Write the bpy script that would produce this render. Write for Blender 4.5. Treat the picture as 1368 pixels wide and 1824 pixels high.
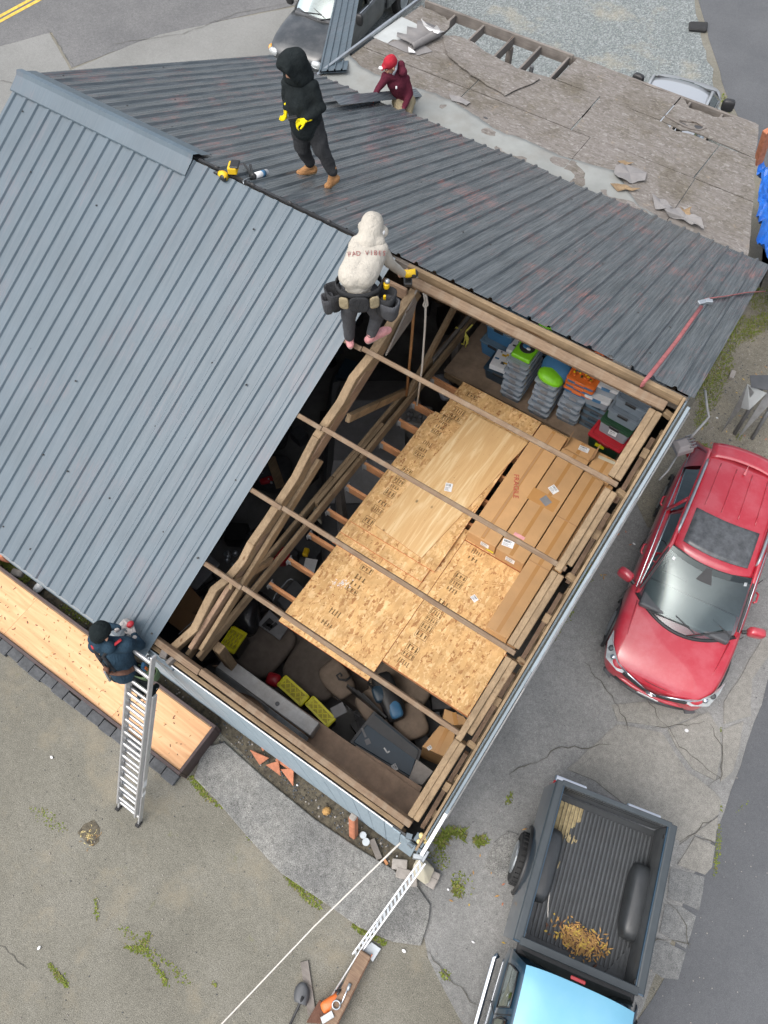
import bpy, bmesh, math, random
from mathutils import Vector, Matrix, noise
random.seed(11)
for o in list(bpy.data.objects): bpy.data.objects.remove(o)
SC = bpy.context.scene
COL = SC.collection
V = Vector
R = math.radians
# ------------------------------------------------------------------ camera
CF, CTH, CROLL, CYAW = 1317.851, .472, .024, .614
CPOS = V((-.079, -5.166, 12.0))
def cam_axes():
    c, s = math.cos(CYAW), math.sin(CYAW)
    r = V((c, s, 0)); fw = V((-s, c, 0))
    w = math.sin(CTH)*fw - math.cos(CTH)*V((0, 0, 1))
    d = -math.cos(CTH)*fw - math.sin(CTH)*V((0, 0, 1))
    cr, sr = math.cos(CROLL), math.sin(CROLL)
    return cr*r+sr*d, -sr*r+cr*d, w
AR, AD, AW = cam_axes()
cam = bpy.data.objects.new('camera', bpy.data.cameras.new('camera'))
COL.objects.link(cam)
cam.matrix_world = Matrix(((AR.x, -AD.x, -AW.x, CPOS.x), (AR.y, -AD.y, -AW.y, CPOS.y), (AR.z, -AD.z, -AW.z, CPOS.z), (0, 0, 0, 1)))
cam.data.sensor_fit = 'HORIZONTAL'; cam.data.sensor_width = 36
cam.data.lens = 36*CF/1368
cam.data.clip_start = .1; cam.data.clip_end = 600
SC.camera = cam
# ------------------------------------------------------------------ light
SUN_EL, SUN_AZ = 58, 205      # azimuth clockwise from +Y
world = bpy.data.worlds.new('World'); SC.world = world; world.use_nodes = True
nt = world.node_tree; bg = nt.nodes['Background']
sky = nt.nodes.new('ShaderNodeTexSky'); sky.sky_type = 'NISHITA'; sky.sun_disc = False
sky.sun_elevation = R(SUN_EL); sky.sun_rotation = R(SUN_AZ)
sky.air_density = 1.0; sky.dust_density = 4.0; sky.ozone_density = 1.0
hs = nt.nodes.new('ShaderNodeHueSaturation'); hs.inputs['Saturation'].default_value = .42
nt.links.new(sky.outputs[0], hs.inputs['Color']); nt.links.new(hs.outputs[0], bg.inputs[0])
bg.inputs[1].default_value = .15
sl = bpy.data.lights.new('sun', 'SUN'); sl.energy = .75; sl.angle = R(80); sl.color = (1, .97, .93)
sun = bpy.data.objects.new('sun', sl); COL.objects.link(sun)
sd = V((math.sin(R(SUN_AZ))*math.cos(R(SUN_EL)), math.cos(R(SUN_AZ))*math.cos(R(SUN_EL)), math.sin(R(SUN_EL))))
sun.rotation_euler = sd.to_track_quat('Z', 'Y').to_euler(); sun.location = sd*40
SC.view_settings.view_transform = 'Standard'; SC.view_settings.look = 'None'
SC.view_settings.exposure = .95; SC.view_settings.gamma = 1
SC.view_settings.use_curve_mapping = False
# ------------------------------------------------------------------ placing: a pixel of the photograph on a real plane
def ray(px, py):
    return (AR*((px-684)/CF) + AD*((py-912)/CF) + AW)
def at(px, py, z):
    d = ray(px, py); return CPOS + d*((z-CPOS.z)/d.z)
def on_plane(px, py, p, n):
    d = ray(px, py); return CPOS + d*((V(p)-CPOS).dot(V(n))/d.dot(V(n)))
FWH = V((-math.sin(CYAW), math.cos(CYAW), 0)); RTH = V((math.cos(CYAW), math.sin(CYAW), 0))
def bill(px, py, p, push=0):      # upright plane through p that faces the drone, pushed away by push
    return on_plane(px, py, V(p)+FWH*push, FWH)
ZR, SN, SF = 6.053, .557, .457
def zn(y): return ZR + SN*y          # near slope, y < 0
def zf(y): return ZR - SF*y          # far slope, y > 0
def near(px, py, off=0):
    return on_plane(px, py, (0, 0, ZR+off), (0, -SN, 1))
def far(px, py, off=0):
    return on_plane(px, py, (0, 0, ZR+off), (0, SF, 1))
# ------------------------------------------------------------------ mesh builder
class MB:
    def __init__(s): s.v = []; s.f = []; s.m = []
    def add(s, vs, fs, m=0):
        b = len(s.v); s.v += [V(p) for p in vs]
        for f in fs: s.f.append([b+i for i in f]); s.m.append(m)
        return s
    def box(s, c, d, rot=None, m=0):
        c = V(c); hx, hy, hz = d[0]/2, d[1]/2, d[2]/2
        vs = [V((x*hx, y*hy, z*hz)) for z in (-1, 1) for y in (-1, 1) for x in (-1, 1)]
        if rot is not None:
            M = rot if isinstance(rot, Matrix) else Matrix.Rotation(rot, 3, 'Z')
            vs = [M@p for p in vs]
        return s.add([p+c for p in vs], [(0, 2, 3, 1), (4, 5, 7, 6), (0, 1, 5, 4), (2, 6, 7, 3), (0, 4, 6, 2), (1, 3, 7, 5)], m)
    def beam(s, a, b, w, h, up=(0, 0, 1), m=0):
        a = V(a); b = V(b); t = (b-a).normalized(); x = V(up).cross(t)
        if x.length < 1e-5: x = V((1, 0, 0))
        x.normalize(); u = t.cross(x)
        vs = [p + x*(w/2*i) + u*(h/2*j) for p in (a, b) for j in (-1, 1) for i in (-1, 1)]
        return s.add(vs, [(0, 2, 3, 1), (4, 5, 7, 6), (0, 1, 5, 4), (2, 6, 7, 3), (0, 4, 6, 2), (1, 3, 7, 5)], m)
    def tube(s, pts, r, n=8, m=0, cap=True, flat=1):
        pts = [V(p) for p in pts]; k = len(pts)
        rs = r if isinstance(r, (list, tuple)) else [r]*k
        rings = []; prev = None
        for i, p in enumerate(pts):
            t = (pts[min(i+1, k-1)]-pts[max(i-1, 0)]).normalized()
            x = prev - t*prev.dot(t) if prev is not None else t.orthogonal()
            if x.length < 1e-4: x = t.orthogonal()
            x.normalize(); prev = x; y = t.cross(x)
            rings.append([p + (x*math.cos(q)+y*math.sin(q)*flat)*rs[i] for q in [2*math.pi*j/n for j in range(n)]])
        return s.loft(rings, m, cap)
    def loft(s, rings, m=0, cap=True):
        n = len(rings[0]); vs = [p for rg in rings for p in rg]; fs = []
        for i in range(len(rings)-1):
            for j in range(n):
                k = (j+1) % n; fs.append((i*n+j, i*n+k, (i+1)*n+k, (i+1)*n+j))
        if cap:
            fs.append(tuple(range(n-1, -1, -1))); fs.append(tuple((len(rings)-1)*n+j for j in range(n)))
        return s.add(vs, fs, m)
    def prism(s, poly, z0, z1, m=0, ms=None, T=None):
        n = len(poly); a = sum(poly[i][0]*poly[(i+1) % n][1]-poly[(i+1) % n][0]*poly[i][1] for i in range(n))
        if a < 0: poly = poly[::-1]
        vs = [V((p[0], p[1], z0)) for p in poly]+[V((p[0], p[1], z1)) for p in poly]
        if T: vs = [T@p for p in vs]
        s.add(vs, [tuple(range(n-1, -1, -1)), tuple(range(n, 2*n))], m)
        b = len(s.v)-2*n
        for i in range(n):
            j = (i+1) % n; s.f.append([b+i, b+j, b+n+j, b+n+i]); s.m.append(m if ms is None else ms)
        return s
    def grid(s, fn, nu, nv, m=0):
        vs = [V(fn(i/nu, j/nv)) for j in range(nv+1) for i in range(nu+1)]
        return s.add(vs, [(j*(nu+1)+i, j*(nu+1)+i+1, (j+1)*(nu+1)+i+1, (j+1)*(nu+1)+i) for j in range(nv) for i in range(nu)], m)
    def ball(s, c, r, n=10, m=0, rot=None):
        c = V(c); r = (r, r, r) if not isinstance(r, (tuple, list)) else r; k = n//2
        def P(i, j):
            th = math.pi*i/k; ph = 2*math.pi*j/n
            p = V((r[0]*math.sin(th)*math.cos(ph), r[1]*math.sin(th)*math.sin(ph), r[2]*math.cos(th)))
            return c+(rot@p if rot else p)
        vs = [P(0, 0)]+[P(i, j) for i in range(1, k) for j in range(n)]+[P(k, 0)]; fs = []
        for j in range(n): fs.append((0, 1+j, 1+(j+1) % n))
        for i in range(k-2):
            for j in range(n): fs.append((1+i*n+j, 1+(i+1)*n+j, 1+(i+1)*n+(j+1) % n, 1+i*n+(j+1) % n))
        L = len(vs)-1; b = 1+(k-2)*n
        for j in range(n): fs.append((L, b+(j+1) % n, b+j))
        return s.add(vs, fs, m)
    def lathe(s, prof, c=(0, 0, 0), n=16, m=0, rot=None):
        rings = []
        for r, z in prof:
            rings.append([V(c)+((rot or Matrix.Identity(3))@V((r*math.cos(2*math.pi*j/n), r*math.sin(2*math.pi*j/n), z))) for j in range(n)])
        return s.loft(rings, m, True)
    def rough(s, amp, seed=0):
        for i, p in enumerate(s.v): s.v[i] = p+noise.noise_vector(p*3+V((seed, 0, 0)))*amp
        return s
def wm(o):
    M = o.matrix_basis.copy(); p = o.parent
    while p: M = p.matrix_basis@M; p = p.parent
    return M
def obj(name, mb, mats, parent=None, label=None, cat=None, group=None, kind=None, smooth=False, bevel=0, sub=0, local=False, seg=1, solid=0, recalc=False):
    me = bpy.data.meshes.new(name)
    vs = mb.v
    if parent is not None and not local:
        inv = wm(parent).inverted(); vs = [inv@p for p in vs]
    org = None
    if parent is None and not local:      # origin at the base of the thing
        lo = V([min(p[i] for p in vs) for i in range(3)]); hi = V([max(p[i] for p in vs) for i in range(3)])
        org = V(((lo.x+hi.x)/2, (lo.y+hi.y)/2, lo.z)); vs = [p-org for p in vs]
    me.from_pydata([tuple(p) for p in vs], [], mb.f)
    for x in (mats if isinstance(mats, (list, tuple)) else [mats]): me.materials.append(x)
    for p, k in zip(me.polygons, mb.m): p.material_index = k; p.use_smooth = bool(smooth)
    if recalc:
        bm = bmesh.new(); bm.from_mesh(me); bmesh.ops.recalc_face_normals(bm, faces=bm.faces); bm.to_mesh(me); bm.free()
    me.update()
    o = bpy.data.objects.new(name, me); COL.objects.link(o)
    if org is not None: o.location = org
    if parent is not None: o.parent = parent
    if solid:
        md = o.modifiers.new('s', 'SOLIDIFY'); md.thickness = solid; md.offset = -1
    if bevel:
        md = o.modifiers.new('b', 'BEVEL'); md.width = bevel; md.segments = seg; md.limit_method = 'ANGLE'; md.angle_limit = R(35)
    if sub:
        md = o.modifiers.new('u', 'SUBSURF'); md.levels = sub; md.render_levels = sub
    tag(o, label, cat, group, kind)
    return o
def tag(o, label=None, cat=None, group=None, kind=None):
    if label: o['label'] = label
    if cat: o['category'] = cat
    if group: o['group'] = group
    if kind: o['kind'] = kind
    return o
def thing(name, label, cat, loc=(0, 0, 0), rz=0, group=None):
    o = bpy.data.objects.new(name, None); COL.objects.link(o)
    o.location = loc; o.rotation_euler = (0, 0, rz); o.empty_display_size = .1
    return tag(o, label, cat, group)
def copy_tree(o, parent=None):
    c = o.copy(); COL.objects.link(c)
    if parent is not None: c.parent = parent
    for ch in list(o.children): copy_tree(ch, c)
    return c
def text(name, body, size, M, material, parent, extrude=.001, shear=0, bend=0):
    cu = bpy.data.curves.new(name, 'FONT'); cu.body = body; cu.size = size; cu.extrude = extrude; cu.align_x = 'CENTER'; cu.align_y = 'CENTER'; cu.shear = shear
    cu.materials.append(material)
    t = bpy.data.objects.new(name, cu); COL.objects.link(t)
    dg = bpy.context.evaluated_depsgraph_get()
    me = bpy.data.meshes.new_from_object(t.evaluated_get(dg)); bpy.data.objects.remove(t)
    for v in me.vertices:
        p = v.co.copy()
        if bend: p.y -= bend*p.x*p.x
        v.co = wm(parent).inverted()@(M@p) if parent else M@p
    o = bpy.data.objects.new(name, me); COL.objects.link(o); o.parent = parent
    return o
def frame_m(o, x, y):
    x = V(x).normalized(); z = x.cross(V(y)).normalized(); y = z.cross(x)
    return Matrix(((x.x, y.x, z.x, o[0]), (x.y, y.y, z.y, o[1]), (x.z, y.z, z.z, o[2]), (0, 0, 0, 1)))
# ------------------------------------------------------------------ materials
def N(t, k, **kw):
    n = t.nodes.new(k)
    for a, b in kw.items(): setattr(n, a, b)
    return n
class NT:
    def __init__(s, name):
        s.mat = bpy.data.materials.new(name); s.mat.use_nodes = True
        s.t = s.mat.node_tree; s.b = s.t.nodes['Principled BSDF']; s.co = None
    def L(s, a, b): s.t.links.new(a, b)
    def coords(s, scale=(1, 1, 1), rot=(0, 0, 0), jitter=True, world=False):
        tc = N(s.t, 'ShaderNodeTexCoord'); mp = N(s.t, 'ShaderNodeMapping')
        if world:
            g = N(s.t, 'ShaderNodeNewGeometry'); s.L(g.outputs['Position'], mp.inputs[0])
        else: s.L(tc.outputs['Object'], mp.inputs[0])
        mp.inputs['Scale'].default_value = scale; mp.inputs['Rotation'].default_value = rot
        if jitter and not world:
            oi = N(s.t, 'ShaderNodeObjectInfo'); mu = N(s.t, 'ShaderNodeMath', operation='MULTIPLY'); mu.inputs[1].default_value = 37
            s.L(oi.outputs['Random'], mu.inputs[0]); s.L(mu.outputs[0], mp.inputs['Location'])
        return mp.outputs[0]
    def noise(s, co, scale, detail=4, rough=.6, dist=0):
        n = N(s.t, 'ShaderNodeTexNoise'); n.inputs['Scale'].default_value = scale; n.inputs['Detail'].default_value = detail
        n.inputs['Roughness'].default_value = rough; n.inputs['Distortion'].default_value = dist
        s.L(co, n.inputs['Vector']); return n.outputs['Fac']
    def voro(s, co, scale, out='Color', feat='F1', rnd=1):
        n = N(s.t, 'ShaderNodeTexVoronoi', feature=feat); n.inputs['Scale'].default_value = scale; n.inputs['Randomness'].default_value = rnd
        s.L(co, n.inputs['Vector']); return n.outputs[out]
    def ramp(s, fac, stops, const=False):
        n = N(s.t, 'ShaderNodeValToRGB'); e = n.color_ramp.elements
        if const: n.color_ramp.interpolation = 'CONSTANT'
        while len(e) < len(stops): e.new(.5)
        for el, (p, c) in zip(e, stops):
            el.position = p; el.color = (c, c, c, 1) if not isinstance(c, (tuple, list)) else (*c, 1)
        s.L(fac, n.inputs[0]); return n.outputs[0]
    def mix(s, fac, a, b, mode='MIX'):
        n = N(s.t, 'ShaderNodeMix', data_type='RGBA', blend_type=mode)
        for sock, x in ((n.inputs['Factor'], fac), (n.inputs[6], a), (n.inputs[7], b)):
            if isinstance(x, (int, float)): sock.default_value = x
            elif isinstance(x, (tuple, list)): sock.default_value = (*x, 1)
            else: s.L(x, sock)
        return n.outputs[2]
    def bump(s, h, strength, dist=.01):
        n = N(s.t, 'ShaderNodeBump'); n.inputs['Strength'].default_value = strength; n.inputs['Distance'].default_value = dist
        s.L(h, n.inputs['Height']); s.L(n.outputs[0], s.b.inputs['Normal'])
    def out(s, col, rough=.6, metal=0, spec=.5, coat=0):
        b = s.b
        if isinstance(col, (tuple, list)): b.inputs['Base Color'].default_value = (*col, 1)
        else: s.L(col, b.inputs['Base Color'])
        if isinstance(rough, (int, float)): b.inputs['Roughness'].default_value = rough
        else: s.L(rough, b.inputs['Roughness'])
        b.inputs['Metallic'].default_value = metal; b.inputs['Specular IOR Level'].default_value = spec
        b.inputs['Coat Weight'].default_value = coat; b.inputs['Coat Roughness'].default_value = .08
        return s.mat
def plain(name, c, rough=.6, metal=0, var=.18, scale=6, stretch=(1, 1, 1), bump=.15, bscale=60, spec=.5, coat=0, grime=0, dark=None):
    t = NT(name); co = t.coords(stretch)
    f = t.noise(co, scale, 5, .65)
    c2 = tuple(x*(1-var) for x in c) if dark is None else dark; c1 = tuple(min(1, x*(1+var*.7)) for x in c)
    col = t.ramp(f, [(.3, c2), (.7, c1)])
    oi = N(t.t, 'ShaderNodeObjectInfo'); col = t.mix(1, col, t.ramp(oi.outputs['Random'], [(0, .9), (1, 1.09)]), 'MULTIPLY')
    if grime:
        g = t.ramp(t.noise(t.coords((1, 1, 1)), 2.2, 6, .7), [(.45, 0), (.75, grime)])
        col = t.mix(g, col, (.16, .13, .1))
    if bump: t.bump(t.noise(co, bscale, 3), bump, .006)
    return t.out(col, rough, metal, spec, coat)
def wood(name, c1, c2, axis='X', rough=.75, scale=1.0, knots=True):
    t = NT(name); k = {'X': (1.2, 16, 16), 'Y': (16, 1.2, 16), 'Z': (16, 16, 1.2)}[axis]
    co = t.coords(tuple(q*scale for q in k)); f = t.noise(co, 2.0, 6, .7, 1.2)
    col = t.ramp(f, [(.25, c2), (.5, tuple((a+b)/2 for a, b in zip(c1, c2))), (.75, c1)])
    big = t.ramp(t.noise(t.coords((1, 1, 1)), 3.1, 5), [(.35, .72), (.65, 1.08)])
    col = t.mix(1, col, big, 'MULTIPLY')
    if knots:
        d = t.ramp(t.voro(t.coords(tuple(q*.25*scale for q in k)), 1.6, 'Distance'), [(.04, 0), (.12, 1)])
        col = t.mix(1, col, t.mix(d, (.45, .33, .25), (1, 1, 1)), 'MULTIPLY')
    t.bump(f, .25, .004)
    return t.out(col, rough, 0, .3)
# ------------------------------------------------------------------ named materials
def osb(name, tones, fl=26, edge=None):
    t = NT(name); base = t.coords((1, 1, 1))
    wob = t.noise(base, 5, 2)
    lay = []
    for k, (rot, sx, sy) in enumerate(((.3, 1, .28), (1.25, 1, .25), (2.2, 1, .3), (2.9, 1, .22))):
        co = t.coords((sx*1.0, sy*1.0, .05), (0, 0, rot))
        lay.append(t.voro(co, fl*(1+.15*k), 'Color'))
    m1 = t.ramp(t.noise(base, 17, 3), [(.46, 0), (.5, 1)]); m2 = t.ramp(t.noise(base, 13, 3, .5, .4), [(.47, 0), (.51, 1)])
    c = t.mix(m2, t.mix(m1, lay[0], lay[1]), t.mix(m1, lay[2], lay[3]))
    bw = N(t.t, 'ShaderNodeRGBToBW'); t.L(c, bw.inputs[0])
    n = len(tones); col = t.ramp(bw.outputs[0], [(.12+.72*i/(n-1), x) for i, x in enumerate(tones)])
    col = t.mix(1, col, t.ramp(wob, [(.3, .82), (.7, 1.1)]), 'MULTIPLY')
    t.bump(bw.outputs[0], .3, .003)
    return t.out(col, .75, 0, .25)
M = {}
M['osb'] = osb('osb_fresh', [(.33, .155, .06), (.52, .31, .13), (.565, .35, .15), (.60, .375, .165), (.70, .48, .25)], 21)
def osb_old():
    t = NT('osb_weathered'); co = t.coords((1, 1, 1), jitter=False, world=True)
    lay = []
    for rot, sx, sy in ((-.35, .2, 1), (.15, .25, 1), (-.8, .3, 1)):
        g = N(t.t, 'ShaderNodeMapping'); g.inputs['Scale'].default_value = (sx, sy, .05); g.inputs['Rotation'].default_value = (0, 0, rot); t.L(co, g.inputs[0])
        lay.append(t.voro(g.outputs[0], 42, 'Color'))
    m1 = t.ramp(t.noise(co, 23, 3), [(.45, 0), (.5, 1)]); m2 = t.ramp(t.noise(co, 7, 3), [(.5, 0), (.55, 1)])
    bw = N(t.t, 'ShaderNodeRGBToBW'); t.L(t.mix(m2, t.mix(m1, lay[0], lay[1]), lay[2]), bw.inputs[0])
    col = t.ramp(bw.outputs[0], [(.1, (.128, .118, .108)), (.4, (.165, .152, .14)), (.7, (.188, .175, .163)), (.92, (.26, .25, .24))])
    mott = t.ramp(t.noise(co, 1.3, 6, .7), [(.3, (.66, .62, .52)), (.5, (1, .98, .95)), (.72, (1.12, 1.1, 1.1))])
    col = t.mix(1, col, mott, 'MULTIPLY')
    moss = t.ramp(t.noise(co, 2.1, 7, .75), [(.58, 0), (.76, .5)]); col = t.mix(moss, col, (.145, .125, .075))
    tan = t.ramp(t.noise(co, 4.4, 5, .7), [(.63, 0), (.75, .5)]); col = t.mix(tan, col, (.36, .27, .17))
    t.bump(t.noise(co, 45, 4), .5, .006)
    return t.out(col, .9, 0, .2)
M['osb_old'] = osb_old()
def roof(name, dust, base, rough):
    t = NT(name); co = t.coords((1, 1, 1), jitter=False, world=True)
    f = t.noise(co, 1.5, 5, .6); col = t.ramp(f, [(.3, tuple(x*.9 for x in base)), (.7, tuple(x*1.1 for x in base))])
    g = N(t.t, 'ShaderNodeMapping'); g.inputs['Scale'].default_value = (22, .6, 1); t.L(co, g.inputs[0])
    s = t.ramp(t.noise(g.outputs[0], 2.2, 6, .7), [(.42, 0), (.72, .42*dust)])
    col = t.mix(s, col, (.30, .32, .33))
    s2 = t.noise(g.outputs[0], 3.7, 5, .75); blot = t.noise(co, 1.1, 4, .7)
    mm = N(t.t, 'ShaderNodeMath', operation='MULTIPLY'); t.L(s2, mm.inputs[0]); t.L(blot, mm.inputs[1])
    s3 = t.ramp(mm.outputs[0], [(.29, 0), (.45, .5*dust)]); col = t.mix(s3, col, (.52, .17, .13))
    rr = t.ramp(t.noise(g.outputs[0], 1.4, 5, .7), [(.3, rough*.75), (.7, rough*1.3)])
    t.bump(t.noise(co, 9, 3), .05, .01)
    return t.out(col, rr, 0, .5, .12)
M['roof_near'] = roof('roof_steel_clean', .20, (.068, .098, .121), .42)
M['roof_far'] = roof('roof_steel_dusty', 1.0, (.056, .070, .080), .26)  # same paint as the near slope, its dimmer reflection put into a darker base
M['trim'] = plain('painted_steel_trim', (.135, .17, .195), .35, .2, .12, 5, bump=.05)
M['galv'] = plain('galvanised_steel', (.42, .45, .47), .35, .7, .15, 9, bump=.06)
M['dull_galv'] = plain('dull_galvanised', (.36, .36, .35), .6, .3, .22, 6, bump=.1, grime=.5)
M['alu'] = plain('aluminium', (.58, .58, .58), .38, .6, .12, 12, bump=.05)
M['chrome'] = plain('chrome', (.75, .76, .78), .08, 1, .03, bump=0)
for ax in 'XYZ':
    M['wold'+ax] = wood('old_timber_'+ax.lower(), (.31, .225, .135), (.165, .11, .062), ax)
    M['wnew'+ax] = wood('fir_joist_'+ax.lower(), (.55, .27, .125), (.40, .17, .07), ax)
    M['wraft'+ax] = wood('rafter_timber_'+ax.lower(), (.34, .235, .15), (.17, .10, .07), ax)
    M['wgrey'+ax] = wood('grey_timber_'+ax.lower(), (.25, .225, .20), (.15, .13, .115), ax)
def lath(name):
    t = NT(name); co = t.coords((1.5, 18, 18)); f = t.noise(co, 2, 6, .7, 1)
    col = t.ramp(f, [(.3, (.12, .078, .05)), (.6, (.20, .138, .088)), (.8, (.30, .215, .14))])
    g = t.noise(t.coords((1, .2, .2)), 9, 3); band = t.ramp(g, [(.50, 0), (.62, .4)])
    col = t.mix(band, col, (.225, .18, .13)); t.bump(f, .3, .004)
    return t.out(col, .8, 0, .3)
M['purlin'] = lath('purlin_timber')
def siding():
    t = NT('blue_grey_siding'); co = t.coords((7, 7, .8)); f = t.noise(co, 3, 5)
    col = t.ramp(f, [(.3, (.235, .30, .345)), (.7, (.30, .37, .415))])
    g = t.ramp(t.noise(t.coords((1, 1, 1)), 7, 6, .75), [(.66, 0), (.74, .7)]); col = t.mix(g, col, (.5, .53, .54))
    t.bump(f, .15, .003); return t.out(col, .6, 0, .35)
M['siding'] = siding()
def ply(name, c1, c2, c3):
    t = NT(name); co = t.coords((7, .55, 1), (0, 0, -.07)); f = t.noise(co, 1.6, 5, .55, 1.6)
    col = t.ramp(f, [(.2, c2), (.5, c1), (.72, c3)])
    d = t.ramp(t.voro(t.coords((2.6, 1.8, .1)), 1.5, 'Distance'), [(.03, .35), (.09, 1)]); col = t.mix(1, col, d, 'MULTIPLY')
    s = t.ramp(t.noise(t.coords((1, 1, 1)), 46, 2), [(.71, 1), (.74, .35)]); col = t.mix(1, col, s, 'MULTIPLY')
    t.bump(f, .08, .002); return t.out(col, .7, 0, .25)
M['ply'] = ply('plywood_pine', (.60, .39, .185), (.52, .31, .13), (.74, .58, .34))
def ply_bench():
    t = NT('plywood_fir'); co = t.coords((.5, 6, 1)); f = t.noise(co, 1.5, 5, .55, 1.8)
    col = t.ramp(f, [(.2, (.56, .29, .14)), (.5, (.68, .385, .20)), (.75, (.76, .50, .28))])
    s = t.ramp(t.noise(t.coords((1, 1, 1)), 34, 3, .7), [(.66, 1), (.71, .3)]); col = t.mix(1, col, s, 'MULTIPLY')
    return t.out(col, .7, 0, .25)
M['ply_bench'] = ply_bench()
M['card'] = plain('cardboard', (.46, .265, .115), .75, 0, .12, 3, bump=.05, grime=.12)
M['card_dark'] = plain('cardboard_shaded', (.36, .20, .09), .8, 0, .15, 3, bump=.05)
M['tape'] = plain('packing_tape', (.42, .22, .08), .25, 0, .05, bump=0)
M['white'] = plain('white_paper', (.72, .72, .72), .6, 0, .08, 30, bump=0)
M['ink'] = plain('black_ink', (.03, .03, .03), .6, 0, .1, bump=0)
M['stamp'] = plain('dark_stamp', (.15, .085, .03), .8, 0, .3, 30, bump=0)
M['red_ink'] = plain('red_ink', (.42, .07, .05), .7, 0, .2, 30, bump=0)
M['red_edge'] = plain('red_sheet_edge', (.52, .13, .04), .7, 0, .2, 20, bump=0)
M['membrane'] = plain('grey_membrane', (.27, .28, .265), .8, 0, .16, 1.6, bump=.25, bscale=18, grime=.35)
M['membrane_white'] = plain('white_membrane', (.42, .44, .43), .7, 0, .12, 2, bump=.1, grime=.2)
M['felt'] = plain('roofing_felt', (.21, .20, .195), .9, 0, .18, 4, bump=.2)
M['soil'] = plain('dark_soil', (.105, .09, .062), .95, 0, .5, 14, bump=.9, bscale=40, dark=(.035, .03, .022))
M['moss'] = plain('moss', (.15, .19, .026), .95, 0, .4, 20, bump=.3)
M['moss_dry'] = plain('dry_moss', (.19, .17, .06), .95, 0, .4, 20, bump=.3)
M['leaf'] = plain('green_leaf', (.13, .22, .03), .6, 0, .35, 20, bump=0)
M['leaf_dry'] = plain('dry_leaf', (.42, .24, .08), .8, 0, .5, 8, bump=0)
M['leaf_yellow'] = plain('yellow_leaf', (.52, .36, .07), .8, 0, .4, 8, bump=0)
M['paver'] = plain('charcoal_paver', (.085, .09, .095), .85, 0, .35, 12, bump=.7, bscale=35)
M['paver_pale'] = plain('pale_paver', (.33, .30, .27), .9, 0, .2, 12, bump=.4)
M['brick_red'] = plain('terracotta', (.42, .16, .085), .85, 0, .25, 12, bump=.3)
M['planter'] = plain('brown_planter_board', (.062, .04, .038), .6, 0, .25, 8, bump=.1)
M['black'] = plain('black_plastic', (.024, .024, .025), .45, 0, .25, bump=.05)
M['rubber'] = plain('rubber', (.022, .022, .022), .8, 0, .3, bump=.2)
M['dark'] = plain('dark_clutter', (.055, .055, .058), .7, 0, .4, bump=.1)
M['dark_grey'] = plain('dark_grey_plastic', (.075, .078, .082), .5, 0, .2, bump=.05)
M['grey'] = plain('grey_plastic', (.2, .2, .205), .5, 0, .2, bump=.05)
M['rail'] = plain('bed_rail_cap', (.042, .052, .058), .4, 0, .12, bump=.05)
M['liner'] = plain('bed_liner', (.058, .064, .068), .45, 0, .25, 5, bump=.1, grime=.12)
M['yellow'] = plain('yellow_plastic', (.80, .74, .015), .4, 0, .08, bump=0)
M['toolyellow'] = plain('tool_yellow', (.75, .47, .01), .4, 0, .08, bump=0)
M['orange'] = plain('orange_plastic', (.70, .16, .03), .4, 0, .1, bump=0)
M['redp'] = plain('red_plastic', (.42, .02, .03), .4, 0, .1, bump=0)
M['greenp'] = plain('lime_plastic', (.22, .60, .02), .45, 0, .1, bump=0)
M['dkgreen'] = plain('dark_green_plastic', (.02, .06, .03), .45, 0, .1, bump=0)
M['bluep'] = plain('blue_plastic', (.05, .16, .30), .45, 0, .12, bump=0)
M['navyp'] = plain('navy_plastic', (.025, .05, .075), .4, 0, .15, bump=0)
M['tarp'] = plain('blue_tarp', (.015, .16, .62), .35, 0, .35, 5, bump=.5, bscale=12)
M['couch'] = plain('brown_upholstery', (.14, .115, .095), .9, 0, .2, 8, bump=.3)
M['couch2'] = plain('tan_upholstery', (.24, .185, .14), .9, 0, .2, 8, bump=.3)
M['bag'] = plain('black_bag_film', (.02, .02, .022), .25, 0, .4, 6, bump=.9, bscale=9)
M['strap'] = plain('pink_strap', (.32, .10, .10), .8, 0, .3, 12, bump=.1)
M['rope'] = plain('pale_rope', (.55, .52, .47), .85, 0, .15, 40, bump=.3)
M['yrope'] = plain('yellow_rope', (.62, .55, .10), .8, 0, .15, 40, bump=.3)
M['beige'] = plain('beige_plastic', (.56, .52, .40), .45, 0, .12, 4, bump=.05, grime=.25)
M['silt'] = plain('dry_silt', (.36, .29, .16), .95, 0, .4, 14, bump=.3)
M['foam'] = plain('yellow_foam', (.80, .66, .30), .8, 0, .3, 25, bump=.8)
M['dustwood'] = plain('dusty_board', (.26, .18, .125), .9, 0, .3, 5, bump=.2, grime=.4)
M['deck'] = plain('dusty_deck', (.27, .195, .135), .9, 0, .3, 4, bump=.15)
M['tiledirt'] = plain('garage_floor', (.15, .147, .14), .8, 0, .35, 2, bump=.15)
def clear(name, tint, fac, rough=.12):
    t = NT(name); tr = N(t.t, 'ShaderNodeBsdfTransparent'); tr.inputs[0].default_value = (*tint, 1)
    t.out(tint, rough, 0, .5); mx = N(t.t, 'ShaderNodeMixShader'); mx.inputs[0].default_value = fac
    t.L(tr.outputs[0], mx.inputs[1]); t.L(t.b.outputs[0], mx.inputs[2])
    t.L(mx.outputs[0], t.t.nodes['Material Output'].inputs[0]); return t.mat
M['clearbin'] = clear('clear_plastic', (.55, .63, .70), .32, .15)
M['cloudbin'] = clear('cloudy_plastic', (.60, .65, .70), .42, .18)
M['bluebin'] = clear('blue_tinted_plastic', (.22, .33, .42), .65, .25)
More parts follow.
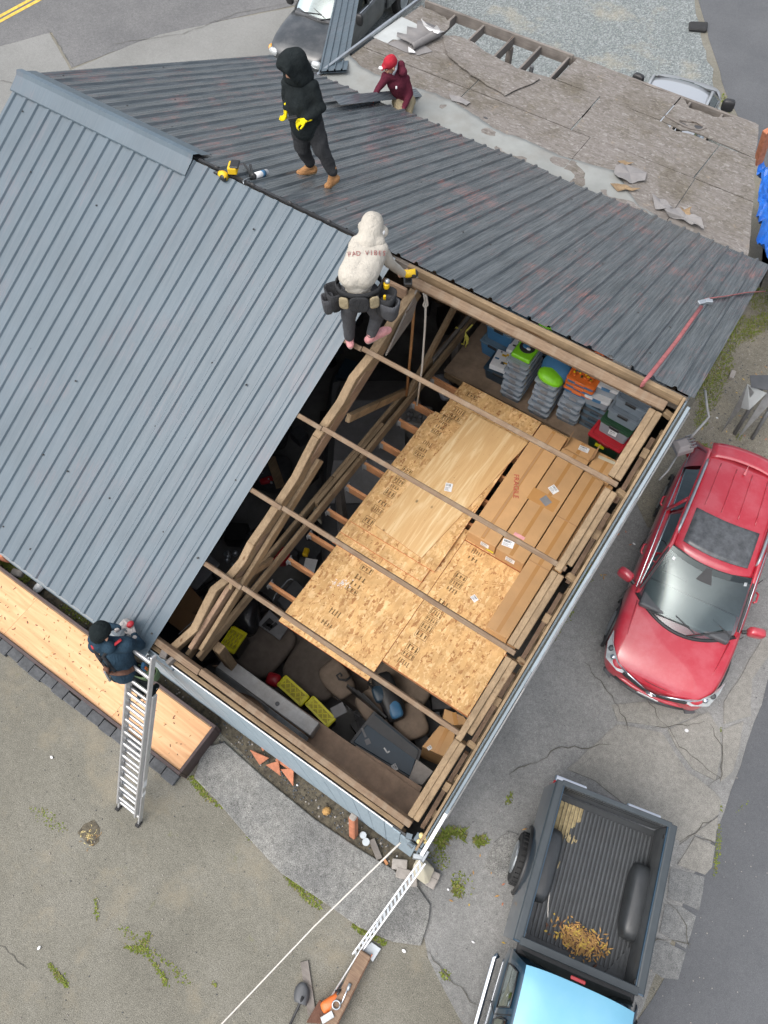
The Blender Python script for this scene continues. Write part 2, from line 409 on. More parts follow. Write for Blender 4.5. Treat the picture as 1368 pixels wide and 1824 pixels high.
def glass(name, tint, refl, gr=.03):
    t = NT(name); tr = N(t.t, 'ShaderNodeBsdfTransparent'); tr.inputs[0].default_value = (*tint, 1)
    gl = N(t.t, 'ShaderNodeBsdfGlossy'); gl.inputs['Roughness'].default_value = gr; gl.inputs[0].default_value = (.60, .68, .68, 1)
    fr = N(t.t, 'ShaderNodeFresnel'); fr.inputs[0].default_value = 1.5
    ad = N(t.t, 'ShaderNodeMath', operation='ADD'); ad.use_clamp = True; ad.inputs[1].default_value = refl; t.L(fr.outputs[0], ad.inputs[0])
    mx = N(t.t, 'ShaderNodeMixShader'); t.L(ad.outputs[0], mx.inputs[0]); t.L(tr.outputs[0], mx.inputs[1]); t.L(gl.outputs[0], mx.inputs[2])
    t.L(mx.outputs[0], t.t.nodes['Material Output'].inputs[0]); return t.mat
M['glass'] = glass('windscreen_glass', (.62, .72, .70), .12, .22)
M['glass_dark'] = glass('tinted_glass', (.10, .11, .11), .06)
def carpaint(name, c, metal=.0, coat=1, rough=.3, dust=(.5, .45, .42), damt=.1):
    t = NT(name); co = t.coords((1, 1, 1), jitter=False); f = t.ramp(t.noise(co, 2.6, 6, .65), [(.42, 0), (.62, damt)])
    g = t.ramp(t.noise(co, 60, 2), [(.66, 0), (.72, damt*.8)])
    col = t.mix(g, t.mix(f, c, dust), dust)
    m = t.out(col, rough, metal, .5, coat); t.b.inputs['Coat Roughness'].default_value = .05; return m
M['car_red'] = carpaint('red_car_paint', (.44, .018, .034), 0, 1, .3, (.56, .15, .17), .3)
M['car_navy'] = carpaint('navy_car_paint', (.016, .05, .085), .2, 1, .3, (.05, .08, .11), .2)
M['car_roof_sheen'] = carpaint('blue_paint_sky_sheen', (.17, .43, .58), .25, .8, .35, (.3, .55, .7), .15)  # sky reflection on the dark blue cab roof, put into the base colour
M['car_black'] = carpaint('black_car_paint', (.022, .026, .028), 0, .7, .35, (.12, .12, .12), .35)
M['car_silver'] = carpaint('silver_car_paint', (.42, .44, .46), .4, .7, .35, (.5, .5, .5), .1)
M['lamp_glass'] = plain('headlamp_lens', (.45, .47, .47), .12, .2, .3, 14, bump=.1, coat=1)
M['amber'] = plain('amber_lens', (.65, .30, .03), .2, 0, .1, bump=0, coat=1)
M['redlens'] = plain('red_lens', (.27, .008, .01), .2, 0, .1, bump=0, coat=1)
M['skin'] = plain('skin_tan', (.42, .23, .15), .55, 0, .1, 10, bump=.05)
def cloth(name, c, var=.25):
    t = NT(name); co = t.coords((1, 1, .8)); f = t.noise(co, 7, 5, .65)
    col = t.ramp(f, [(.3, tuple(x*(1-var) for x in c)), (.7, tuple(min(1, x*(1+var*.7)) for x in c))])
    w = t.noise(co, 8.5, 4, .62, 2.2); t.bump(w, .6, .03); return t.out(col, .92, 0, .15)
M['c_black'] = cloth('black_fleece', (.014, .018, .019)); M['c_char'] = cloth('charcoal_cotton', (.035, .036, .038))
M['c_grey'] = cloth('grey_denim', (.07, .072, .078)); M['c_cream'] = cloth('cream_fleece', (.44, .41, .355), .12)
M['c_navy'] = cloth('navy_fleece', (.022, .045, .068)); M['c_maroon'] = cloth('maroon_shell', (.095, .018, .032))
M['c_tan'] = cloth('tan_canvas', (.30, .25, .16)); M['c_boot'] = cloth('tan_leather', (.36, .19, .085))
M['c_pink'] = cloth('pink_canvas', (.58, .28, .28), .35); M['c_red'] = cloth('red_webbing', (.45, .04, .05))
M['c_green'] = cloth('green_canvas', (.11, .16, .085)); M['c_brown'] = cloth('brown_leather', (.13, .07, .05))
M['c_glove'] = cloth('pale_grey_glove', (.42, .39, .37)); M['c_yellow'] = cloth('yellow_glove', (.72, .58, .01)); M['c_orange'] = cloth('orange_glove', (.62, .09, .04))
M['c_beanie'] = cloth('black_knit', (.012, .017, .018)); M['c_cap'] = cloth('red_cap', (.38, .025, .04))
M['c_hivis'] = cloth('lime_shirt', (.55, .75, .05)); M['c_lining'] = cloth('grey_lining', (.30, .32, .36)); M['c_sole'] = cloth('white_sole', (.6, .57, .5))
# ground
def ground_mat(name, stops, speck=.4, mottle=.3, warm=None, fine=160, bump=.35, moss=0, stain=.3):
    t = NT(name); co = t.coords((1, 1, 1), jitter=False, world=True)
    f = t.noise(co, .55, 7, .68); col = t.ramp(f, stops)
    s = t.noise(co, fine, 2, .5); col = t.mix(speck, col, t.mix(1, col, t.ramp(s, [(.3, .35), (.55, 1), (.75, 1.7)]), 'MULTIPLY'))
    pit = t.ramp(t.noise(co, fine*.42, 3, .7), [(.30, .35), (.40, 1)]); col = t.mix(min(1, speck*1.2), col, t.mix(1, col, pit, 'MULTIPLY'))
    lt = t.ramp(t.noise(co, fine*.8, 2, .5), [(.70, 0), (.76, .55)]); col = t.mix(lt, col, (.42, .41, .38))
    m = t.ramp(t.noise(co, 12, 8, .8), [(.3, 1-mottle*.8), (.7, 1+mottle*.5)]); col = t.mix(1, col, m, 'MULTIPLY')
    d = t.ramp(t.noise(co, 1.7, 6, .75), [(.58, 0), (.75, stain)]); col = t.mix(d, col, tuple(x*.55 for x in stops[0][1]))
    w = t.ramp(t.voro(co, 30, 'Distance'), [(.02, 1), (.07, 0)]); ws = t.ramp(t.noise(co, 6, 3), [(.55, 0), (.62, .6)])
    ww = N(t.t, 'ShaderNodeMath', operation='MULTIPLY'); t.L(w, ww.inputs[0]); t.L(ws, ww.inputs[1]); col = t.mix(ww.outputs[0], col, tuple(min(1, x*1.9) for x in stops[-1][1]))
    if warm:
        g = t.ramp(t.noise(co, 1.05, 6, .7), [(.53, 0), (.72, .55)]); col = t.mix(g, col, warm)
    if moss:
        g = t.ramp(t.noise(co, 2.4, 7, .78), [(.62, 0), (.7, moss)]); col = t.mix(g, col, (.12, .13, .02))
    t.bump(s, bump, .006); return t.out(col, .92, 0, .2)
M['lot'] = ground_mat('worn_lot', [(.3, (.155, .147, .12)), (.5, (.195, .185, .152)), (.7, (.235, .223, .188))], .65, .26, (.27, .232, .165), 75, .6, .32)
M['lot_cool'] = ground_mat('worn_lot_cool', [(.3, (.18, .18, .173)), (.5, (.24, .238, .228)), (.7, (.30, .295, .28))], .4, .35, None, 80, .5, .2)
M['asphalt'] = ground_mat('smooth_asphalt', [(.3, (.10, .104, .11)), (.7, (.13, .134, .14))], .45, .12, None, 200, .3, 0, .05)
M['street'] = ground_mat('old_street_asphalt', [(.3, (.135, .135, .135)), (.7, (.185, .183, .18))], .5, .3, None, 90, .3, 0, .3)
M['apron'] = ground_mat('concrete_apron', [(.3, (.20, .20, .188)), (.7, (.25, .25, .237))], .4, .15, None, 150, .3, 0, .15)
M['walk'] = ground_mat('rough_concrete', [(.3, (.15, .15, .147)), (.5, (.235, .232, .218)), (.7, (.31, .30, .275))], .7, .55, None, 70, .6, .05, .5)
M['slab'] = ground_mat('pale_concrete', [(.3, (.23, .222, .20)), (.7, (.31, .297, .265))], .55, .35, None, 110, .5, .0, .4)
M['slab_dark'] = ground_mat('dark_concrete', [(.3, (.15, .155, .155)), (.7, (.25, .25, .24))], .5, .45, None, 80, .6, .05, .5)
M['dirtpatch'] = ground_mat('gravelly_dirt', [(.3, (.18, .165, .13)), (.7, (.29, .265, .21))], .55, .4, (.33, .29, .2), 70, .8, .75, .4)
def gravel():
    t = NT('blue_grey_gravel'); co = t.coords((1, 1, 1), jitter=False, world=True)
    bw = N(t.t, 'ShaderNodeRGBToBW'); t.L(t.voro(co, 30), bw.inputs[0])
    col = t.ramp(bw.outputs[0], [(.15, (.13, .145, .145)), (.5, (.185, .205, .20)), (.85, (.29, .31, .305))])
    g = t.ramp(t.noise(co, .45, 5, .65), [(.55, 0), (.72, .7)]); col = t.mix(g, col, (.36, .32, .23))
    t.bump(t.voro(co, 30, 'Distance'), .8, .02); return t.out(col, .9, 0, .2)
M['gravel'] = gravel()
M['line'] = plain('yellow_road_paint', (.62, .40, .06), .7, 0, .35, 8, bump=0)
M['crack'] = plain('crack_dirt', (.10, .095, .08), .95, 0, .3, 8, bump=0)
# ------------------------------------------------------------------ the setting
def sheet(name, poly, z, mat, th=.003, jag=0, step=.35, kind='structure'):
    p2 = []
    for i, a in enumerate(poly):
        b = poly[(i+1) % len(poly)]; L = math.hypot(b[0]-a[0], b[1]-a[1]); k = max(1, int(L/step)) if jag else 1
        for j in range(k):
            u = j/k; x, y = a[0]+(b[0]-a[0])*u, a[1]+(b[1]-a[1])*u
            if jag and j:
                nv = noise.noise_vector(V((x*2.3, y*2.3, 3)))*jag + noise.noise_vector(V((x*9, y*9, 7)))*jag*.4; x += nv.x; y += nv.y
            p2.append((x, y))
    return obj(name, MB().prism(p2, z-th, z), mat, kind=kind)
def xy(pts, z=0): return [tuple(at(x, y, z)[:2]) for x, y in pts]
g = MB(); g.box((0, 10, -.25), (240, 240, .5)); obj('ground', g, M['lot'], kind='structure')
sheet('driveway', [(3.35, .33), (3.48, -1.9), (3.42, -2.7), (3.62, -3.9), (3.5, -4.7), (2.6, -7), (1.8, -14), (30, -14), (40, 45), (-14, 45), (-5.3, 18.07), (-3.15, 14.7), (-1.1, 12.2), (1.6, 7.5), (3.1, 3)], .008, M['asphalt'], .006, .05)
sheet('street', [(-16.9, 8.55), (-14.3, 12.15), (-6, 24), (-20, 60), (-90, -10), (-40, -14), (-21.5, 3.5), (-19.45, 7.05), (-17.85, 6.2)], .0065, M['street'], .004, .06)
sheet('apron', [(-9.5, -1), (-9.5, 9), (-14.2, 12.1), (-17.0, 8.5), (-17.8, 6.1), (-19.5, 7.0), (-26, -1)], .004, M['apron'], .003, .05)
sheet('gravel_lot', [(-12.5, 6.5), (-13, 14.5), (-9, 26), (-5.6, 18.3), (-3.4, 14.6), (-1.5, 12.2), (-.5, 9.6), (-1.2, 5.4), (-8.4, 5.0)], .0095, M['gravel'], .004, .15)
lm = MB()
for k in (0, 1):
    a = at(-30, 45+k*9, .01); b = at(75, -12+k*9, .01); lm.beam(a, b, .12, .003)
obj('road_line', lm, M['line'], kind='structure')
# worn ground right of the wall: cool concrete, dirt, slabs
sheet('side_lot', [(.05, -4.9), (.0, 3.0), (3.3, 3.2), (3.42, .3), (3.5, -1.9), (3.5, -4.8), (2.2, -6.3), (.8, -5.6)], .004, M['lot_cool'], .003, .06)
sheet('side_dirt', [(.05, 2.6), (.1, 8.6), (-.2, 12), (-1.0, 12.1), (1.7, 7.4), (3.1, 3.1), (1.6, 2.9), (.5, 2.2)], .011, M['dirtpatch'], .003, .12)
slabs = [[(1290, 1250), (1335, 1175), (1368, 1120), (1368, 1170), (1340, 1210), (1338, 1275), (1290, 1290)],
 [(1190, 1300), (1262, 1268), (1282, 1300), (1285, 1345), (1275, 1390), (1235, 1370), (1205, 1330)],
 [(1287, 1300), (1325, 1285), (1318, 1330), (1305, 1375), (1284, 1392), (1288, 1345)],
 [(1100, 1290), (1180, 1305), (1225, 1375), (1272, 1410), (1285, 1425), (1280, 1450), (1215, 1500), (1120, 1440), (1060, 1390), (1010, 1370)],
 [(1210, 1505), (1279, 1455), (1274, 1500), (1240, 1485)], [(1207, 1540), (1238, 1490), (1274, 1507), (1268, 1545), (1256, 1558)],
 [(1090, 1255), (1150, 1250), (1250, 1272), (1186, 1296), (1100, 1284)]]
for p in slabs: sheet('concrete_slab', xy(p, .02), .02, M['slab'], .016, .03, .2)
for p in [[(1195, 1545), (1255, 1562), (1245, 1622), (1220, 1610), (1190, 1600)], [(1185, 1610), (1215, 1615), (1240, 1632), (1222, 1690), (1175, 1660)], [(1170, 1670), (1222, 1696), (1208, 1745), (1180, 1742), (1150, 1720)]]:
    sheet('concrete_slab', xy(p, .015), .015, M['slab_dark'], .011, .03, .2)
sheet('concrete_slab', xy([(880, 1500), (905, 1480), (960, 1500), (935, 1580), (912, 1570), (862, 1545)], .02), .02, M['walk'], .016, .05, .2)
wk = xy([(362, 1330), (400, 1322), (470, 1385), (560, 1458), (640, 1512), (695, 1545), (745, 1580), (767, 1612), (764, 1640), (750, 1685), (700, 1678), (640, 1652), (575, 1606), (500, 1555), (440, 1490), (385, 1425), (345, 1385)], .06)
walk = MB().prism(wk, -.05, .055); obj('concrete_walk', walk, M['walk'], kind='structure', bevel=.012)
sheet('soil_bed', [(-11, -4.66), (0, -4.66), (.1, -4.86), (-.6, -5.02), (-1.7, -5.1), (-3.5, -4.86), (-11, -4.86)], .012, M['soil'], .008, .04)
sheet('dirt_patch', xy([(138, 1484), (150, 1468), (168, 1460), (178, 1475), (176, 1500), (166, 1508)]), .006, M['soil'], .004, .04, .1)
# cracks
ck = MB()
def crack(pts, w=.018, z=.0245, seed=0):
    P = [at(x, y, 0) for x, y in pts]; Q = []
    for a, b in zip(P, P[1:]):
        k = max(2, int((b-a).length/.09))
        for j in range(k): Q.append(a.lerp(b, j/k))
    Q.append(P[-1]); rng = random.Random(len(pts)*7+int(pts[0][0])+seed); L = []; Rr = []
    for i, q in enumerate(Q):
        t = (Q[min(i+1, len(Q)-1)]-Q[max(i-1, 0)]).normalized(); n = V((-t.y, t.x, 0)); j = rng.uniform(-.025, .025)+.05*noise.noise(q*3)
        ww = w*rng.uniform(.3, 1.1)*(.3 if i in (0, len(Q)-1) else 1); L.append(q+n*(j+ww/2)+V((0, 0, z))); Rr.append(q+n*(j-ww/2)+V((0, 0, z)))
    n = len(Q); ck.add(L+Rr, [(i, n+i, n+i+1, i+1) for i in range(n-1)])
for c in [[(1150, 1245), (1210, 1330), (1280, 1385), (1260, 1400)], [(1040, 1180), (1090, 1240), (1120, 1300)], [(1262, 1290), (1284, 1330), (1282, 1390)], [(1160, 1295), (1255, 1290)], [(1208, 1500), (1280, 1452)], [(1236, 1484), (1276, 1508)],
          [(905, 1380), (1000, 1330), (1090, 1325)],
          [(1180, 1600), (1220, 1650), (1225, 1690)], [(1110, 1720), (1170, 1670), (1230, 1680)], [(755, 1690), (800, 1740), (850, 1790)],
          [(85, 52), (130, 118)], [(0, 145), (30, 150)], [(200, 80), (330, 60), (420, 25), (560, -2)]]:
    crack(c, .016 if c[0][1] < 200 else .016)
for c in [[(395, 1400), (450, 1475), (520, 1540), (590, 1600), (640, 1645)], [(0, 1680), (50, 1725)], [(340, 1370), (400, 1430), (450, 1500)]]:
    crack(c, .014, .006)
obj('pavement_crack', ck, M['crack'], kind='structure')
# moss and grass: too small to count
def blades(mb, c, r, n, h, rng, flat=1.5):
    for _ in range(n):
        q = rng.uniform(0, 6.28); d = r*math.sqrt(rng.random()); p = V((c[0]+d*math.cos(q), c[1]+d*math.sin(q), c[2] if len(c) > 2 else 0))
        a = rng.uniform(0, 6.28); w = rng.uniform(.006, .016); hh = h*rng.uniform(.2, .8); t = V((math.cos(a), math.sin(a), 0)); s = V((-t.y, t.x, 0))
        mb.add([p-s*w, p+s*w, p+s*w*.4+t*hh*flat+V((0, 0, hh)), p-s*w*.4+t*hh*flat+V((0, 0, hh))], [(0, 1, 2, 3)], 0 if rng.random() < .75 else 1)
rg = random.Random(5); ms = MB()
def moss_path(pts, r, n, h=.03, z=0):
    for (x0, y0), (x1, y1) in zip(pts, pts[1:]):
        k = max(2, int(math.hypot(x1-x0, y1-y0)/6))
        for j in range(k):
            u = j/k; p = at(x0+(x1-x0)*u, y0+(y1-y0)*u, z); s = noise.noise(p*2.1)
            if s > -.18: blades(ms, p, r*(.6+s), int(n*(.5+s)), h, rg)
moss_path([(340, 1385), (375, 1425), (400, 1440)], .09, 40, .04); moss_path([(450, 1490), (480, 1515)], .08, 60, .05); moss_path([(515, 1560), (535, 1580)], .08, 90, .07)
moss_path([(500, 1545), (560, 1610), (650, 1660)], .06, 26); moss_path([(90, 1720), (130, 1770), (150, 1810)], .05, 30); moss_path([(170, 1605), (175, 1640)], .04, 16)
moss_path([(225, 1685), (260, 1695), (300, 1755)], .05, 20); moss_path([(365, 1740), (390, 1760)], .05, 22); moss_path([(250, 1690), (268, 1660)], .05, 16)
moss_path([(800, 1545), (835, 1530), (800, 1560)], .17, 130, .04); moss_path([(775, 1520), (812, 1560), (830, 1580)], .2, 50, .03); moss_path([(440, 1480), (520, 1555), (600, 1630), (690, 1685)], .05, 26, .03); moss_path([(110, 1740), (140, 1790)], .09, 26, .02); moss_path([(200, 1640), (300, 1720), (345, 1760)], .08, 12, .02); moss_path([(40, 1430), (120, 1480)], .1, 10, .02); moss_path([(850, 1500), (868, 1495)], .13, 120, .05); moss_path([(812, 1580), (820, 1590)], .08, 60, .06)
moss_path([(905, 1430), (915, 1400)], .05, 30); moss_path([(790, 1735), (800, 1735)], .06, 40); moss_path([(1270, 1590), (1285, 1430)], .03, 18); moss_path([(1282, 1300), (1290, 1275)], .08, 40)
moss_path([(1245, 760), (1262, 700), (1290, 640), (1320, 580), (1368, 520)], .22, 150, .04); moss_path([(1230, 790), (1250, 800), (1262, 800)], .13, 110, .05); moss_path([(1330, 600), (1368, 560)], .22, 150, .05)
moss_path([(1345, 790), (1310, 780)], .1, 50, .05); moss_path([(1255, 800), (1225, 800)], .1, 60); moss_path([(1340, 1420), (1310, 1450)], .02, 4)
moss_path([(0, 995), (40, 1020), (75, 1050)], .12, 130, .09, .02); moss_path([(110, 1080), (160, 1110)], .1, 30, .03, .02); moss_path([(1285, 160), (1300, 220), (1330, 270)], .15, 40, .05)
moss_path([(960, 1175), (1010, 1100), (1060, 990)], .1, 20); moss_path([(780, 1500), (805, 1480), (830, 1490)], .1, 60, .08)
obj('moss', ms, [M['moss'], M['moss_dry']], kind='stuff')
# pebbles and crumbs
pb = MB()
def pebble(p, r, m):
    pb.ball(V(p)+V((0, 0, r*.4)), (r, r*rg.uniform(.6, 1), r*.6), 6, m, Matrix.Rotation(rg.uniform(0, 6), 3, 'Z'))
for _ in range(900):
    x, y = rg.uniform(0, 1368), rg.uniform(1150, 1824); p = at(x, y, 0)
    if p.y < -4.95 or p.x > .2: pebble((p.x, p.y, .004), rg.uniform(.004, .012), rg.choice([0, 0, 1]))
for _ in range(800):
    pebble((rg.uniform(-9, 0), rg.uniform(-4.98, -4.7), .012), rg.uniform(.006, .022), rg.choice([0, 1, 1, 1, 1, 1, 3, 3]) if rg.random() < .97 else 2)
for _ in range(500):
    p = at(rg.uniform(1230, 1368), rg.uniform(560, 860), 0)
    if p.x > .1: pebble(p, rg.uniform(.006, .022), rg.choice([0, 1, 1]))
obj('pebbles', pb, [M['paver_pale'], M['paver'], M['white'], M['soil']], kind='stuff')
# ------------------------------------------------------------------ the garage
G = thing('garage', 'long garage with dark steel gable roof and one open bay of bare rafters', 'garage', (-4.6, 0, 0))
def part(name, mb, m, parent=None, **k): return obj(name, mb, m, parent or G, **k)
def rib_profile(w, pitch, start, h, base, top, minor=True):
    pts = [(0, 0)]
    x = start
    while x + base/2 < w-.001:
        pts += [(x-base/2, 0), (x-top/2, h), (x+top/2, h), (x+base/2, 0)]
        if minor:
            mid = x+pitch*.42
            if mid+.03 < w: pts += [(mid-.016, 0), (mid-.006, .006), (mid+.006, .006), (mid+.016, 0)]
            mid = x+pitch*.62
            if mid+.03 < w: pts += [(mid-.016, 0), (mid-.006, .006), (mid+.006, .006), (mid+.016, 0)]
        x += pitch
    pts.append((w, 0)); return pts
def panel(x0, w, ya, yb, zfun, slope, prof, mat, dz=0, sh=0):
    n = V((0, -slope, 1)).normalized(); mb = MB(); rings = []
    for k in range(9):
        y = ya+(yb-ya)*k/8; rings.append([V((x0+px+sh*y, y, zfun(y)+dz))+n*pz for px, pz in prof])
    m = len(prof); vs = [p for r in rings for p in r]
    mb.add(vs, [(j*m+i, j*m+i+1, (j+1)*m+i+1, (j+1)*m+i) for j in range(8) for i in range(m-1)])
    return part('roof_panel', mb, mat, solid=.0015)
pn = rib_profile(.838, .2088, .03, .022, .078, .044, False)
for k in range(7): panel(-3.47-.835*(k+1), .838, -.02, -4.77, zn, SN, pn, M['roof_near'], .003*(k % 2), .09)
pf = rib_profile(.932, .2325, .03, .026, .062, .026, False)
for k in range(10):
    jit = [0, .03, -.02, .05, .0, .04, -.03, .02, .05, .0][k]
    panel(-9.31+.93*k, .932, .035, 4.76+jit, zf, -SF, pf, M['roof_far'], .003*(k % 2))
# ridge cap
def cap():
    mb = MB(); prof = [(-.225, .03), (-.22, .045), (-.05, .055), (-.02, .085), (.03, .09), (.07, .06), (.21, .05), (.225, .03)]
    rings = []
    for x in (-9.36, -8.4, -7.4, -6.9, -6.42, -6.36):
        rings.append([V((x+(.05 if y > 0 else 0), y, (zn(y) if y < 0 else zf(y))+z)) for y, z in prof])
    n = len(prof); vs = [p for r in rings for p in r]
    mb.add(vs, [(j*n+i, (j+1)*n+i, (j+1)*n+i+1, j*n+i+1) for j in range(len(rings)-1) for i in range(n-1)])
    return part('ridge_cap', mb, M['roof_near'], solid=.002)
cap()
sc = MB(); rs = random.Random(3)
for y in (-.35, -.894, -1.756, -2.641, -3.546, -4.5):
    for k in range(13):
        x = -9.2+.42*k+rs.uniform(-.1, .1)
        if rs.random() < .55: sc.lathe([(.014, 0), (.014, .003), (.007, .004), (.006, .009)], (x+.2, y+rs.uniform(-.04, .04), zn(y)+.003), 6)
for y in (.5, 1.3, 2.2, 3.1, 4.0, 4.6):
    for k in range(24):
        if rs.random() < .3: sc.lathe([(.013, 0), (.013, .003), (.006, .008)], (-9.2+.39*k, y, zf(y)+.003), 6)
part('roof_screw', sc, M['black'], kind='stuff')
# black foam closure under the rib ends at the ridge
fc = MB()
for k in range(6):
    x = -6.3+.42*k*.87
for k in range(10):
    x = -6.3+.2733*k; fc.beam((x, .005, zn(0)+.012), (x+.2733, .005, zn(0)+.012), .03, .03); 
    if k % 2: fc.ball((x, .0, zn(0)+.028), (.04, .02, .025), 8)
part('foam_closure', fc, M['black'])
# purlins on the open bay, running on under the steel
PY = [-.11, -.894, -1.756, -2.641, -3.546, -4.52]
PXL = [-3.22, -9.2, -9.2, -9.2, -9.2, -9.2]
for k, (y, xl) in enumerate(zip(PY, PXL)):
    h = .09 if k in (0, 5) else .055; w = (.10 if k == 0 else .08) if k in (0, 5) else .055
    z = zn(y)-.055 + (-.01, 0, 0, 0, 0, -.03)[k]
    xs = [(xl, -.2)] if k == 0 else [(xl, -3.36+.03*k), (-3.355+.03*k, -.2-.012*k)]
    for a, b in xs:
        part('purlin', MB().beam((a, y, z), (b, y-.015, z), w, h, (0, -SN, 1)), M['purlin'], bevel=.006)
part('purlin', MB().beam((-3.3, -.02, 5.99), (-.1, -.02, 5.98), .05, .11), M['woldX'], bevel=.006)
part('ridge_board', MB().beam((-9.2, .06, 5.86), (-.05, .06, 5.86), .05, .2), M['wgreyX'], bevel=.006)
part('ridge_board', MB().beam((-4.05, -.2, 5.80), (-3.2, -.2, 5.80), .04, .16), M['wraftX'], bevel=.006)
for y in (.9, 1.8, 2.7, 3.6, 4.5):
    part('purlin', MB().beam((-9.2, y, zf(y)-.05), (-.15, y, zf(y)-.05), .085, .055), M['wgreyX'])
# the truss at the edge of the open bay
RP = [near(*q, -.14) for q in [(738, 515), (700, 568), (662, 630), (628, 672), (606, 715), (562, 778), (545, 810), (525, 850), (505, 880), (476, 925), (446, 968), (430, 1000), (405, 1030), (380, 1050), (362, 1085), (345, 1120), (300, 1160)]]
def ribbon(mb, pts, w, h, side=0, drop=0):
    rings = []
    for i, p in enumerate(pts):
        t = (pts[min(i+1, len(pts)-1)]-pts[max(i-1, 0)]); t = V((0, t.y, t.z)).normalized(); n = V((0, -t.z, t.y)); n = n if n.z > 0 else -n
        x = V((1, 0, 0)); c = p+x*side-n*drop
        rings.append([c-x*w/2, c+x*w/2, c+x*w/2-n*h, c-x*w/2-n*h])
    return mb.loft(rings)
part('rafter', ribbon(MB(), RP[:6], .10, .17, .0), M['woldY'], bevel=.006)
part('rafter', ribbon(MB(), RP[5:11], .095, .17, .0, -.002), M['woldY'], bevel=.006)
part('rafter', ribbon(MB(), RP[10:], .10, .17, .0), M['woldY'], bevel=.006)
STR = [V((-3.2, -.3, zn(-.3)-.33)), V((-3.52, -4.45, 3.32))]
part('rafter', MB().beam(STR[0], STR[1]+V((0, .1, 0)), .06, .17), M['wraftY'], bevel=.006)
part('rafter', MB().beam(V((-3.28, -1.9, 4.55)), V((-3.42, -4.3, 3.3)), .05, .14), M['woldY'], bevel=.006)
part('rafter', MB().beam((-3.15, .05, 5.9), (-3.3, 4.6, 3.85), .06, .15), M['wgreyY'], bevel=.006)
def chord(x0, x1, y0, y1, z=3.16): part('tie_beam', MB().beam((x0, y0, z), (x1, y1, z), .05, .17), M['woldY'], bevel=.006)
chord(-3.57, -3.545, -4.45, -1.45); chord(-3.54, -3.47, -1.44, 2.1); chord(-3.44, -3.405, -4.4, -1.0); chord(-3.40, -3.38, -.99, 4.6)
part('tie_block', MB().beam((-3.495, -1.9, 3.175), (-3.46, -.35, 3.175), .055, .15), M['woldY'], bevel=.006)
part('tie_beam', MB().beam((-3.47, 1.0, 3.18), (-3.4, 4.5, 3.18), .05, .16), M['wgreyY'], bevel=.006)
part('strut', MB().beam(bill(620, 745, (-3.35, -1.3, 4.9)), bill(738, 690, (-3.45, .55, 3.2)), .06, .11), M['woldY'], bevel=.006)
part('strut', MB().beam((-3.42, .25, 3.25), (-3.28, 2.2, 5.0), .06, .12), M['woldY'], bevel=.006)
part('strut', MB().beam((-3.33, .15, 5.7), (-3.25, -.05, 5.9), .06, .2), M['wgreyY'], bevel=.006)
part('gusset', MB().add([(-3.13, -.12, 5.86), (-3.13, -.05, 5.82), (-3.15, -.72, 5.33), (-3.14, -.2, 5.45)], [(0, 1, 3, 2)]), M['wgreyY'], solid=.02)
part('strut', MB().beam((-3.47, -2.9, 3.25), (-3.4, -3.6, 3.95), .05, .1), M['woldY'], bevel=.006)
part('post', MB().beam((-3.35, -4.15, 0), (-3.35, -4.15, 3.1), .12, .12, (0, 1, 0)), M['woldZ'], bevel=.006)
# joists with their hangers
JY = [.85, .31, -.06, -.52, -.94, -1.37, -1.82, -2.25, -2.70, -3.11]
for i, y in enumerate(JY):
    x0 = -3.37; j = part('joist', MB().beam((x0, y, 2.985), (-.33, y, 2.985), .04, .15), M['wnewX'], bevel=.003)
    part('hanger', MB().box((x0+.02, y-.026, 2.99), (.05, .006, .12)).box((x0+.02, y+.026, 2.99), (.05, .006, .12)).box((x0-.004, y, 2.99), (.006, .12, .11)), M['dull_galv'], j)
part('loft_deck', MB().box((-1.85, 2.95, 2.685), (3.15, 3.3, .03)), M['deck'])
part('deck_beam', MB().beam((-3.4, 1.3, 2.61), (-.3, 1.3, 2.61), .05, .12), M['woldX'])
# near wall: boards
bx = -.10
for k in range(19):
    rz_ = .0
    part('siding_board', MB().box((bx-.107-.2145*k, -4.662+.001*(k % 2), 1.665 + (.02 if k > 1 else -.13*(2-k))), (.209, .018, 3.3+(.0 if k > 1 else -.1))), M['siding'], bevel=.003)
part('wall', MB().box((-6.75, -4.66, 1.65), (5.05, .02, 3.3)), M['siding'])
part('wall_backing', MB().box((-4.7, -4.645, 1.63), (9.1, .01, 3.24)), M['dark'])
part('top_plate', MB().beam((-4.15, -4.61, 3.335), (-.32, -4.61, 3.335), .05, .05), M['woldX'], bevel=.006)
part('wall_trim', MB().beam((-3.62, -4.664, 3.345), (-.42, -4.664, 3.335), .012, .02), M['white'])
part('wall_trim', MB().beam((-4.1, -4.685, 3.3), (-3.55, -4.685, 3.3), .035, .07), M['trim'], bevel=.004)
part('eave_bracket', MB().box((-3.72, -4.58, 3.42), (.09, .16, .1), .3).box((-3.6, -4.62, 3.4), (.05, .12, .12), -.2), M['wgreyX'], bevel=.006)
for k in range(9): part('wall_stud', MB().beam((-.6-.41*k, -4.585, 0.1), (-.6-.41*k, -4.585, 3.31), .04, .085, (0, 1, 0)), M['woldZ'])
for y, z in ((-4.57, 2.2), (-4.57, 1.1)): part('girt', MB().beam((-4.0, y, z), (-.3, y, z), .07, .04), M['woldX'])
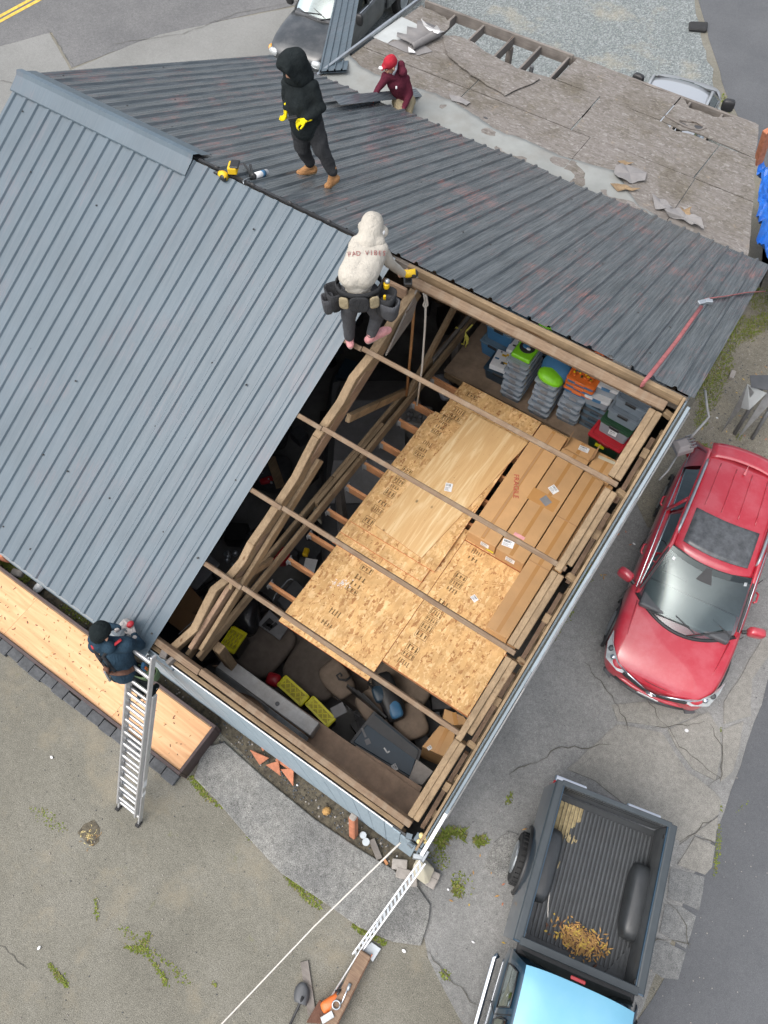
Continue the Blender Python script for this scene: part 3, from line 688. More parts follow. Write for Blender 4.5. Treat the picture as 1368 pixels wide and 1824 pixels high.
# gable wall and its rake
gp = [(-4.66, 0), (4.6, 0), (4.6, zf(4.6)-.09), (0, ZR-.09), (-4.66, zn(-4.66)-.09)]
part('gable_wall', MB().prism(gp, -.062, -.045, T=Matrix(((0, 0, 1, 0), (1, 0, 0, 0), (0, 1, 0, 0), (0, 0, 0, 1)))), M['siding'])
for k in range(11):
    y = -4.3+.41*k; part('gable_stud', MB().beam((-.1, y, .1), (-.1, y, zn(y)-.3 if y < 0 else 5.7), .045, .075, (0, 1, 0)), M['woldZ'])
def rake(x, w, h, dz, y0, y1, m, name='rake_board', b=.004, dx=0):
    return part(name, MB().beam((x+dx, y0, zn(y0)+dz), (x, y1, zn(y1)+dz), w, h, (0, -SN, 1)), m, bevel=b)
rake(-.085, .028, .12, -.04, -4.7, .0, M['woldY'])
rake(-.012, .034, .1, -.035, -4.25, -2.7, M['trim'], 'rake_trim'); rake(-.008, .036, .1, -.03, -2.72, -.06, M['trim'], 'rake_trim'); rake(-.01, .04, .07, -.035, -4.72, -4.2, M['white'], 'rake_trim')
tb = MB(); tb.tube([(.014, -4.3, zn(-4.3)-.02), (.018, -2.7, zn(-2.7)-.02), (.02, -1.3, zn(-1.3)-.02), (.018, -.1, zn(-.1)-.02)], .012, 8); part('rake_pipe', tb, M['dull_galv'], smooth=True)
cb = MB(); cb.tube([(.012, -2.9+.12*i, zn(-2.9+.12*i)+.03+.02*math.sin(i*1.7)) for i in range(17)], .008, 5); part('wall_cable', cb, M['grey'], smooth=True)
# gable rafter in short lengths between the purlins
for k in range(5):
    ya, yb = PY[k]-.05, PY[k+1]+.06
    for x, w in ((-.292, .07), (-.222, .066)):
        sh = [.0, .02, -.015, .025, 0][k]
        part('gable_rafter', MB().beam((x+sh, ya, zn(ya)-.115), (x+sh-.02, yb-.12*(x < -.25)*(k % 2), zn(yb)-.125), w, .13, (0, -SN, 1)), M['woldY'], bevel=.007)
    part('rafter_block', MB().beam((-.19, ya+.02, zn(ya)-.09), (-.10, ya+.02, zn(ya)-.12), .06, .06), M['woldX'], bevel=.004)
    ym = (ya+yb)/2; part('rafter_block', MB().box((-.145, ym, zn(ym)-.17), (.07, .10, .05), Matrix.Rotation(math.atan(SN), 3, 'X')), M['woldX'], bevel=.004)
    part('rafter_brace', MB().beam((-.15, ya, zn(ya)-.52), (-.15, yb, zn(yb)-.52), .05, .1), M['redwood'] if 'redwood' in M else M['wraftY'], bevel=.004)
# remaining walls, hidden floor
part('back_wall', MB().box((-4.65, 4.62, 1.85), (9.2, .06, 3.7)), M['wraftZ'])
part('end_wall', MB().prism(gp, -9.28, -9.22, T=Matrix(((0, 0, 1, 0), (1, 0, 0, 0), (0, 1, 0, 0), (0, 0, 0, 1)))), M['siding'])
obj('garage_floor', MB().box((-4.65, 0, .01), (9.1, 9.2, .02)), M['tiledirt'], kind='structure')
for y in (-1.6, 1.6): part('post', MB().beam((-3.5, y+.2, 0), (-3.5, y+.2, 3.08), .1, .1, (0, 1, 0)), M['wgreyZ'])
part('tie_beam', MB().beam((-6.4, -4.5, 3.2), (-6.4, 4.5, 3.2), .1, .2), M['wgreyY'])
part('corner_board', MB().box((-.115, -4.60, 3.28), (.1, .09, .12)).box((-.22, -4.64, 3.2), (.07, .06, .16), .3).box((-.06, -4.69, 3.08), (.09, .04, .2), .2).box((-.16, -4.7, 3.12), (.07, .03, .22), -.1), M['trim'], bevel=.004)
part('corner_flashing', MB().box((-.02, -4.74, 2.9), (.13, .05, .28), .4).box((.035, -4.7, 2.95), (.03, .12, .3)), M['galv'], bevel=.004)
fb = MB()
for k in range(9): fb.ball((-.09+rs.uniform(-.03, .05), -4.585+rs.uniform(-.05, .04), 3.37+rs.uniform(-.02, .04)), rs.uniform(.02, .04), 8)
part('foam_filler', fb, M['foam'], smooth=True)
# ------------------------------------------------------------------ low shed with the stripped roof
SHED = thing('shed', 'low shed with stripped grey sheet roof and bare joists at its far edge', 'shed', (-4.5, 6.6, 0))
def sp(name, mb, m, **k): return obj(name, mb, m, SHED, **k)
def rim(y): return -.36-1.02*(y-5.2)/3.05        # slanting right edge
def poly_rough(poly, jag, step=.08):
    out = []
    for i, (a, b) in enumerate(zip(poly, poly[1:]+poly[:1])):
        L = math.hypot(b[0]-a[0], b[1]-a[1]); jg = jag[i] if isinstance(jag, (list, tuple)) else jag
        k = max(1, int(L/step)) if jg else 1
        for j in range(k):
            u = j/k; x, y = a[0]+(b[0]-a[0])*u, a[1]+(b[1]-a[1])*u
            if j and jg: n = noise.noise_vector(V((x*4, y*4, i*3.3))); x += n.x*jg; y += n.y*jg
            out.append((x, y))
    return out
ZS = 3.56
sheets = [([(-8.5, 5.0), (-6.09, 5.0), (-6.08, 6.30), (-8.4, 6.30)], [0, 0, 0, 0]),
 ([(-6.07, 5.0), (-3.67, 5.0), (-3.65, 6.31), (-6.06, 6.31)], 0), ([(-3.66, 5.0), (-1.72, 5.0), (-1.74, 6.32), (-3.64, 6.32)], 0),
 ([(-1.71, 5.0), (rim(5), 5.0), (rim(6.32), 6.32), (-1.73, 6.32)], [0, .03, 0, 0]),
 ([(-8.4, 6.32), (-6.07, 6.32), (-6.06, 7.38), (-7.0, 7.42), (-7.35, 7.36), (-7.5, 7.3), (-8.28, 7.38)], [0, 0, .05, .08, .1, .08, 0]),
 ([(-6.05, 6.33), (-4.03, 6.33), (-4.01, 7.41), (-4.9, 7.38), (-5.4, 7.34), (-6.04, 7.36)], [0, 0, 0, .05, .06, 0]),
 ([(-4.0, 6.33), (-1.77, 6.34), (-1.73, 7.32), (-2.25, 7.34), (-2.5, 7.27), (-2.75, 7.36), (-3.99, 7.41)], [0, 0, 0, .03, .05, .04, 0]),
 ([(-1.75, 6.34), (rim(6.34), 6.34), (rim(7.33), 7.33), (-1.71, 7.33)], [0, .03, 0, 0]),
 ([(-4.9, 7.42), (-2.84, 7.39), (-2.80, 8.2), (-3.3, 8.12), (-4.0, 8.2), (-4.85, 8.22)], [0, 0, .03, .06, .06, .03]),
 ([(-2.81, 7.39), (-2.5, 7.36), (-2.05, 7.42), (rim(7.4), 7.35), (rim(8.2), 8.2), (-1.75, 8.2), (-2.1, 7.98), (-2.55, 7.98), (-2.78, 8.18)], [.06, .1, 0, .03, .05, .06, .05, .05, .0]),
 ([(-8.28, 7.4), (-7.55, 7.35), (-7.35, 7.6), (-7.45, 7.9), (-7.62, 7.98), (-8.2, 8.0)], [0, .1, .1, .08, .06, 0])]
for i, (p, jg) in enumerate(sheets): sp('roof_sheet', MB().prism(poly_rough(p, jg), ZS-.018, ZS+.002*(i % 3)), M['osb_old'])
up = [tuple(at(x, y, 3.62)[:2]) for x, y in [(788, 60), (810, 62), (838, 72), (862, 88), (900, 110), (940, 128), (962, 138), (900, 168), (862, 145), (838, 132), (815, 112), (797, 98)]]
u_ = MB().prism(poly_rough(up, .04), 3.585, 3.6); u_.v = [p+V((0, 0, .05*max(0, noise.noise(p*1.4)))) for p in u_.v]; sp('loose_sheet', u_, M['osb_old'], label='cracked loose sheet lying over the others')
# holes
for px, py, a, b in ((1215, 222, .11, .05), (1245, 227, .09, .045), (865, 210, .05, .02)):
    p = at(px, py, ZS+.004); hm = MB()
    hm.prism(poly_rough([(p.x+a*math.cos(q), p.y+b*math.sin(q)) for q in [k*.7 for k in range(9)]], .03, .03), ZS+.0045, ZS+.0065); sp('rot_hole', hm, M['dark'])
edge = MB()
for (x0, y0), (x1, y1) in zip([(1184, 205), (1198, 215), (1212, 222), (1230, 230), (1246, 232)], [(1198, 215), (1212, 222), (1230, 230), (1246, 232), (1258, 226)]):
    edge.beam(at(x0, y0, ZS+.01), at(x1, y1, ZS+.01), .03, .02)
for (x0, y0), (x1, y1) in zip([(1210, 214), (1226, 216), (1240, 217)], [(1226, 216), (1240, 217), (1252, 224)]): edge.beam(at(x0, y0, ZS+.02), at(x1, y1, ZS+.01), .04, .02)
edge.rough(.03); sp('torn_edge', edge, M['wgreyX'])
# joists and far fascia
for x, ya in ((-7.5, 7.3), (-6.86, 7.1), (-6.2, 7.2), (-5.62, 7.2), (-5.02, 7.05), (-4.4, 5), (-3.8, 5), (-3.2, 5), (-2.6, 5), (-2.0, 5)):
    sp('joist', MB().beam((x, ya, 3.45), (x, 8.18, 3.45), .045, .17), M['wgreyY'], bevel=.005)
sp('fascia', MB().beam((-8.22, 8.22, 3.47), (-4.95, 8.22, 3.47), .05, .2), M['wgreyX'], bevel=.005)
sp('fascia', MB().beam((-4.95, 8.23, 3.45), (rim(8.2)-.05, 8.23, 3.45), .05, .18), M['wgreyX'], bevel=.005)
sp('blocking', MB().beam((-5.9, 7.36, 3.4), (-5.05, 7.36, 3.4), .05, .1), M['woldX'], bevel=.005)
sp('blocking', MB().box((-5.42, 7.46, 3.52), (.07, .05, .16)), M['dark_grey'], bevel=.005)
# walls under it
sp('side_wall', MB().beam((-8.46, 4.8, 1.75), (-8.24, 8.15, 1.75), .06, 3.5), M['wgreyZ'])
sp('side_wall', MB().beam((rim(5)-.12, 4.8, 1.75), (rim(8.1)-.12, 8.1, 1.75), .06, 3.5), M['wgreyZ'])
for x in (-8.15, -6.2, -4.4, -2.6): sp('post', MB().beam((x, 8.1, 0), (x, 8.1, 3.36), .1, .1, (0, 1, 0)), M['wgreyZ'])
sp('edge_trim', MB().beam((-8.58, 4.95, 3.6), (-8.3, 8.2, 3.6), .05, .06), M['galv'], bevel=.004)
# membrane strip that runs up from the steel to the sheets
me_ = [(-8.55, 6.0), (-8.2, 5.85), (-7.9, 5.75), (-6.9, 5.83), (-6.2, 5.88), (-5.6, 5.74), (-5.12, 5.6), (-4.65, 5.65), (-3.8, 5.62), (-2.9, 5.78), (-2.7, 5.6), (-2.2, 5.22), (-1.9, 5.2), (-1.5, 5.06), (-1.2, 4.98)]
def up_y(x):
    for (a, ya), (b, yb) in zip(me_, me_[1:]):
        if a <= x <= b: return ya+(yb-ya)*(x-a)/(b-a)
    return me_[-1][1]
def memb(u, v):
    x = -8.55+(7.35)*u; y1 = up_y(x)+.05*noise.noise(V((x*5, 1, 1))); y = 4.5+(y1-4.5)*v
    z = ZS+.006 + (.24*max(0, 1-v*(y1-4.5)/.62)**1.5) + .012*noise.noise(V((x*2.5, y*3, 0)))*(1 if v < .98 else 0)
    return (x, y, z)
sp('roof_membrane', MB().grid(memb, 90, 14), M['membrane'], smooth=True, solid=.004)
wp = [tuple(at(x, y, ZS+.01)[:2]) for x, y in [(716, 30), (747, 46), (741, 70), (735, 75), (700, 70), (690, 77), (664, 66)]]
sp('roof_membrane', MB().prism(poly_rough(wp, .02), ZS+.005, ZS+.011), M['membrane_white'], label='pale bare membrane near the edge trim')
fp = [tuple(at(x, y, ZS+.01)[:2]) for x, y in [(690, 78), (735, 62), (752, 78), (770, 92), (745, 99), (715, 90)]]
sp('felt_underlay', MB().prism(poly_rough(fp, .03), ZS+.012, ZS+.017), M['felt'])
# curled felt
def torn(cx, cy, pts, m, lift):
    P = [at(x, y, ZS+.015) for x, y in pts]; P = [V((x, y, ZS+.015)) for x, y in poly_rough([(p.x, p.y) for p in P], .035, .035)]; c = sum(P, V())/len(P); mb = MB()
    vs = [c+V((0, 0, lift*.4))]+[p+V((0, 0, lift*max(0, .45+1.1*noise.noise(p*6)))) for p in P]
    mb.add(vs, [(0, i+1, (i+1) % len(P)+1) for i in range(len(P))]); return sp('torn_felt', mb, m, solid=.006)
torn(0, 0, [(1096, 300), (1112, 292), (1138, 303), (1150, 310), (1148, 325), (1118, 326), (1100, 322), (1094, 312)], M['felt'], .06)
torn(0, 0, [(1100, 288), (1112, 287), (1128, 292), (1110, 296)], M['woldX'], .04)
torn(0, 0, [(1158, 352), (1180, 358), (1198, 372), (1190, 378), (1168, 375)], M['felt'], .09)
torn(0, 0, [(1180, 382), (1205, 376), (1225, 385), (1245, 395), (1252, 412), (1230, 405), (1205, 392)], M['felt'], .1)
torn(0, 0, [(1208, 375), (1216, 380), (1228, 378), (1228, 388), (1215, 390)], M['woldX'], .12)
torn(0, 0, [(800, 170), (820, 176), (838, 184), (830, 190), (805, 180)], M['felt'], .03)
torn(0, 0, [(1086, 330), (1110, 332), (1140, 340), (1100, 342)], M['woldX'], .05)
# fold over roll
def fold():
    mb = MB(); a = at(733, 84, ZS+.08); b = at(781, 58, ZS+.08); ax = (b-a).normalized(); up = V((0, 0, 1)); n = up.cross(ax)
    rings = []
    for i in range(9):
        q = i/8; c = a.lerp(b, q); r = .075+.03*q
        rings.append([c+(n*math.cos(t)+up*math.sin(t))*(r*(1-.05*t)) for t in [.8*k for k in range(9)]])
    m = len(rings[0]); mb.add([p for r in rings for p in r], [(j*m+i, j*m+i+1, (j+1)*m+i+1, (j+1)*m+i) for j in range(8) for i in range(m-1)])
    top = [r[2] for r in rings]; ext = [p-n*(-.42-.1*math.sin(i*2.1))+V((0, 0, -.05)) for i, p in enumerate(top)]
    mb.add(top+ext, [(i, i+1, 9+i+1, 9+i) for i in range(8)])
    return mb
FR = thing('rolled_felt', 'curled back roll of torn grey roofing felt on the shed roof', 'roofing felt', at(757, 75, ZS+.02))
obj('felt_roll', fold(), M['felt'], FR, smooth=True, solid=.006)
fl = MB(); q0 = [at(x, y, ZS+z) for x, y, z in [(750, 33, .3), (762, 45, .25), (772, 50, .22), (778, 45, .3), (785, 55, .2), (792, 56, .18), (780, 60, .15), (764, 54, .17), (755, 45, .2)]]
fl.add(q0, [tuple(range(9))]); obj('white_flap', fl, M['white'], FR, solid=.004)
wt = MB(); wt.add([at(x, y, ZS+.05) for x, y in [(727, 83), (737, 90), (740, 94), (728, 93)]], [(0, 1, 2, 3)]); obj('white_flap', wt, M['white'], FR, solid=.004)
# ------------------------------------------------------------------ loose sheets on the loft joists
def plate(name, poly, z0, z1, label, cat, mats, group=None, lip=0, seed=0):
    t = thing(name, label, cat, (sum(p[0] for p in poly)/len(poly), sum(p[1] for p in poly)/len(poly), z0), 0, group)
    obj('panel', MB().prism(poly, z0, z1, 0, 1), mats, t, bevel=.002); return t
def rect(x0, x1, y0, y1, a=0):
    c = ((x0+x1)/2, (y0+y1)/2); q = [(x0, y0), (x1, y0), (x1, y1), (x0, y1)]
    return [(c[0]+(x-c[0])*math.cos(a)-(y-c[1])*math.sin(a), c[1]+(x-c[0])*math.sin(a)+(y-c[1])*math.cos(a)) for x, y in q]
OS = [M['osb'], M['red_edge']]; GO = 'strand boards laid over the loft joists'
rk = random.Random(21)
def stamps(parent, x, y0, y1, z, w=.13, seed=0):
    mb = MB(); y = y0; r = random.Random(seed)
    while y < y1:
        if r.random() < .72:
            L = r.uniform(.05, .12); k = r.randint(3, 5); fr = r.random() < .5
            if fr:
                for yy in (y, y+L): mb.box((x, yy, z+.0006), (w, .006, .001))
                for xx in (x-w/2, x+w/2): mb.box((xx, y+L/2, z+.0006), (.006, L, .001))
            for i in range(k):
                xx = x-w/2+(i+.5)*w/k
                mb.box((xx, y+L/2, z+.0007), (w/k*.35, L*r.uniform(.45, .8), .001))
                if r.random() < .6: mb.box((xx+w/k*.15, y+L*r.uniform(.2, .8), z+.0007), (w/k*.8, .008, .001))
            y += L+.02
        else: y += r.uniform(.04, .12)
    obj('printed_mark', mb, M['stamp'], parent, kind='stuff')
ZL = 3.064
s1 = plate('strand_board', rect(-2.95, -1.58, -3.46, -1.05), ZL, ZL+.018, 'front left strand board whose torn lower edge overhangs the sofa', 'strand board', OS, GO)
stamps(s1, -2.42, -3.2, -1.9, ZL+.018, .17, 3); 
s2 = plate('strand_board', rect(-1.575, -.36, -3.15, -1.2), ZL-.002, ZL+.016, 'front right strand board beside the gable rafters with a stamp on its lower corner', 'strand board', OS, GO)
stamps(s2, -1.35, -3.08, -1.0, ZL+.016, .16, 5)
s2b = plate('strand_board', rect(-1.575, -.36, -1.19, 1.0), ZL-.002, ZL+.016, 'strand board lying under the long cartons', 'strand board', OS, GO)
s3 = plate('strand_board', rect(-3.03, -1.73, -2.2, .25, .004), ZL+.020, ZL+.036, 'lowest board of the middle stack with a red lower edge', 'strand board', OS, GO)
s4 = plate('strand_board', rect(-3.01, -1.72, -2.03, .27, -.006), ZL+.038, ZL+.054, 'middle board of the middle stack set back from the one below', 'strand board', OS, GO)
s5 = plate('strand_board', rect(-2.98, -1.66, -1.83, .3, .0), ZL+.056, ZL+.072, 'top board of the middle stack under the pine plywood', 'strand board', OS, GO)
stamps(s5, -2.78, -1.75, .28, ZL+.072, .14, 8)
s6 = plate('strand_board', rect(-2.93, -1.62, .31, 1.0), ZL+.016, ZL+.034, 'short strand board nearest the stacked storage boxes', 'strand board', OS, GO)
stamps(s6, -2.7, .35, .9, ZL+.034, .16, 9)
pl = plate('plywood_sheet', [(-2.68, -1.70), (-1.9, -1.76), (-1.60, .56), (-2.52, .56)], ZL+.074, ZL+.084, 'knotty pine plywood sheet with a white label lying on the strand boards', 'plywood', [M['ply'], M['wnewX']])
def sticker(parent, c, w, h, a, m='white', bars=True, name='label', normal=(0, 0, 1), k=6):
    n = V(normal).normalized(); x = (V((math.cos(a), math.sin(a), 0)) if abs(n.z) > .9 else V((0, 0, 1)).cross(n)).normalized(); y = n.cross(x); c = V(c)
    def quad(mb, u, v, w, h, d): mb.add([c+n*d+x*(u+i*w/2)+y*(v+j*h/2) for i, j in ((-1, -1), (1, -1), (1, 1), (-1, 1))], [(0, 1, 2, 3)])
    mb = MB(); quad(mb, 0, 0, w, h, .0012); o = obj(name, mb, M[m], parent)
    if bars:
        b = MB(); r = random.Random(int(c.x*1000))
        for i in range(9): quad(b, w*(-.38+.6*i/8), h*.25, w*.035*r.uniform(.5, 1.6), h*.3, .0022)
        for i in range(4): L = w*r.uniform(.3, .8); quad(b, -w*.42+L/2, h*(-.05-.11*i), L, h*.035, .0022)
        obj('print', b, M['ink'], parent, kind='stuff')
    return o
p_ = at(799, 868, ZL+.085); sticker(pl, p_, .10, .13, .35)
w_ = MB(); 
for k in range(40): 
    p = at(608+rk.gauss(0, 9), 1040+rk.gauss(0, 4), ZL+.0185); w_.box((p.x, p.y, ZL+.0188), (rk.uniform(.006, .03), rk.uniform(.004, .012), .001), rk.uniform(0, 3))
obj('spilled_paint', w_, M['white'], s1, kind='stuff')
sticker(s2, at(845, 1066, ZL+.017), .09, .07, -.4, k=4)
# ------------------------------------------------------------------ long cartons
GC = 'long cartons laid along the loft'
def carton(x0, x1, y0, y1, z0, z1, label, cat='carton', group=GC, seams=(), name='long_carton', m='card', lift=0):
    t = thing(name, label, cat, ((x0+x1)/2, (y0+y1)/2, z0), 0, group)
    b = MB().box(((x0+x1)/2, (y0+y1)/2, (z0+z1)/2), (x1-x0, y1-y0, z1-z0)); b.rough(.004)
    obj('carton_body', b, M[m], t, bevel=.006)
    for y in (y0, y1):       # flap folded over each end
        s = -1 if y == y0 else 1
        obj('end_flap', MB().box(((x0+x1)/2, y+s*.003, z1-.07), (x1-x0-.012, .004, .13)), M[m], t)
    for y in seams: obj('lid_seam', MB().box(((x0+x1)/2, y, z1+.003), (x1-x0-.01, .012, .004)), M['card_dark'], t)
    obj('tape_strip', MB().box(((x0+x1)/2, (y0+y1)/2, z1+.0012), (.05, y1-y0-.02, .001)), M['tape'], t)
    return t
zc = ZL+.018
c1 = carton(-1.565, -1.15, -1.18, .80, zc, 3.345, 'long carton beside the plywood with a faded red fragile mark')
text('red_lettering', 'FRAGILE', .10, Matrix.Translation((at(919, 866, 3.352)))@Matrix.Rotation(R(-62), 4, 'Z'), M['red_ink'], c1)
sticker(c1, (-1.30, -1.186, 3.24), .12, .1, 0, normal=(0, -1, 0)); obj('tape_strip', MB().box((-1.21, -1.1868, 3.16), (.1, .001, .03)), M['yellow'], c1)
obj('tape_strip', MB().box((-1.36, -.2, 3.3465), (.03, 1.9, .001)), M['card_dark'], c1)
c2 = carton(-1.135, -.735, -1.19, .62, zc, 3.35, 'long carton with a taped white shipping pouch on its lid')
sticker(c2, at(986, 872, 3.352), .12, .10, -.45); sticker(c2, at(972, 892, 3.354), .13, .11, -.4, 'grey', False); obj('tape_strip', MB().box((at(968, 890, 3.352)), (.39, .2, .001)), M['tape'], c2)
sticker(c2, at(905, 968, 3.352), .15, .1, .2); sticker(c2, (-.92, -1.196, 3.25), .13, .11, 0, normal=(0, -1, 0)); sticker(c2, at(925, 955, 3.352), .15, .05, .0, 'c_pink', False)
c3 = carton(-.72, -.42, -2.16, .44, zc, 3.35, 'longest carton of the loft reaching down to the lower strand board', seams=(-1.1, -.35))
t_ = text('red_lettering', '= = =', .12, Matrix.Translation(at(880, 1040, 3.352))@Matrix.Rotation(R(25), 4, 'Z'), M['tape'], c3)
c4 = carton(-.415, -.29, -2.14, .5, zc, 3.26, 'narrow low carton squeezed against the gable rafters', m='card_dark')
c5 = carton(-1.12, -.74, .64, .86, zc, 3.33, 'short carton end with an open flap by the red lidded tote', name='open_carton', group='open cartons by the storage boxes')
for q_ in ([(-1.13, .64, 3.33), (-1.13, .84, 3.33), (-1.12, .86, 3.47), (-1.11, .66, 3.42)], [(-.74, .62, 3.33), (-.74, .86, 3.33), (-.72, .88, 3.47), (-.70, .66, 3.43)]): obj('flap', MB().add(q_, [(0, 1, 2, 3)]), M['card_dark'], c5, solid=.004)
sticker(c5, at(1040, 800, 3.34), .14, .08, .1)
c6 = carton(-.71, -.36, .46, .84, zc, 3.34, 'carton with a crushed pale flap at its end near the gable', name='open_carton', group='open cartons by the storage boxes')
sticker(c6, (-.53, .78, 3.344), .28, .05, .1, 'beige', False)
# ------------------------------------------------------------------ storage boxes on the far deck
DK = 2.70
ORD = ['lowest', 'second', 'third', 'fourth', 'fifth', 'sixth', 'seventh', 'eighth']
def binmesh(w, d, h, tp=.9, lid='lid', mb_m='clearbin', lid_m='cloudbin', content=None, seed=0, latch='grey'):
    t = thing('storage_box', '', '', (0, 0, 0))
    def ring(z, k, r=.03): 
        a, b = w/2*k, d/2*k; q = []
        for sx, sy, a0 in ((1, 1, 0), (-1, 1, 90), (-1, -1, 180), (1, -1, 270)):
            for e in (0, 45, 90): q.append(V((sx*(a-r)+r*math.cos(R(a0+e)), sy*(b-r)+r*math.sin(R(a0+e)), z)))
        return q
    b = MB(); b.loft([ring(0, tp), ring(h*.5, (tp+1)/2), ring(h-.02, .985), ring(h-.018, 1.0)]); obj('tub', b, M[mb_m], t, local=True, smooth=False)
    l = MB(); l.loft([ring(h-.018, 1.03), ring(h, 1.03), ring(h+.006, .96), ring(h+.006, .88), ring(h-.002, .85)]); obj('lid', l, M[lid_m], t, local=True)
    for s in (-1, 1):
        obj('latch', MB().box((0, s*d/2*1.03, h-.01), (w*.34, .018, .05)), M[latch], t, local=True, bevel=.004)
    if content:
        r = random.Random(seed); c = MB()
        for _ in range(10): c.box((r.uniform(-.34, .34)*w, r.uniform(-.36, .36)*d, h*r.uniform(.25, .62)), (r.uniform(.05, .14), r.uniform(.05, .16), h*.3), r.uniform(0, 3), r.randrange(len(content)))
        obj('contents', c, [M[x] for x in content], t, local=True)
    return t
def put(t, x, y, z, a, label, group, cat='storage box'):
    t.location = (x, y, z); t.rotation_euler = (0, 0, a); return tag(t, label, cat, group)
GB = 'clear storage boxes stacked on the far deck'
proto = binmesh(.33, .62, .125, content=['grey', 'redp', 'dark_grey', 'bluep', 'c_tan'])
used = False
def stack(px, py, n, what, dx=0, h=.13):
    global used
    p = at(px, py, DK)
    for i in range(n):
        o = proto if not used else copy_tree(proto); used = True
        put(o, p.x+rk.uniform(-.015, .015), p.y+.31+rk.uniform(-.02, .03), DK+.004+h*i, rk.uniform(-.03, .03), f'{ORD[i]} box from the bottom of the clear stack {what}', GB)
    return p.x, p.y+.31, DK+.004+h*n
A = stack(905, 716, 7, 'topped by a green toy case'); B = stack(953, 744, 6, 'topped by a blue and lime bag'); C = stack(1002, 770-14, 5, 'under the orange and blue trays')
proto2 = binmesh(.40, .62, .145, mb_m='bluebin', lid_m='dark_grey', content=['bluep', 'dark_grey', 'white', 'navyp'], latch='navyp'); pD = at(1042, 772, DK)
for i in range(4):
    o = proto2 if i == 0 else copy_tree(proto2)
    put(o, pD.x, pD.y+.38, DK+.004+.15*i, rk.uniform(-.03, .03), f'{ORD[i]} blue grey box from the bottom of the stack under the white drawers', 'blue grey storage boxes')
Dz = DK+.004+.6
# orange rimmed trays
pt = binmesh(.42, .6, .1, tp=.94, mb_m='bluep', lid_m='orange', latch='orange')
for i in range(3):
    o = pt if i == 0 else copy_tree(pt); put(o, C[0]+.02, C[1]+.05, C[2]+.105*i, .02, f'{ORD[i]} orange rimmed blue tray from the bottom', 'orange rimmed blue trays')
tm = MB(); r7 = random.Random(9)
for _ in range(46): tm.ball((C[0]+.02+r7.uniform(-.15, .15), C[1]+.05+r7.uniform(-.23, .23), C[2]+.325), (r7.uniform(.015, .035), r7.uniform(.015, .035), .015), 6, r7.randrange(4))
obj('toy_figures', tm, [M['toolyellow'], M['dkgreen'], M['dark_grey'], M['orange']], kind='stuff')
# green toy case and bag
gx, gy, gz = A; t = thing('toy_case', 'lime green toy case with a dark printed window on the clear stack', 'toy case', (gx, gy-.05, gz))
obj('case_shell', MB().box((gx, gy-.06, gz+.04), (.3, .36, .08)), M['greenp'], t, bevel=.025, seg=3)
obj('case_window', MB().lathe([(.0, 0), (.115, 0), (.115, .006), (.09, .012), (0, .014)], (gx, gy-.03, gz+.08), 16), M['ink'], t); 
obj('case_picture', MB().ball((gx-.02, gy-.03, gz+.093), (.06, .05, .008), 10), M['bluep'], t, smooth=True); obj('case_print', MB().ball((gx+.03, gy-.06, gz+.094), (.035, .025, .01), 10), M['white'], t, smooth=True)
t = thing('toy_tray', 'dark tray of loose toys behind the lime toy case', 'toy tray', (gx+.02, gy+.28, gz)); tr = MB().box((gx+.06, gy+.3, gz+.03), (.36, .3, .06)); obj('tray', tr, M['grey'], t, bevel=.01)
tm = MB()
for _ in range(26): tm.box((gx+.06+r7.uniform(-.14, .14), gy+.3+r7.uniform(-.11, .11), gz+.075), (r7.uniform(.02, .07), r7.uniform(.02, .05), .03), r7.uniform(0, 3), r7.randrange(4))
obj('loose_toys', tm, [M['white'], M['dark'], M['greenp'], M['navyp']], t)
hp = MB(); hp.tube([(gx+.05+.13*math.cos(a), gy+.42+.1*math.sin(a), gz+.2) for a in [k*.52 for k in range(13)]], .02, 6, cap=False); tag(obj('toy_hoop', hp, M['greenp'], smooth=True), 'lime toy hoop lying behind the toy case', 'toy hoop')
bx_, by_, bz_ = B; t = thing('drawstring_bag', 'blue and lime drawstring bag slumped on the middle clear stack', 'bag', (bx_, by_, bz_))
bm_ = MB().ball((bx_+.0, by_+.0, bz_+.07), (.2, .25, .11), 14); bm_.rough(.09); obj('bag_body', bm_, M['bluep'], t, smooth=True)
bm_ = MB().ball((bx_, by_-.15, bz_+.06), (.185, .15, .105), 14); bm_.rough(.07); obj('bag_panel', bm_, M['greenp'], t, smooth=True)
bm_ = MB().ball((bx_+.03, by_+.3, bz_+.08), (.15, .14, .12), 10); bm_.rough(.12); t = obj('crumpled_bag', bm_, M['navyp'], smooth=True); tag(t, 'crumpled dark bag behind the blue and lime bag', 'bag')
# white drawers and big clear boxes
dw = binmesh(.36, .58, .17, tp=.95, mb_m='cloudbin', lid_m='white', content=['white', 'grey'], latch='bluep'); put(dw, pD.x-.06, pD.y+.32, Dz+.0, .1, 'lower white drawer box with a blue latch', 'white drawer boxes')
o = copy_tree(dw); put(o, pD.x-.02, pD.y+.42, Dz+.18, .1, 'upper white lidded box with a blue latch', 'white drawer boxes')
pr = at(1062, 812, DK); rt = binmesh(.52, .78, .32, tp=.86, mb_m='dkgreen', lid_m='redp', latch='redp'); put(rt, pr.x+.05, pr.y+.42, DK, -.08, 'dark green tote with a bright red lid', None, 'tote')
sticker(rt, (pr.x-.02, pr.y+.42-.37, DK+.18), .14, .07, 0, 'yellow', False, normal=(0, -1, .1))
bc = binmesh(.46, .64, .27, tp=.9, mb_m='cloudbin', lid_m='dkgreen', content=['c_pink', 'white', 'grey', 'redp'], latch='black'); put(bc, pr.x+.08, pr.y+.45, DK+.335, -.08, 'cloudy box with a dark green lid on the red lidded tote', 'large clear boxes on the tote')
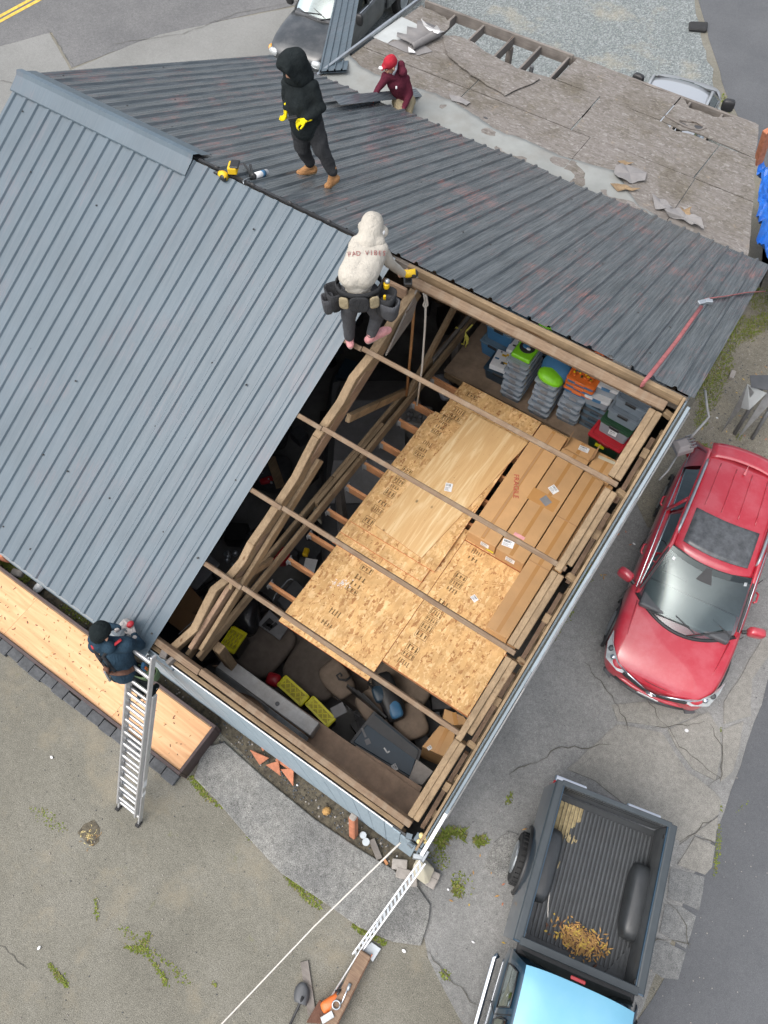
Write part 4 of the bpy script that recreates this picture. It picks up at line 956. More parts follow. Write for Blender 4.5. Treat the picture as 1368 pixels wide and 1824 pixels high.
sticker(bc, (pr.x+.06, pr.y+.45-.33, DK+.50), .12, .09, 0, normal=(0, -1, .1))
bc2 = binmesh(.46, .64, .2, tp=.92, mb_m='clearbin', lid_m='clearbin', content=['greenp', 'dark_grey', 'grey', 'greenp'], latch='black'); put(bc2, pr.x+.1, pr.y+.52, DK+.62, -.05, 'clear box of lime toys, second below the top', 'large clear boxes on the tote')
bc3 = binmesh(.46, .64, .19, tp=.92, mb_m='clearbin', lid_m='clearbin', content=['white', 'grey', 'white'], latch='black'); put(bc3, pr.x+.12, pr.y+.6, DK+.83, -.05, 'topmost clear box of white things with black latches', 'large clear boxes on the tote')
bc4 = binmesh(.46, .64, .24, tp=.92, mb_m='bluebin', lid_m='clearbin', latch='black'); put(bc4, pr.x+.02, pr.y+1.25, DK+.6, -.05, 'blue tinted box just under the roof edge behind the clear boxes', None)
pn_ = at(884, 700, DK); nt_ = binmesh(.5, .75, .26, tp=.88, mb_m='navyp', lid_m='navyp', latch='black'); put(nt_, pn_.x-.08, pn_.y+.5, DK, .0, 'low navy tote under white printed toy boxes', None, 'tote')
for i, (dx, dy, lb) in enumerate(((-.1, .32, 'white printed box with a yellow corner on the navy tote'), (-.02, .68, 'white printed box with a blue oval on the navy tote'), (.05, .98, 'pale printed box farthest back on the navy tote'))):
    t = thing('toy_box', lb, 'toy box', (pn_.x+dx, pn_.y+dy, DK+.275), 0, 'white printed toy boxes'); obj('box_body', MB().box((pn_.x+dx, pn_.y+dy, DK+.33+.02*i), (.34, .33, .1+.04*i), .12), M['white'], t, bevel=.006)
    pm = MB()
    for k in range(9): pm.box((pn_.x+dx+r7.uniform(-.12, .12), pn_.y+dy+r7.uniform(-.12, .12), DK+.381+.04*i), (r7.uniform(.02, .08), r7.uniform(.015, .05), .001), .12, r7.randrange(4))
    obj('printed_picture', pm, [M['bluep'], M['grey'], M['dark_grey'], M['toolyellow'] if i == 0 else M['navyp']], t)
pb_ = at(862, 640, DK); tb_ = binmesh(.46, .6, .3, tp=.86, mb_m='bluep', lid_m='bluebin', latch='black'); put(tb_, pb_.x+.1, pb_.y+.35, DK, -.05, 'blue tote standing alone near the yellow rope', 'blue totes near the yellow rope', 'tote')
o = copy_tree(tb_); put(o, pb_.x+.12, pb_.y+.42, DK+.31, -.02, 'upper blue tote stacked on the one near the yellow rope', 'blue totes near the yellow rope', 'tote')
o = copy_tree(tb_); put(o, pb_.x+.75, pb_.y+.62, DK, .1, 'blue tote half hidden behind the white toy boxes', 'blue totes near the yellow rope', 'tote')
o = copy_tree(tb_); put(o, pb_.x+1.3, pb_.y+.85, DK, .1, 'blue tote in shade behind the toy case stack', 'blue totes near the yellow rope', 'tote')
# ropes and cords by the ridge
def cord(name, pts, r, m, label, cat='cord', n=6): return tag(obj(name, MB().tube(pts, r, n), M[m], smooth=True), label, cat)
a = V((-3.1, .35, 5.5)); cord('pull_cord', [(-3.14, .12, 5.75), (-3.13, .12, 5.0), (-3.15, .14, 4.2), (-3.2, .14, 3.3)], .014, 'rope', 'pale cord hanging straight down from the ridge')
cord('hanging_strip', [(-3.33, .2, 5.6), (-3.36, .2, 4.6), (-3.42, .2, 3.3)], .02, 'c_boot', 'brown strip hanging from the ridge beside the pale cord')
cord('rope_loop', [bill(*q, (-3.1, 0, 5.7)) for q in [(754, 520), (757, 535), (754, 543), (757, 549), (762, 543), (760, 530), (757, 522)]], .012, 'rope', 'small loop of pale rope hanging under the ridge', 'rope')
cord('wire_loop', [bill(*q, (-3.1, 0, 5.95)) for q in [(738, 503), (740, 495), (746, 493), (754, 497), (758, 503), (757, 510)]], .007, 'galv', 'bent wire loop on the ridge end of the rafter', 'wire')
yr = thing('yellow_rope', 'frayed yellow rope tied round the far end of the tie beam', 'rope', bill(826, 600, (-3.4, 1.9, 3.3)))
for pts in ([(812, 583), (822, 588), (828, 592), (832, 588), (842, 578)], [(828, 592), (831, 600), (832, 610), (829, 618)], [(827, 592), (829, 602), (826, 614), (822, 612)], [(828, 592), (834, 602), (833, 612)]):
    obj('rope_strand', MB().tube([bill(*q, (-3.4, 1.75, 3.35)) for q in pts], .013, 6), M['yrope'], yr, smooth=True)
# ------------------------------------------------------------------ things on the garage floor
M['lidrec'] = plain('dark_yellow_recess', (.56, .47, .03), .6, 0, .35, 16, bump=.3)  # recess darkening put into the colour as a deeper yellow
def cush(mb, c, s, a=0, puff=.06, m=0):
    c = V(c); Rz = Matrix.Rotation(a, 3, 'Z'); n = 8
    def P(sx, sy, sz):
        k = (abs(sx)**4+abs(sy)**4+abs(sz)**4)**.25; q = V((sx, sy, sz))/max(k, 1e-6)
        k2 = 1; return c+Rz@V((q.x*s[0]/2, q.y*s[1]/2, q.z*s[2]/2*(1+puff*(1-q.x*q.x)*(1-q.y*q.y))))
    ring = []; vs = []; fs = []
    mb2 = MB().ball((0, 0, 0), 1, 20); 
    for p in mb2.v: vs.append(P(*(math.copysign(abs(q)**.45, q) for q in p)))
    mb.add(vs, mb2.f, m); return mb
SZ = .75
sofa = thing('sofa', 'dark brown sofa with flat seat cushions under the edge of the loft', 'sofa', (-2.6, -2.9, .02))
p1 = at(455, 1150, SZ); p2 = at(560, 1185, SZ)
obj('sofa_base', MB().box((-2.65, -2.9, .26), (2.6, 1.0, .48), -.02), M['couch'], sofa, bevel=.05, seg=2)
obj('seat_cushion', cush(MB(), (p1.x+.02, p1.y+.1, .62), (.92, .95, .24), -.05), M['couch'], sofa, smooth=True); obj('seat_cushion', cush(MB(), (p2.x+.02, p2.y+.05, .60), (.95, .95, .24), .02), M['couch'], sofa, smooth=True)
p3 = at(690, 1215, .7); obj('seat_cushion', cush(MB(), (p3.x+.2, p3.y+.1, .56), (.9, .9, .24), .0), M['couch2'], sofa, smooth=True)
def pil(px, py, z, s, a, m, name, label, cat): 
    p = at(px, py, z); mb = cush(MB(), p, s, a, .3); mb.rough(.03); tag(obj(name, mb, M[m], smooth=True), label, cat)
pil(600, 1212, .85, (.62, .4, .24), -.35, 'couch2', 'cushion', 'tan cushion with a folded end on the sofa', 'cushion')
pil(672, 1258, .8, (.6, .55, .24), -.5, 'couch2', 'cushion', 'plump tan cushion below the blue backpack', 'cushion')
pil(730, 1285, .75, (.55, .5, .22), -.6, 'couch2', 'cushion', 'tan cushion between the backpack and the flat television', 'cushion')
bp = thing('backpack', 'black and blue backpack lying across the tan cushions', 'backpack', at(690, 1245, .85)); q = at(692, 1240, .95)
obj('bag_body', cush(MB(), q, (.75, .34, .26), -.6, .3).rough(.03), M['black'], bp, smooth=True); obj('blue_pocket', cush(MB(), at(703, 1262, 1.05), (.3, .2, .1), -.6, .3), M['bluep'], bp, smooth=True)
obj('blue_pocket', cush(MB(), at(676, 1236, 1.05), (.26, .2, .1), -.6, .3), M['navyp'], bp, smooth=True)
obj('bag_strap', MB().tube([at(x, y, 1.02) for x, y in [(655, 1215), (668, 1232), (690, 1250), (705, 1275)]], .02, 6), M['black'], bp, smooth=True)
hk = [at(x, y, 1.15) for x, y in [(628, 1203), (616, 1212), (604, 1210), (600, 1203), (606, 1199), (609, 1204)]]; tag(obj('iron_hook', MB().tube(hk, .018, 6), M['black'], smooth=True), 'curled black iron hook lying on the tan cushion', 'hook')
# yellow lidded totes
def ytote(cs, z, label, h=.4):
    P = [at(x, y, z) for x, y in cs]; c = sum(P, V())/4; ux = (P[1]-P[0]).normalized(); L = (P[1]-P[0]).length; uy = V((-ux.y, ux.x, 0)); W = abs((P[3]-P[0]).dot(uy)); uy = uy if (P[3]-P[0]).dot(uy) > 0 else -uy
    t = thing('yellow_lid_tote', label, 'tote', (c.x, c.y, z-h), 0, 'yellow lidded totes by the near wall'); a = math.atan2(ux.y, ux.x)
    obj('tub', MB().box((c.x, c.y, z-h/2-.02), (L*.9, W*.9, h-.04), a), M['black'], t, bevel=.02)
    obj('lid', MB().box((c.x, c.y, z-.02), (L, W, .05), a), M['yellow'], t, bevel=.02, seg=2)
    rb = MB(); 
    for k in range(4):
        f = -.3+.2*k; rb.beam(c+ux*(L*(f-.12))-uy*W*.3+V((0, 0, .012)), c+ux*(L*(f+.12))+uy*W*.3+V((0, 0, .012)), .012, .012); rb.beam(c+ux*(L*(f+.12))-uy*W*.3+V((0, 0, .012)), c+ux*(L*(f-.12))+uy*W*.3+V((0, 0, .012)), .012, .012)
    for s in (-1, 1):
        rb.beam(c+ux*(s*L*.43)-uy*W*.42+V((0, 0, .01)), c+ux*(s*L*.43)+uy*W*.42+V((0, 0, .01)), .03, .016); rb.beam(c-ux*L*.43+uy*(s*W*.42)+V((0, 0, .01)), c+ux*L*.43+uy*(s*W*.42)+V((0, 0, .01)), .03, .016)
    obj('lid_rib', rb, M['yellow'], t); obj('lid_recess', MB().box((c.x, c.y, z+.0065), (L*.74, W*.66, .002), a), M['lidrec'], t); return t
ytote([(492, 1222), (536, 1262), (553, 1234), (507, 1202)], 1.1, 'yellow lidded tote nearest the sofa seat'); ytote([(541, 1257), (583, 1300), (602, 1272), (556, 1240)], 1.1, 'yellow lidded tote next to the bagged frames')
ytote([(628, 1362), (676, 1388), (688, 1356), (640, 1330)], .9, 'yellow lidded tote half under the shelf by the television'); ytote([(664, 1385), (712, 1412), (724, 1386), (676, 1360)], .88, 'yellow lidded tote half under the shelf nearest the gable')
ytote([(392, 1150), (418, 1165), (436, 1130), (416, 1112)], 1.3, 'yellow lidded tote beside the splayed rafter foot'); ytote([(372, 1140), (386, 1146), (398, 1106), (384, 1102)], 1.3, 'yellow lidded tote behind the splayed rafter foot')
pr_ = at(487, 1212, 1.0); tag(obj('red_bag', cush(MB(), pr_, (.22, .2, .15), .3, .4).rough(.02), M['redp'], smooth=True), 'small red bag beside the first yellow lid', 'bag')
# television lying on its face
P = [at(x, y, 1.1) for x, y in [(666, 1266), (752, 1337), (735, 1390), (622, 1322)]]
tv = thing('television', 'large flat television lying face down with a pale chevron on its back', 'television', sum(P, V())/4)
tm = MB(); tm.loft([[p+V((0, 0, -.05)) for p in P], [p for p in P]]); obj('tv_frame', tm, M['dark_grey'], tv, bevel=.008, recalc=True)
c = sum(P, V())/4; Q = [c+(p-c)*.9+V((0, 0, .03)) for p in P]; tm = MB(); tm.loft([[p+V((0, 0, -.028)) for p in Q], Q]); obj('tv_back', tm, M['navyp'], tv, bevel=.01, recalc=True)
up_ = [Q[0].lerp(Q[3], .05), Q[1].lerp(Q[2], .05), Q[1].lerp(Q[2], .38), Q[0].lerp(Q[3], .38)]; tm = MB(); tm.loft([[p for p in up_], [p+V((0, 0, .012)) for p in up_]]); obj('tv_vent', tm, M['dark_grey'], tv, recalc=True)
ch = MB()
for s in (-1, 1): ch.beam(at(690, 1341, 1.137), at(684+ (10 if s > 0 else 0), 1332+(6 if s > 0 else 0), 1.137), .02, .004)
obj('chevron_emblem', ch, M['white'], tv); sticker(tv, at(703, 1367, 1.135), .09, .07, -.5); sticker(tv, at(648, 1305, 1.135), .14, .03, -.55, 'grey', False); sticker(tv, at(655, 1321, 1.135), .08, .07, -.55, 'grey', False)
# frames in clear bags
t = thing('bagged_frame', 'stack of dark frames wrapped in clear film beside the yellow lids', 'frames', at(620, 1275, .9))
for k in range(4): a_, b_ = at(618+9*k, 1222+5*k, 1.05), at(672+5*k, 1268+4*k, 1.0); obj('frame_rail', MB().beam(a_, b_, .03, .25), M['black'], t, bevel=.005)
fm = MB().grid(lambda u, v: tuple(at(582+u*60-v*2+v*30, 1228+u*48+v*26, 1.02+.09*noise.noise(V((u*5, v*5, 2))))), 14, 10); obj('film', fm, M['bag'], t, smooth=True, solid=.003)
sticker(t, at(603, 1265, 1.12), .16, .2, -.5, 'grey', False)
# shelf along the near wall with a bent duct on it
sh = thing('wall_shelf', 'long dusty board shelf along the near wall', 'shelf', (-1.95, -4.3, 1.98))
obj('shelf_board', MB().box((-1.95, -4.32, 2.0), (3.2, .52, .035)), M['dustwood'], sh, bevel=.004); obj('shelf_board', MB().box((-.9, -4.3, 1.96), (1.0, .58, .03), .05), M['dustwood'], sh, bevel=.004)
for x in (-3.4, -2.0, -.5): obj('shelf_bracket', MB().beam((x, -4.55, 1.6), (x, -4.1, 1.96), .05, .05), M['woldY'], sh)
du = thing('metal_duct', 'long grey galvanised duct with a bent torn side on the shelf', 'duct', at(480, 1240, 2.02))
A0, A1 = at(402, 1168, 2.3), at(566, 1292, 2.3); n_ = V((A1.y-A0.y, A0.x-A1.x, 0)).normalized()
obj('duct_body', MB().beam(A0+n_*.09+V((0, 0, -.12)), A1+n_*.06+V((0, 0, -.12)), .2, .24), M['dull_galv'], du, bevel=.01)
fl = MB(); nn = 12; top = [A0.lerp(A1, k/nn)+n_*.19+V((0, 0, .005)) for k in range(nn+1)]; low = [p+n_*(.06+.05*math.sin(k*.9)+.05*(k > 7))+V((0, 0, -.1-.04*math.sin(k))) for k, p in enumerate(top)]
fl.add(top+low, [(i, i+1, nn+1+i+1, nn+1+i) for i in range(nn)]); obj('duct_flange', fl, M['galv'], du, solid=.004)
obj('rivet', MB().lathe([(.03, 0), (.03, .006), (.015, .01)], A0.lerp(A1, .62)+n_*.09, 10), M['dark_grey'], du)
tag(obj('curved_board', MB().tube([at(x, y, 2.2) for x, y in [(378, 1186), (405, 1190), (440, 1212), (480, 1248), (520, 1285), (545, 1308)]], [.01, .06, .1, .1, .06, .02], 8, flat=.35), M['dustwood'], smooth=True), 'warped dark board curving along the shelf behind the wall plate', 'board')
wb = MB().beam(at(556, 1288, 2.06), at(566, 1296, 2.06), .09, .05); tag(obj('wood_offcut', wb, M['woldX'], bevel=.003), 'small timber offcut at the shelf edge by the second yellow lid', 'offcut')
# tapped post foot, jar, boxes
tag(obj('jar', MB().lathe([(.08, 0), (.085, .02), (.085, .1), (.06, .12), (0, .125)], at(357, 1165, 2.3), 14), M['black'], smooth=True), 'black ribbed jar beside the rafter foot', 'jar')
def cbox(P4, z0, z1, label, name='carton', m='card', flap=True, cat='carton'):
    P = [at(x, y, z1) for x, y in P4]; c = sum(P, V())/4; t = thing(name, label, cat, (c.x, c.y, z0))
    mb = MB(); mb.loft([[V((p.x, p.y, z0)) for p in P], P]); obj('carton_body', mb, M[m], t, bevel=.006, recalc=True)
    if flap:
        m1, m2 = P[0].lerp(P[1], .5), P[3].lerp(P[2], .5); obj('tape_strip', MB().beam(m1+V((0, 0, .003)), m2+V((0, 0, .003)), .06, .003), M['tape'], t)
    return t
cb1 = cbox([(783, 1292), (812, 1302), (800, 1352), (752, 1330)], .9, 1.75, 'tall carton with a small white label beside the gable rafters'); sticker(cb1, at(765, 1332, 1.753), .05, .06, -.4, k=3)
cb2 = cbox([(792, 1262), (826, 1276), (838, 1290), (788, 1292)], .9, 1.7, 'carton mostly under the corner of the strand board'); sticker(cb2, at(812, 1278, 1.703), .05, .06, .8, 'c_pink', False)
cbox([(742, 1352), (772, 1374), (752, 1398), (726, 1392)], .6, 1.6, 'pale concrete block standing in the gable corner', 'concrete_block', 'paver_pale', False, 'block')
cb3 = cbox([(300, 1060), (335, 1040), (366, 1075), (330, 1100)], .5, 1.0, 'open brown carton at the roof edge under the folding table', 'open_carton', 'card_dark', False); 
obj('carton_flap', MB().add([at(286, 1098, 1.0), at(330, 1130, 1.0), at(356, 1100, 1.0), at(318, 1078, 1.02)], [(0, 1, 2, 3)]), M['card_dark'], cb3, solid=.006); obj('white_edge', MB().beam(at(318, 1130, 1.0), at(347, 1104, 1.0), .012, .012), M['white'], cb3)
tag(obj('blue_cloth', cush(MB(), at(349, 1110, .6), (.3, .22, .2), .4, .4).rough(.05), M['bluep'], smooth=True), 'crumpled blue cloth beside the brown carton', 'cloth')
# folding table
ft = thing('folding_table', 'pale grey folding table with black legs under the roof edge', 'folding table', at(360, 1020, .1)); P = [at(x, y, .85) for x, y in [(372, 985), (392, 1004), (350, 1050), (328, 1040)]]
mb = MB(); mb.loft([[p+V((0, 0, -.04)) for p in P], P]); obj('tabletop', mb, M['grey'], ft, bevel=.015, recalc=True)
for a_, b_ in (((350, 1030), (372, 1072)), ((372, 1010), (392, 1048)), ((356, 1050), (384, 1030))): obj('leg', MB().tube([at(*a_, .8), at(*b_, .15)], .02, 6), M['black'], ft)
tag(obj('black_sack', cush(MB(), at(436, 1100, .9), (.5, .62, .5), .5, .4).rough(.09), M['bag'], smooth=True), 'shiny black rubbish sack beside the splayed rafter foot', 'rubbish sack')
tag(obj('black_sack', cush(MB(), at(455, 1082, .7), (.45, .5, .4), .1, .4).rough(.08), M['bag'], smooth=True), 'black rubbish sack behind the grey drawer panel', 'rubbish sack')
gp_ = thing('drawer_panel', 'light grey drawer panel with black bars lying on the sofa', 'drawer panel', at(488, 1108, .85)); P = [at(x, y, .9) for x, y in [(459, 1112), (480, 1086), (513, 1118), (498, 1140)]]
mb = MB(); mb.loft([[p+V((0, 0, -.03)) for p in P], P]); obj('panel_face', mb, M['grey'], gp_, bevel=.004, recalc=True)
for a_, b_ in (((468, 1116), (482, 1102)), ((473, 1119), (486, 1106)), ((478, 1122), (493, 1110)), ((472, 1110), (485, 1117))): obj('black_bar', MB().beam(at(*a_, .915), at(*b_, .915), .05, .012), M['black'], gp_)
hr = thing('hand_trolley', 'grey metal case with a thin bent handle among the floor clutter', 'case', at(510, 1050, .5)); P = [at(x, y, .7) for x, y in [(492, 1068), (524, 1030), (548, 1050), (512, 1092)]]
mb = MB(); mb.loft([[p+V((0, 0, -.25)) for p in P], P]); obj('case_body', mb, M['dark_grey'], hr, bevel=.02, recalc=True); obj('handle', MB().tube([at(x, y, .9) for x, y in [(486, 1070), (490, 1060), (512, 1034), (518, 1031), (522, 1033)]], .012, 6), M['galv'], hr, smooth=True)
tag(obj('red_bucket', MB().lathe([(.12, 0), (.15, .2), (.155, .22), (.13, .2)], at(503, 998, .6), 10), M['redp']), 'small red bucket under the joists', 'bucket')
tag(obj('yellow_tool', MB().box(at(545, 984, .8), (.09, .14, .1), .3), M['toolyellow'], bevel=.02, seg=2), 'yellow tool handle on the dark floor clutter', 'tool')
tag(obj('paper_sheet', MB().box(at(552, 1008, .75), (.2, .26, .004), .4), M['white']), 'white leaflet on the dark clutter below the strand board', 'leaflet')
tag(obj('pet_bed', MB().lathe([(0, .02), (.3, .02), (.33, .05), (.36, .14), (.40, .15), (.40, .1), (.36, 0)], at(600, 910, .55), 22), M['beige'], smooth=True), 'round shallow beige dish between the joists', 'dish')
# parked car hidden under the loft
hc = thing('parked_car', 'dark grey car parked inside under the loft joists', 'car', at(650, 840, .02)); cc = at(660, 820, .9); Rz = Matrix.Rotation(R(34), 3, 'Z')
def hcp(x, y, z): return V((cc.x, cc.y, 0))+Rz@V((x, y, z))
mb = MB(); rings = []
for y, w, zt in ((-2.1, .7, .7), (-1.9, .82, .85), (-1.0, .86, .98), (.6, .86, 1.02), (1.9, .82, .95), (2.2, .7, .8)): rings.append([hcp(x*w, y, z) for x, z in ((-1, .3), (-1.02, .6), (-.95, zt-.06), (-.6, zt), (.6, zt), (.95, zt-.06), (1.02, .6), (1, .3))])
mb.loft(rings); obj('car_body', mb, M['dark_grey'], hc, smooth=True, sub=1, recalc=True)
mb = MB(); rings = [[hcp(x*w, y, z) for x, z in ((-1, 1.0), (-.8, zt), (.8, zt), (1, 1.0))] for y, w, zt in ((-.9, .75, 1.02), (-.3, .75, 1.4), (.9, .72, 1.42), (1.6, .7, 1.05))]; mb.loft(rings); obj('cabin', mb, M['grey'], hc, recalc=True)
for s in (-1, 1): obj('bonnet_stripe', MB().tube([hcp(s*.45, -2.0, .82), hcp(s*.5, -1.2, 1.0), hcp(s*.55, -.8, 1.03)], .05, 6), M['grey'], hc, smooth=True)
# red and black machines at the roof edge
for nm, lb, c_, m_ in (('garden_tractor', 'red and black machine parts half under the clean steel roof', (462, 770), 'redp'), ('red_machine', 'low red machine beside the narrow post under the steel roof', (468, 845), 'redp')):
    t = thing(nm, lb, 'machine', at(*c_, .3)); q = at(*c_, .55)
    obj('machine_body', cush(MB(), q+V((.1, .1, 0)), (.8, .6, .5), .5, .2).rough(.06), M['dark'], t, smooth=True); obj('red_cover', cush(MB(), q+V((-.1, .1, .28)), (.3, .2, .12), .3, .1).rough(.05), M[m_], t, smooth=True); obj('red_cover', cush(MB(), q+V((.25, -.15, .25)), (.22, .12, .1), .9, .1).rough(.05), M[m_], t, smooth=True)
    pm = MB()
    for _ in range(34): pm.ball(q+V((r7.uniform(-.45, .45), r7.uniform(-.35, .35), r7.uniform(.2, .36))), r7.uniform(.01, .035), 6)
    obj('metal_fitting', pm, M['galv'], t, smooth=True, kind='stuff')
tag(obj('narrow_board', MB().beam(at(482, 815, 1.0), at(500, 868, 1.0), .16, .04), M['foam'] if False else M['woldY'], bevel=.004), 'paint splashed board leaning under the clean steel roof', 'board')
en = thing('engine_block', 'bare grey engine with bolted covers between the joists and the deck', 'engine', at(742, 735, .6)); q = at(742, 738, 1.6)
obj('engine_case', MB().box(q+V((0, 0, -.25)), (.5, .45, .5), .4), M['dull_galv'], en, bevel=.05, seg=2)
pm = MB()
for _ in range(16): pm.lathe([(.03, 0), (.04, .02), (.04, .06), (.02, .08)], q+V((r7.uniform(-.25, .25), r7.uniform(-.2, .2), r7.uniform(-.02, .05))), 7)
obj('engine_fitting', pm, M['grey'], en); obj('engine_stand', MB().box(q+V((0, 0, -1.05)), (.4, .4, 1.1)), M['dark'], en)
tag(obj('grey_rag', cush(MB(), at(790, 690, 2.2), (.5, .25, .12), -.5, .4).rough(.08), M['c_lining'], smooth=True), 'crumpled grey rag between the first joist and the deck', 'rag')
tag(obj('yellow_level', MB().beam(at(855, 703, 2.4), at(905, 728, 2.4), .08, .05), M['yellow'], bevel=.006), 'yellow level lying in the gap below the clear boxes', 'level')
for lb, px, py in (('blue tool cabinet standing against the post under the ridge', 652, 700), ('dark tool cabinet under the roof edge beside the blue one', 628, 660)):
    t = thing('tool_cabinet', lb, 'cabinet', at(px, py, 0)); q = at(px, py, 1.0); obj('cabinet_body', MB().box((q.x, q.y, .5), (.5, .45, 1.0), .2), M['navyp'], t, bevel=.01)
    for k in range(3): obj('drawer', MB().box((q.x-.0, q.y-.235, .25+.25*k), (.42, .02, .2), .2), M['dark_grey'], t)
tag(obj('steel_trestle', MB().tube([at(440, 955, .4), at(470, 930, .9), at(500, 905, .4)], .03, 6).tube([at(430, 975, .4), at(447, 950, .9)], .03, 6), M['dark_grey']), 'dark steel trestle in shadow beside the rafter', 'trestle')
jr = MB()
for k in range(7): q = at(405+r7.uniform(-6, 18), 1000+r7.uniform(-12, 12), .9); jr.lathe([(.03, 0), (.045, .03), (.045, .09), (.03, .12)], q, 10)
tag(obj('glass_jars', jr, M['galv'], smooth=True, kind='stuff'), 'cluster of small shiny jars by the folding table')
cl = MB()
for _ in range(150): cl.box((r7.uniform(-8.9, -.5), r7.uniform(-4.3, 4.3), r7.uniform(.1, .45)), (r7.uniform(.1, .5), r7.uniform(.1, .4), r7.uniform(.1, .5)), r7.uniform(0, 3), r7.randrange(3))
obj('floor_clutter', cl, [M['dark'], M['black'], M['dark_grey']], kind='stuff')
# ------------------------------------------------------------------ vehicles (local: nose at y = 0, tail at negative y)
def body_ring(y, w, zb, zs, zt, cr, tum=.94):
    h = [(.0, zb), (w*.8, zb), (w*.95, zb+.1), (w, zb+(zs-zb)*.45), (w*1.0, zb+(zs-zb)*.75), (w*.985, zs), (w*tum, zt-.035), (w*(tum-.07), zt), (w*.55, zt+cr*.75), (w*.2, zt+cr*.98)]
    return [V((x, y, z)) for x, z in h] + [V((-x, y, z)) for x, z in h[:0:-1]]
def pane(mb, a, b, c, d, bu=0, n=8, m=0, nrm=None):
    a, b, c, d = map(V, (a, b, c, d)); nn = V(nrm) if nrm else (b-a).cross(d-a).normalized()
    mb.grid(lambda u, v: (a*(1-u)+b*u)*(1-v)+(d*(1-u)+c*u)*v+nn*bu*(4*u*(1-u))*(.6+.4*4*v*(1-v)), n, n, m); return mb
def wheel(par, x, y, r, w=.22, rim='galv'):
    rot = Matrix.Rotation(R(90), 3, 'Y'); t = MB().lathe([(r*.62, -w/2), (r*.93, -w/2), (r, -w*.32), (r, w*.32), (r*.93, w/2), (r*.62, w/2)], (x, y, r), 24, 0, rot)
    for k in range(28):
        q = 2*math.pi*k/28; t.box((x, y+r*1.0*math.cos(q), r+r*1.0*math.sin(q)), (w*.8, .028, .02), Matrix.Rotation(q-R(90), 3, 'X'))
    o = obj('wheel', t, M['rubber'], par, local=True)
    s = 1 if x > 0 else -1; rm = MB().lathe([(r*.63, -.01), (r*.63, .03), (r*.5, .015), (r*.12, .02), (0, .03)], (x+s*w/2*.9, y, r), 20, 0, Matrix.Rotation(R(90*s), 3, 'Y'))
    for k in range(5):
        q = 2*math.pi*k/5; rm.box((x+s*w*.5, y+r*.34*math.cos(q), r+r*.34*math.sin(q)), (.02, r*.5, .06), Matrix.Rotation(q, 3, 'X'))
    obj('rim', rm, M[rim], o, local=True)
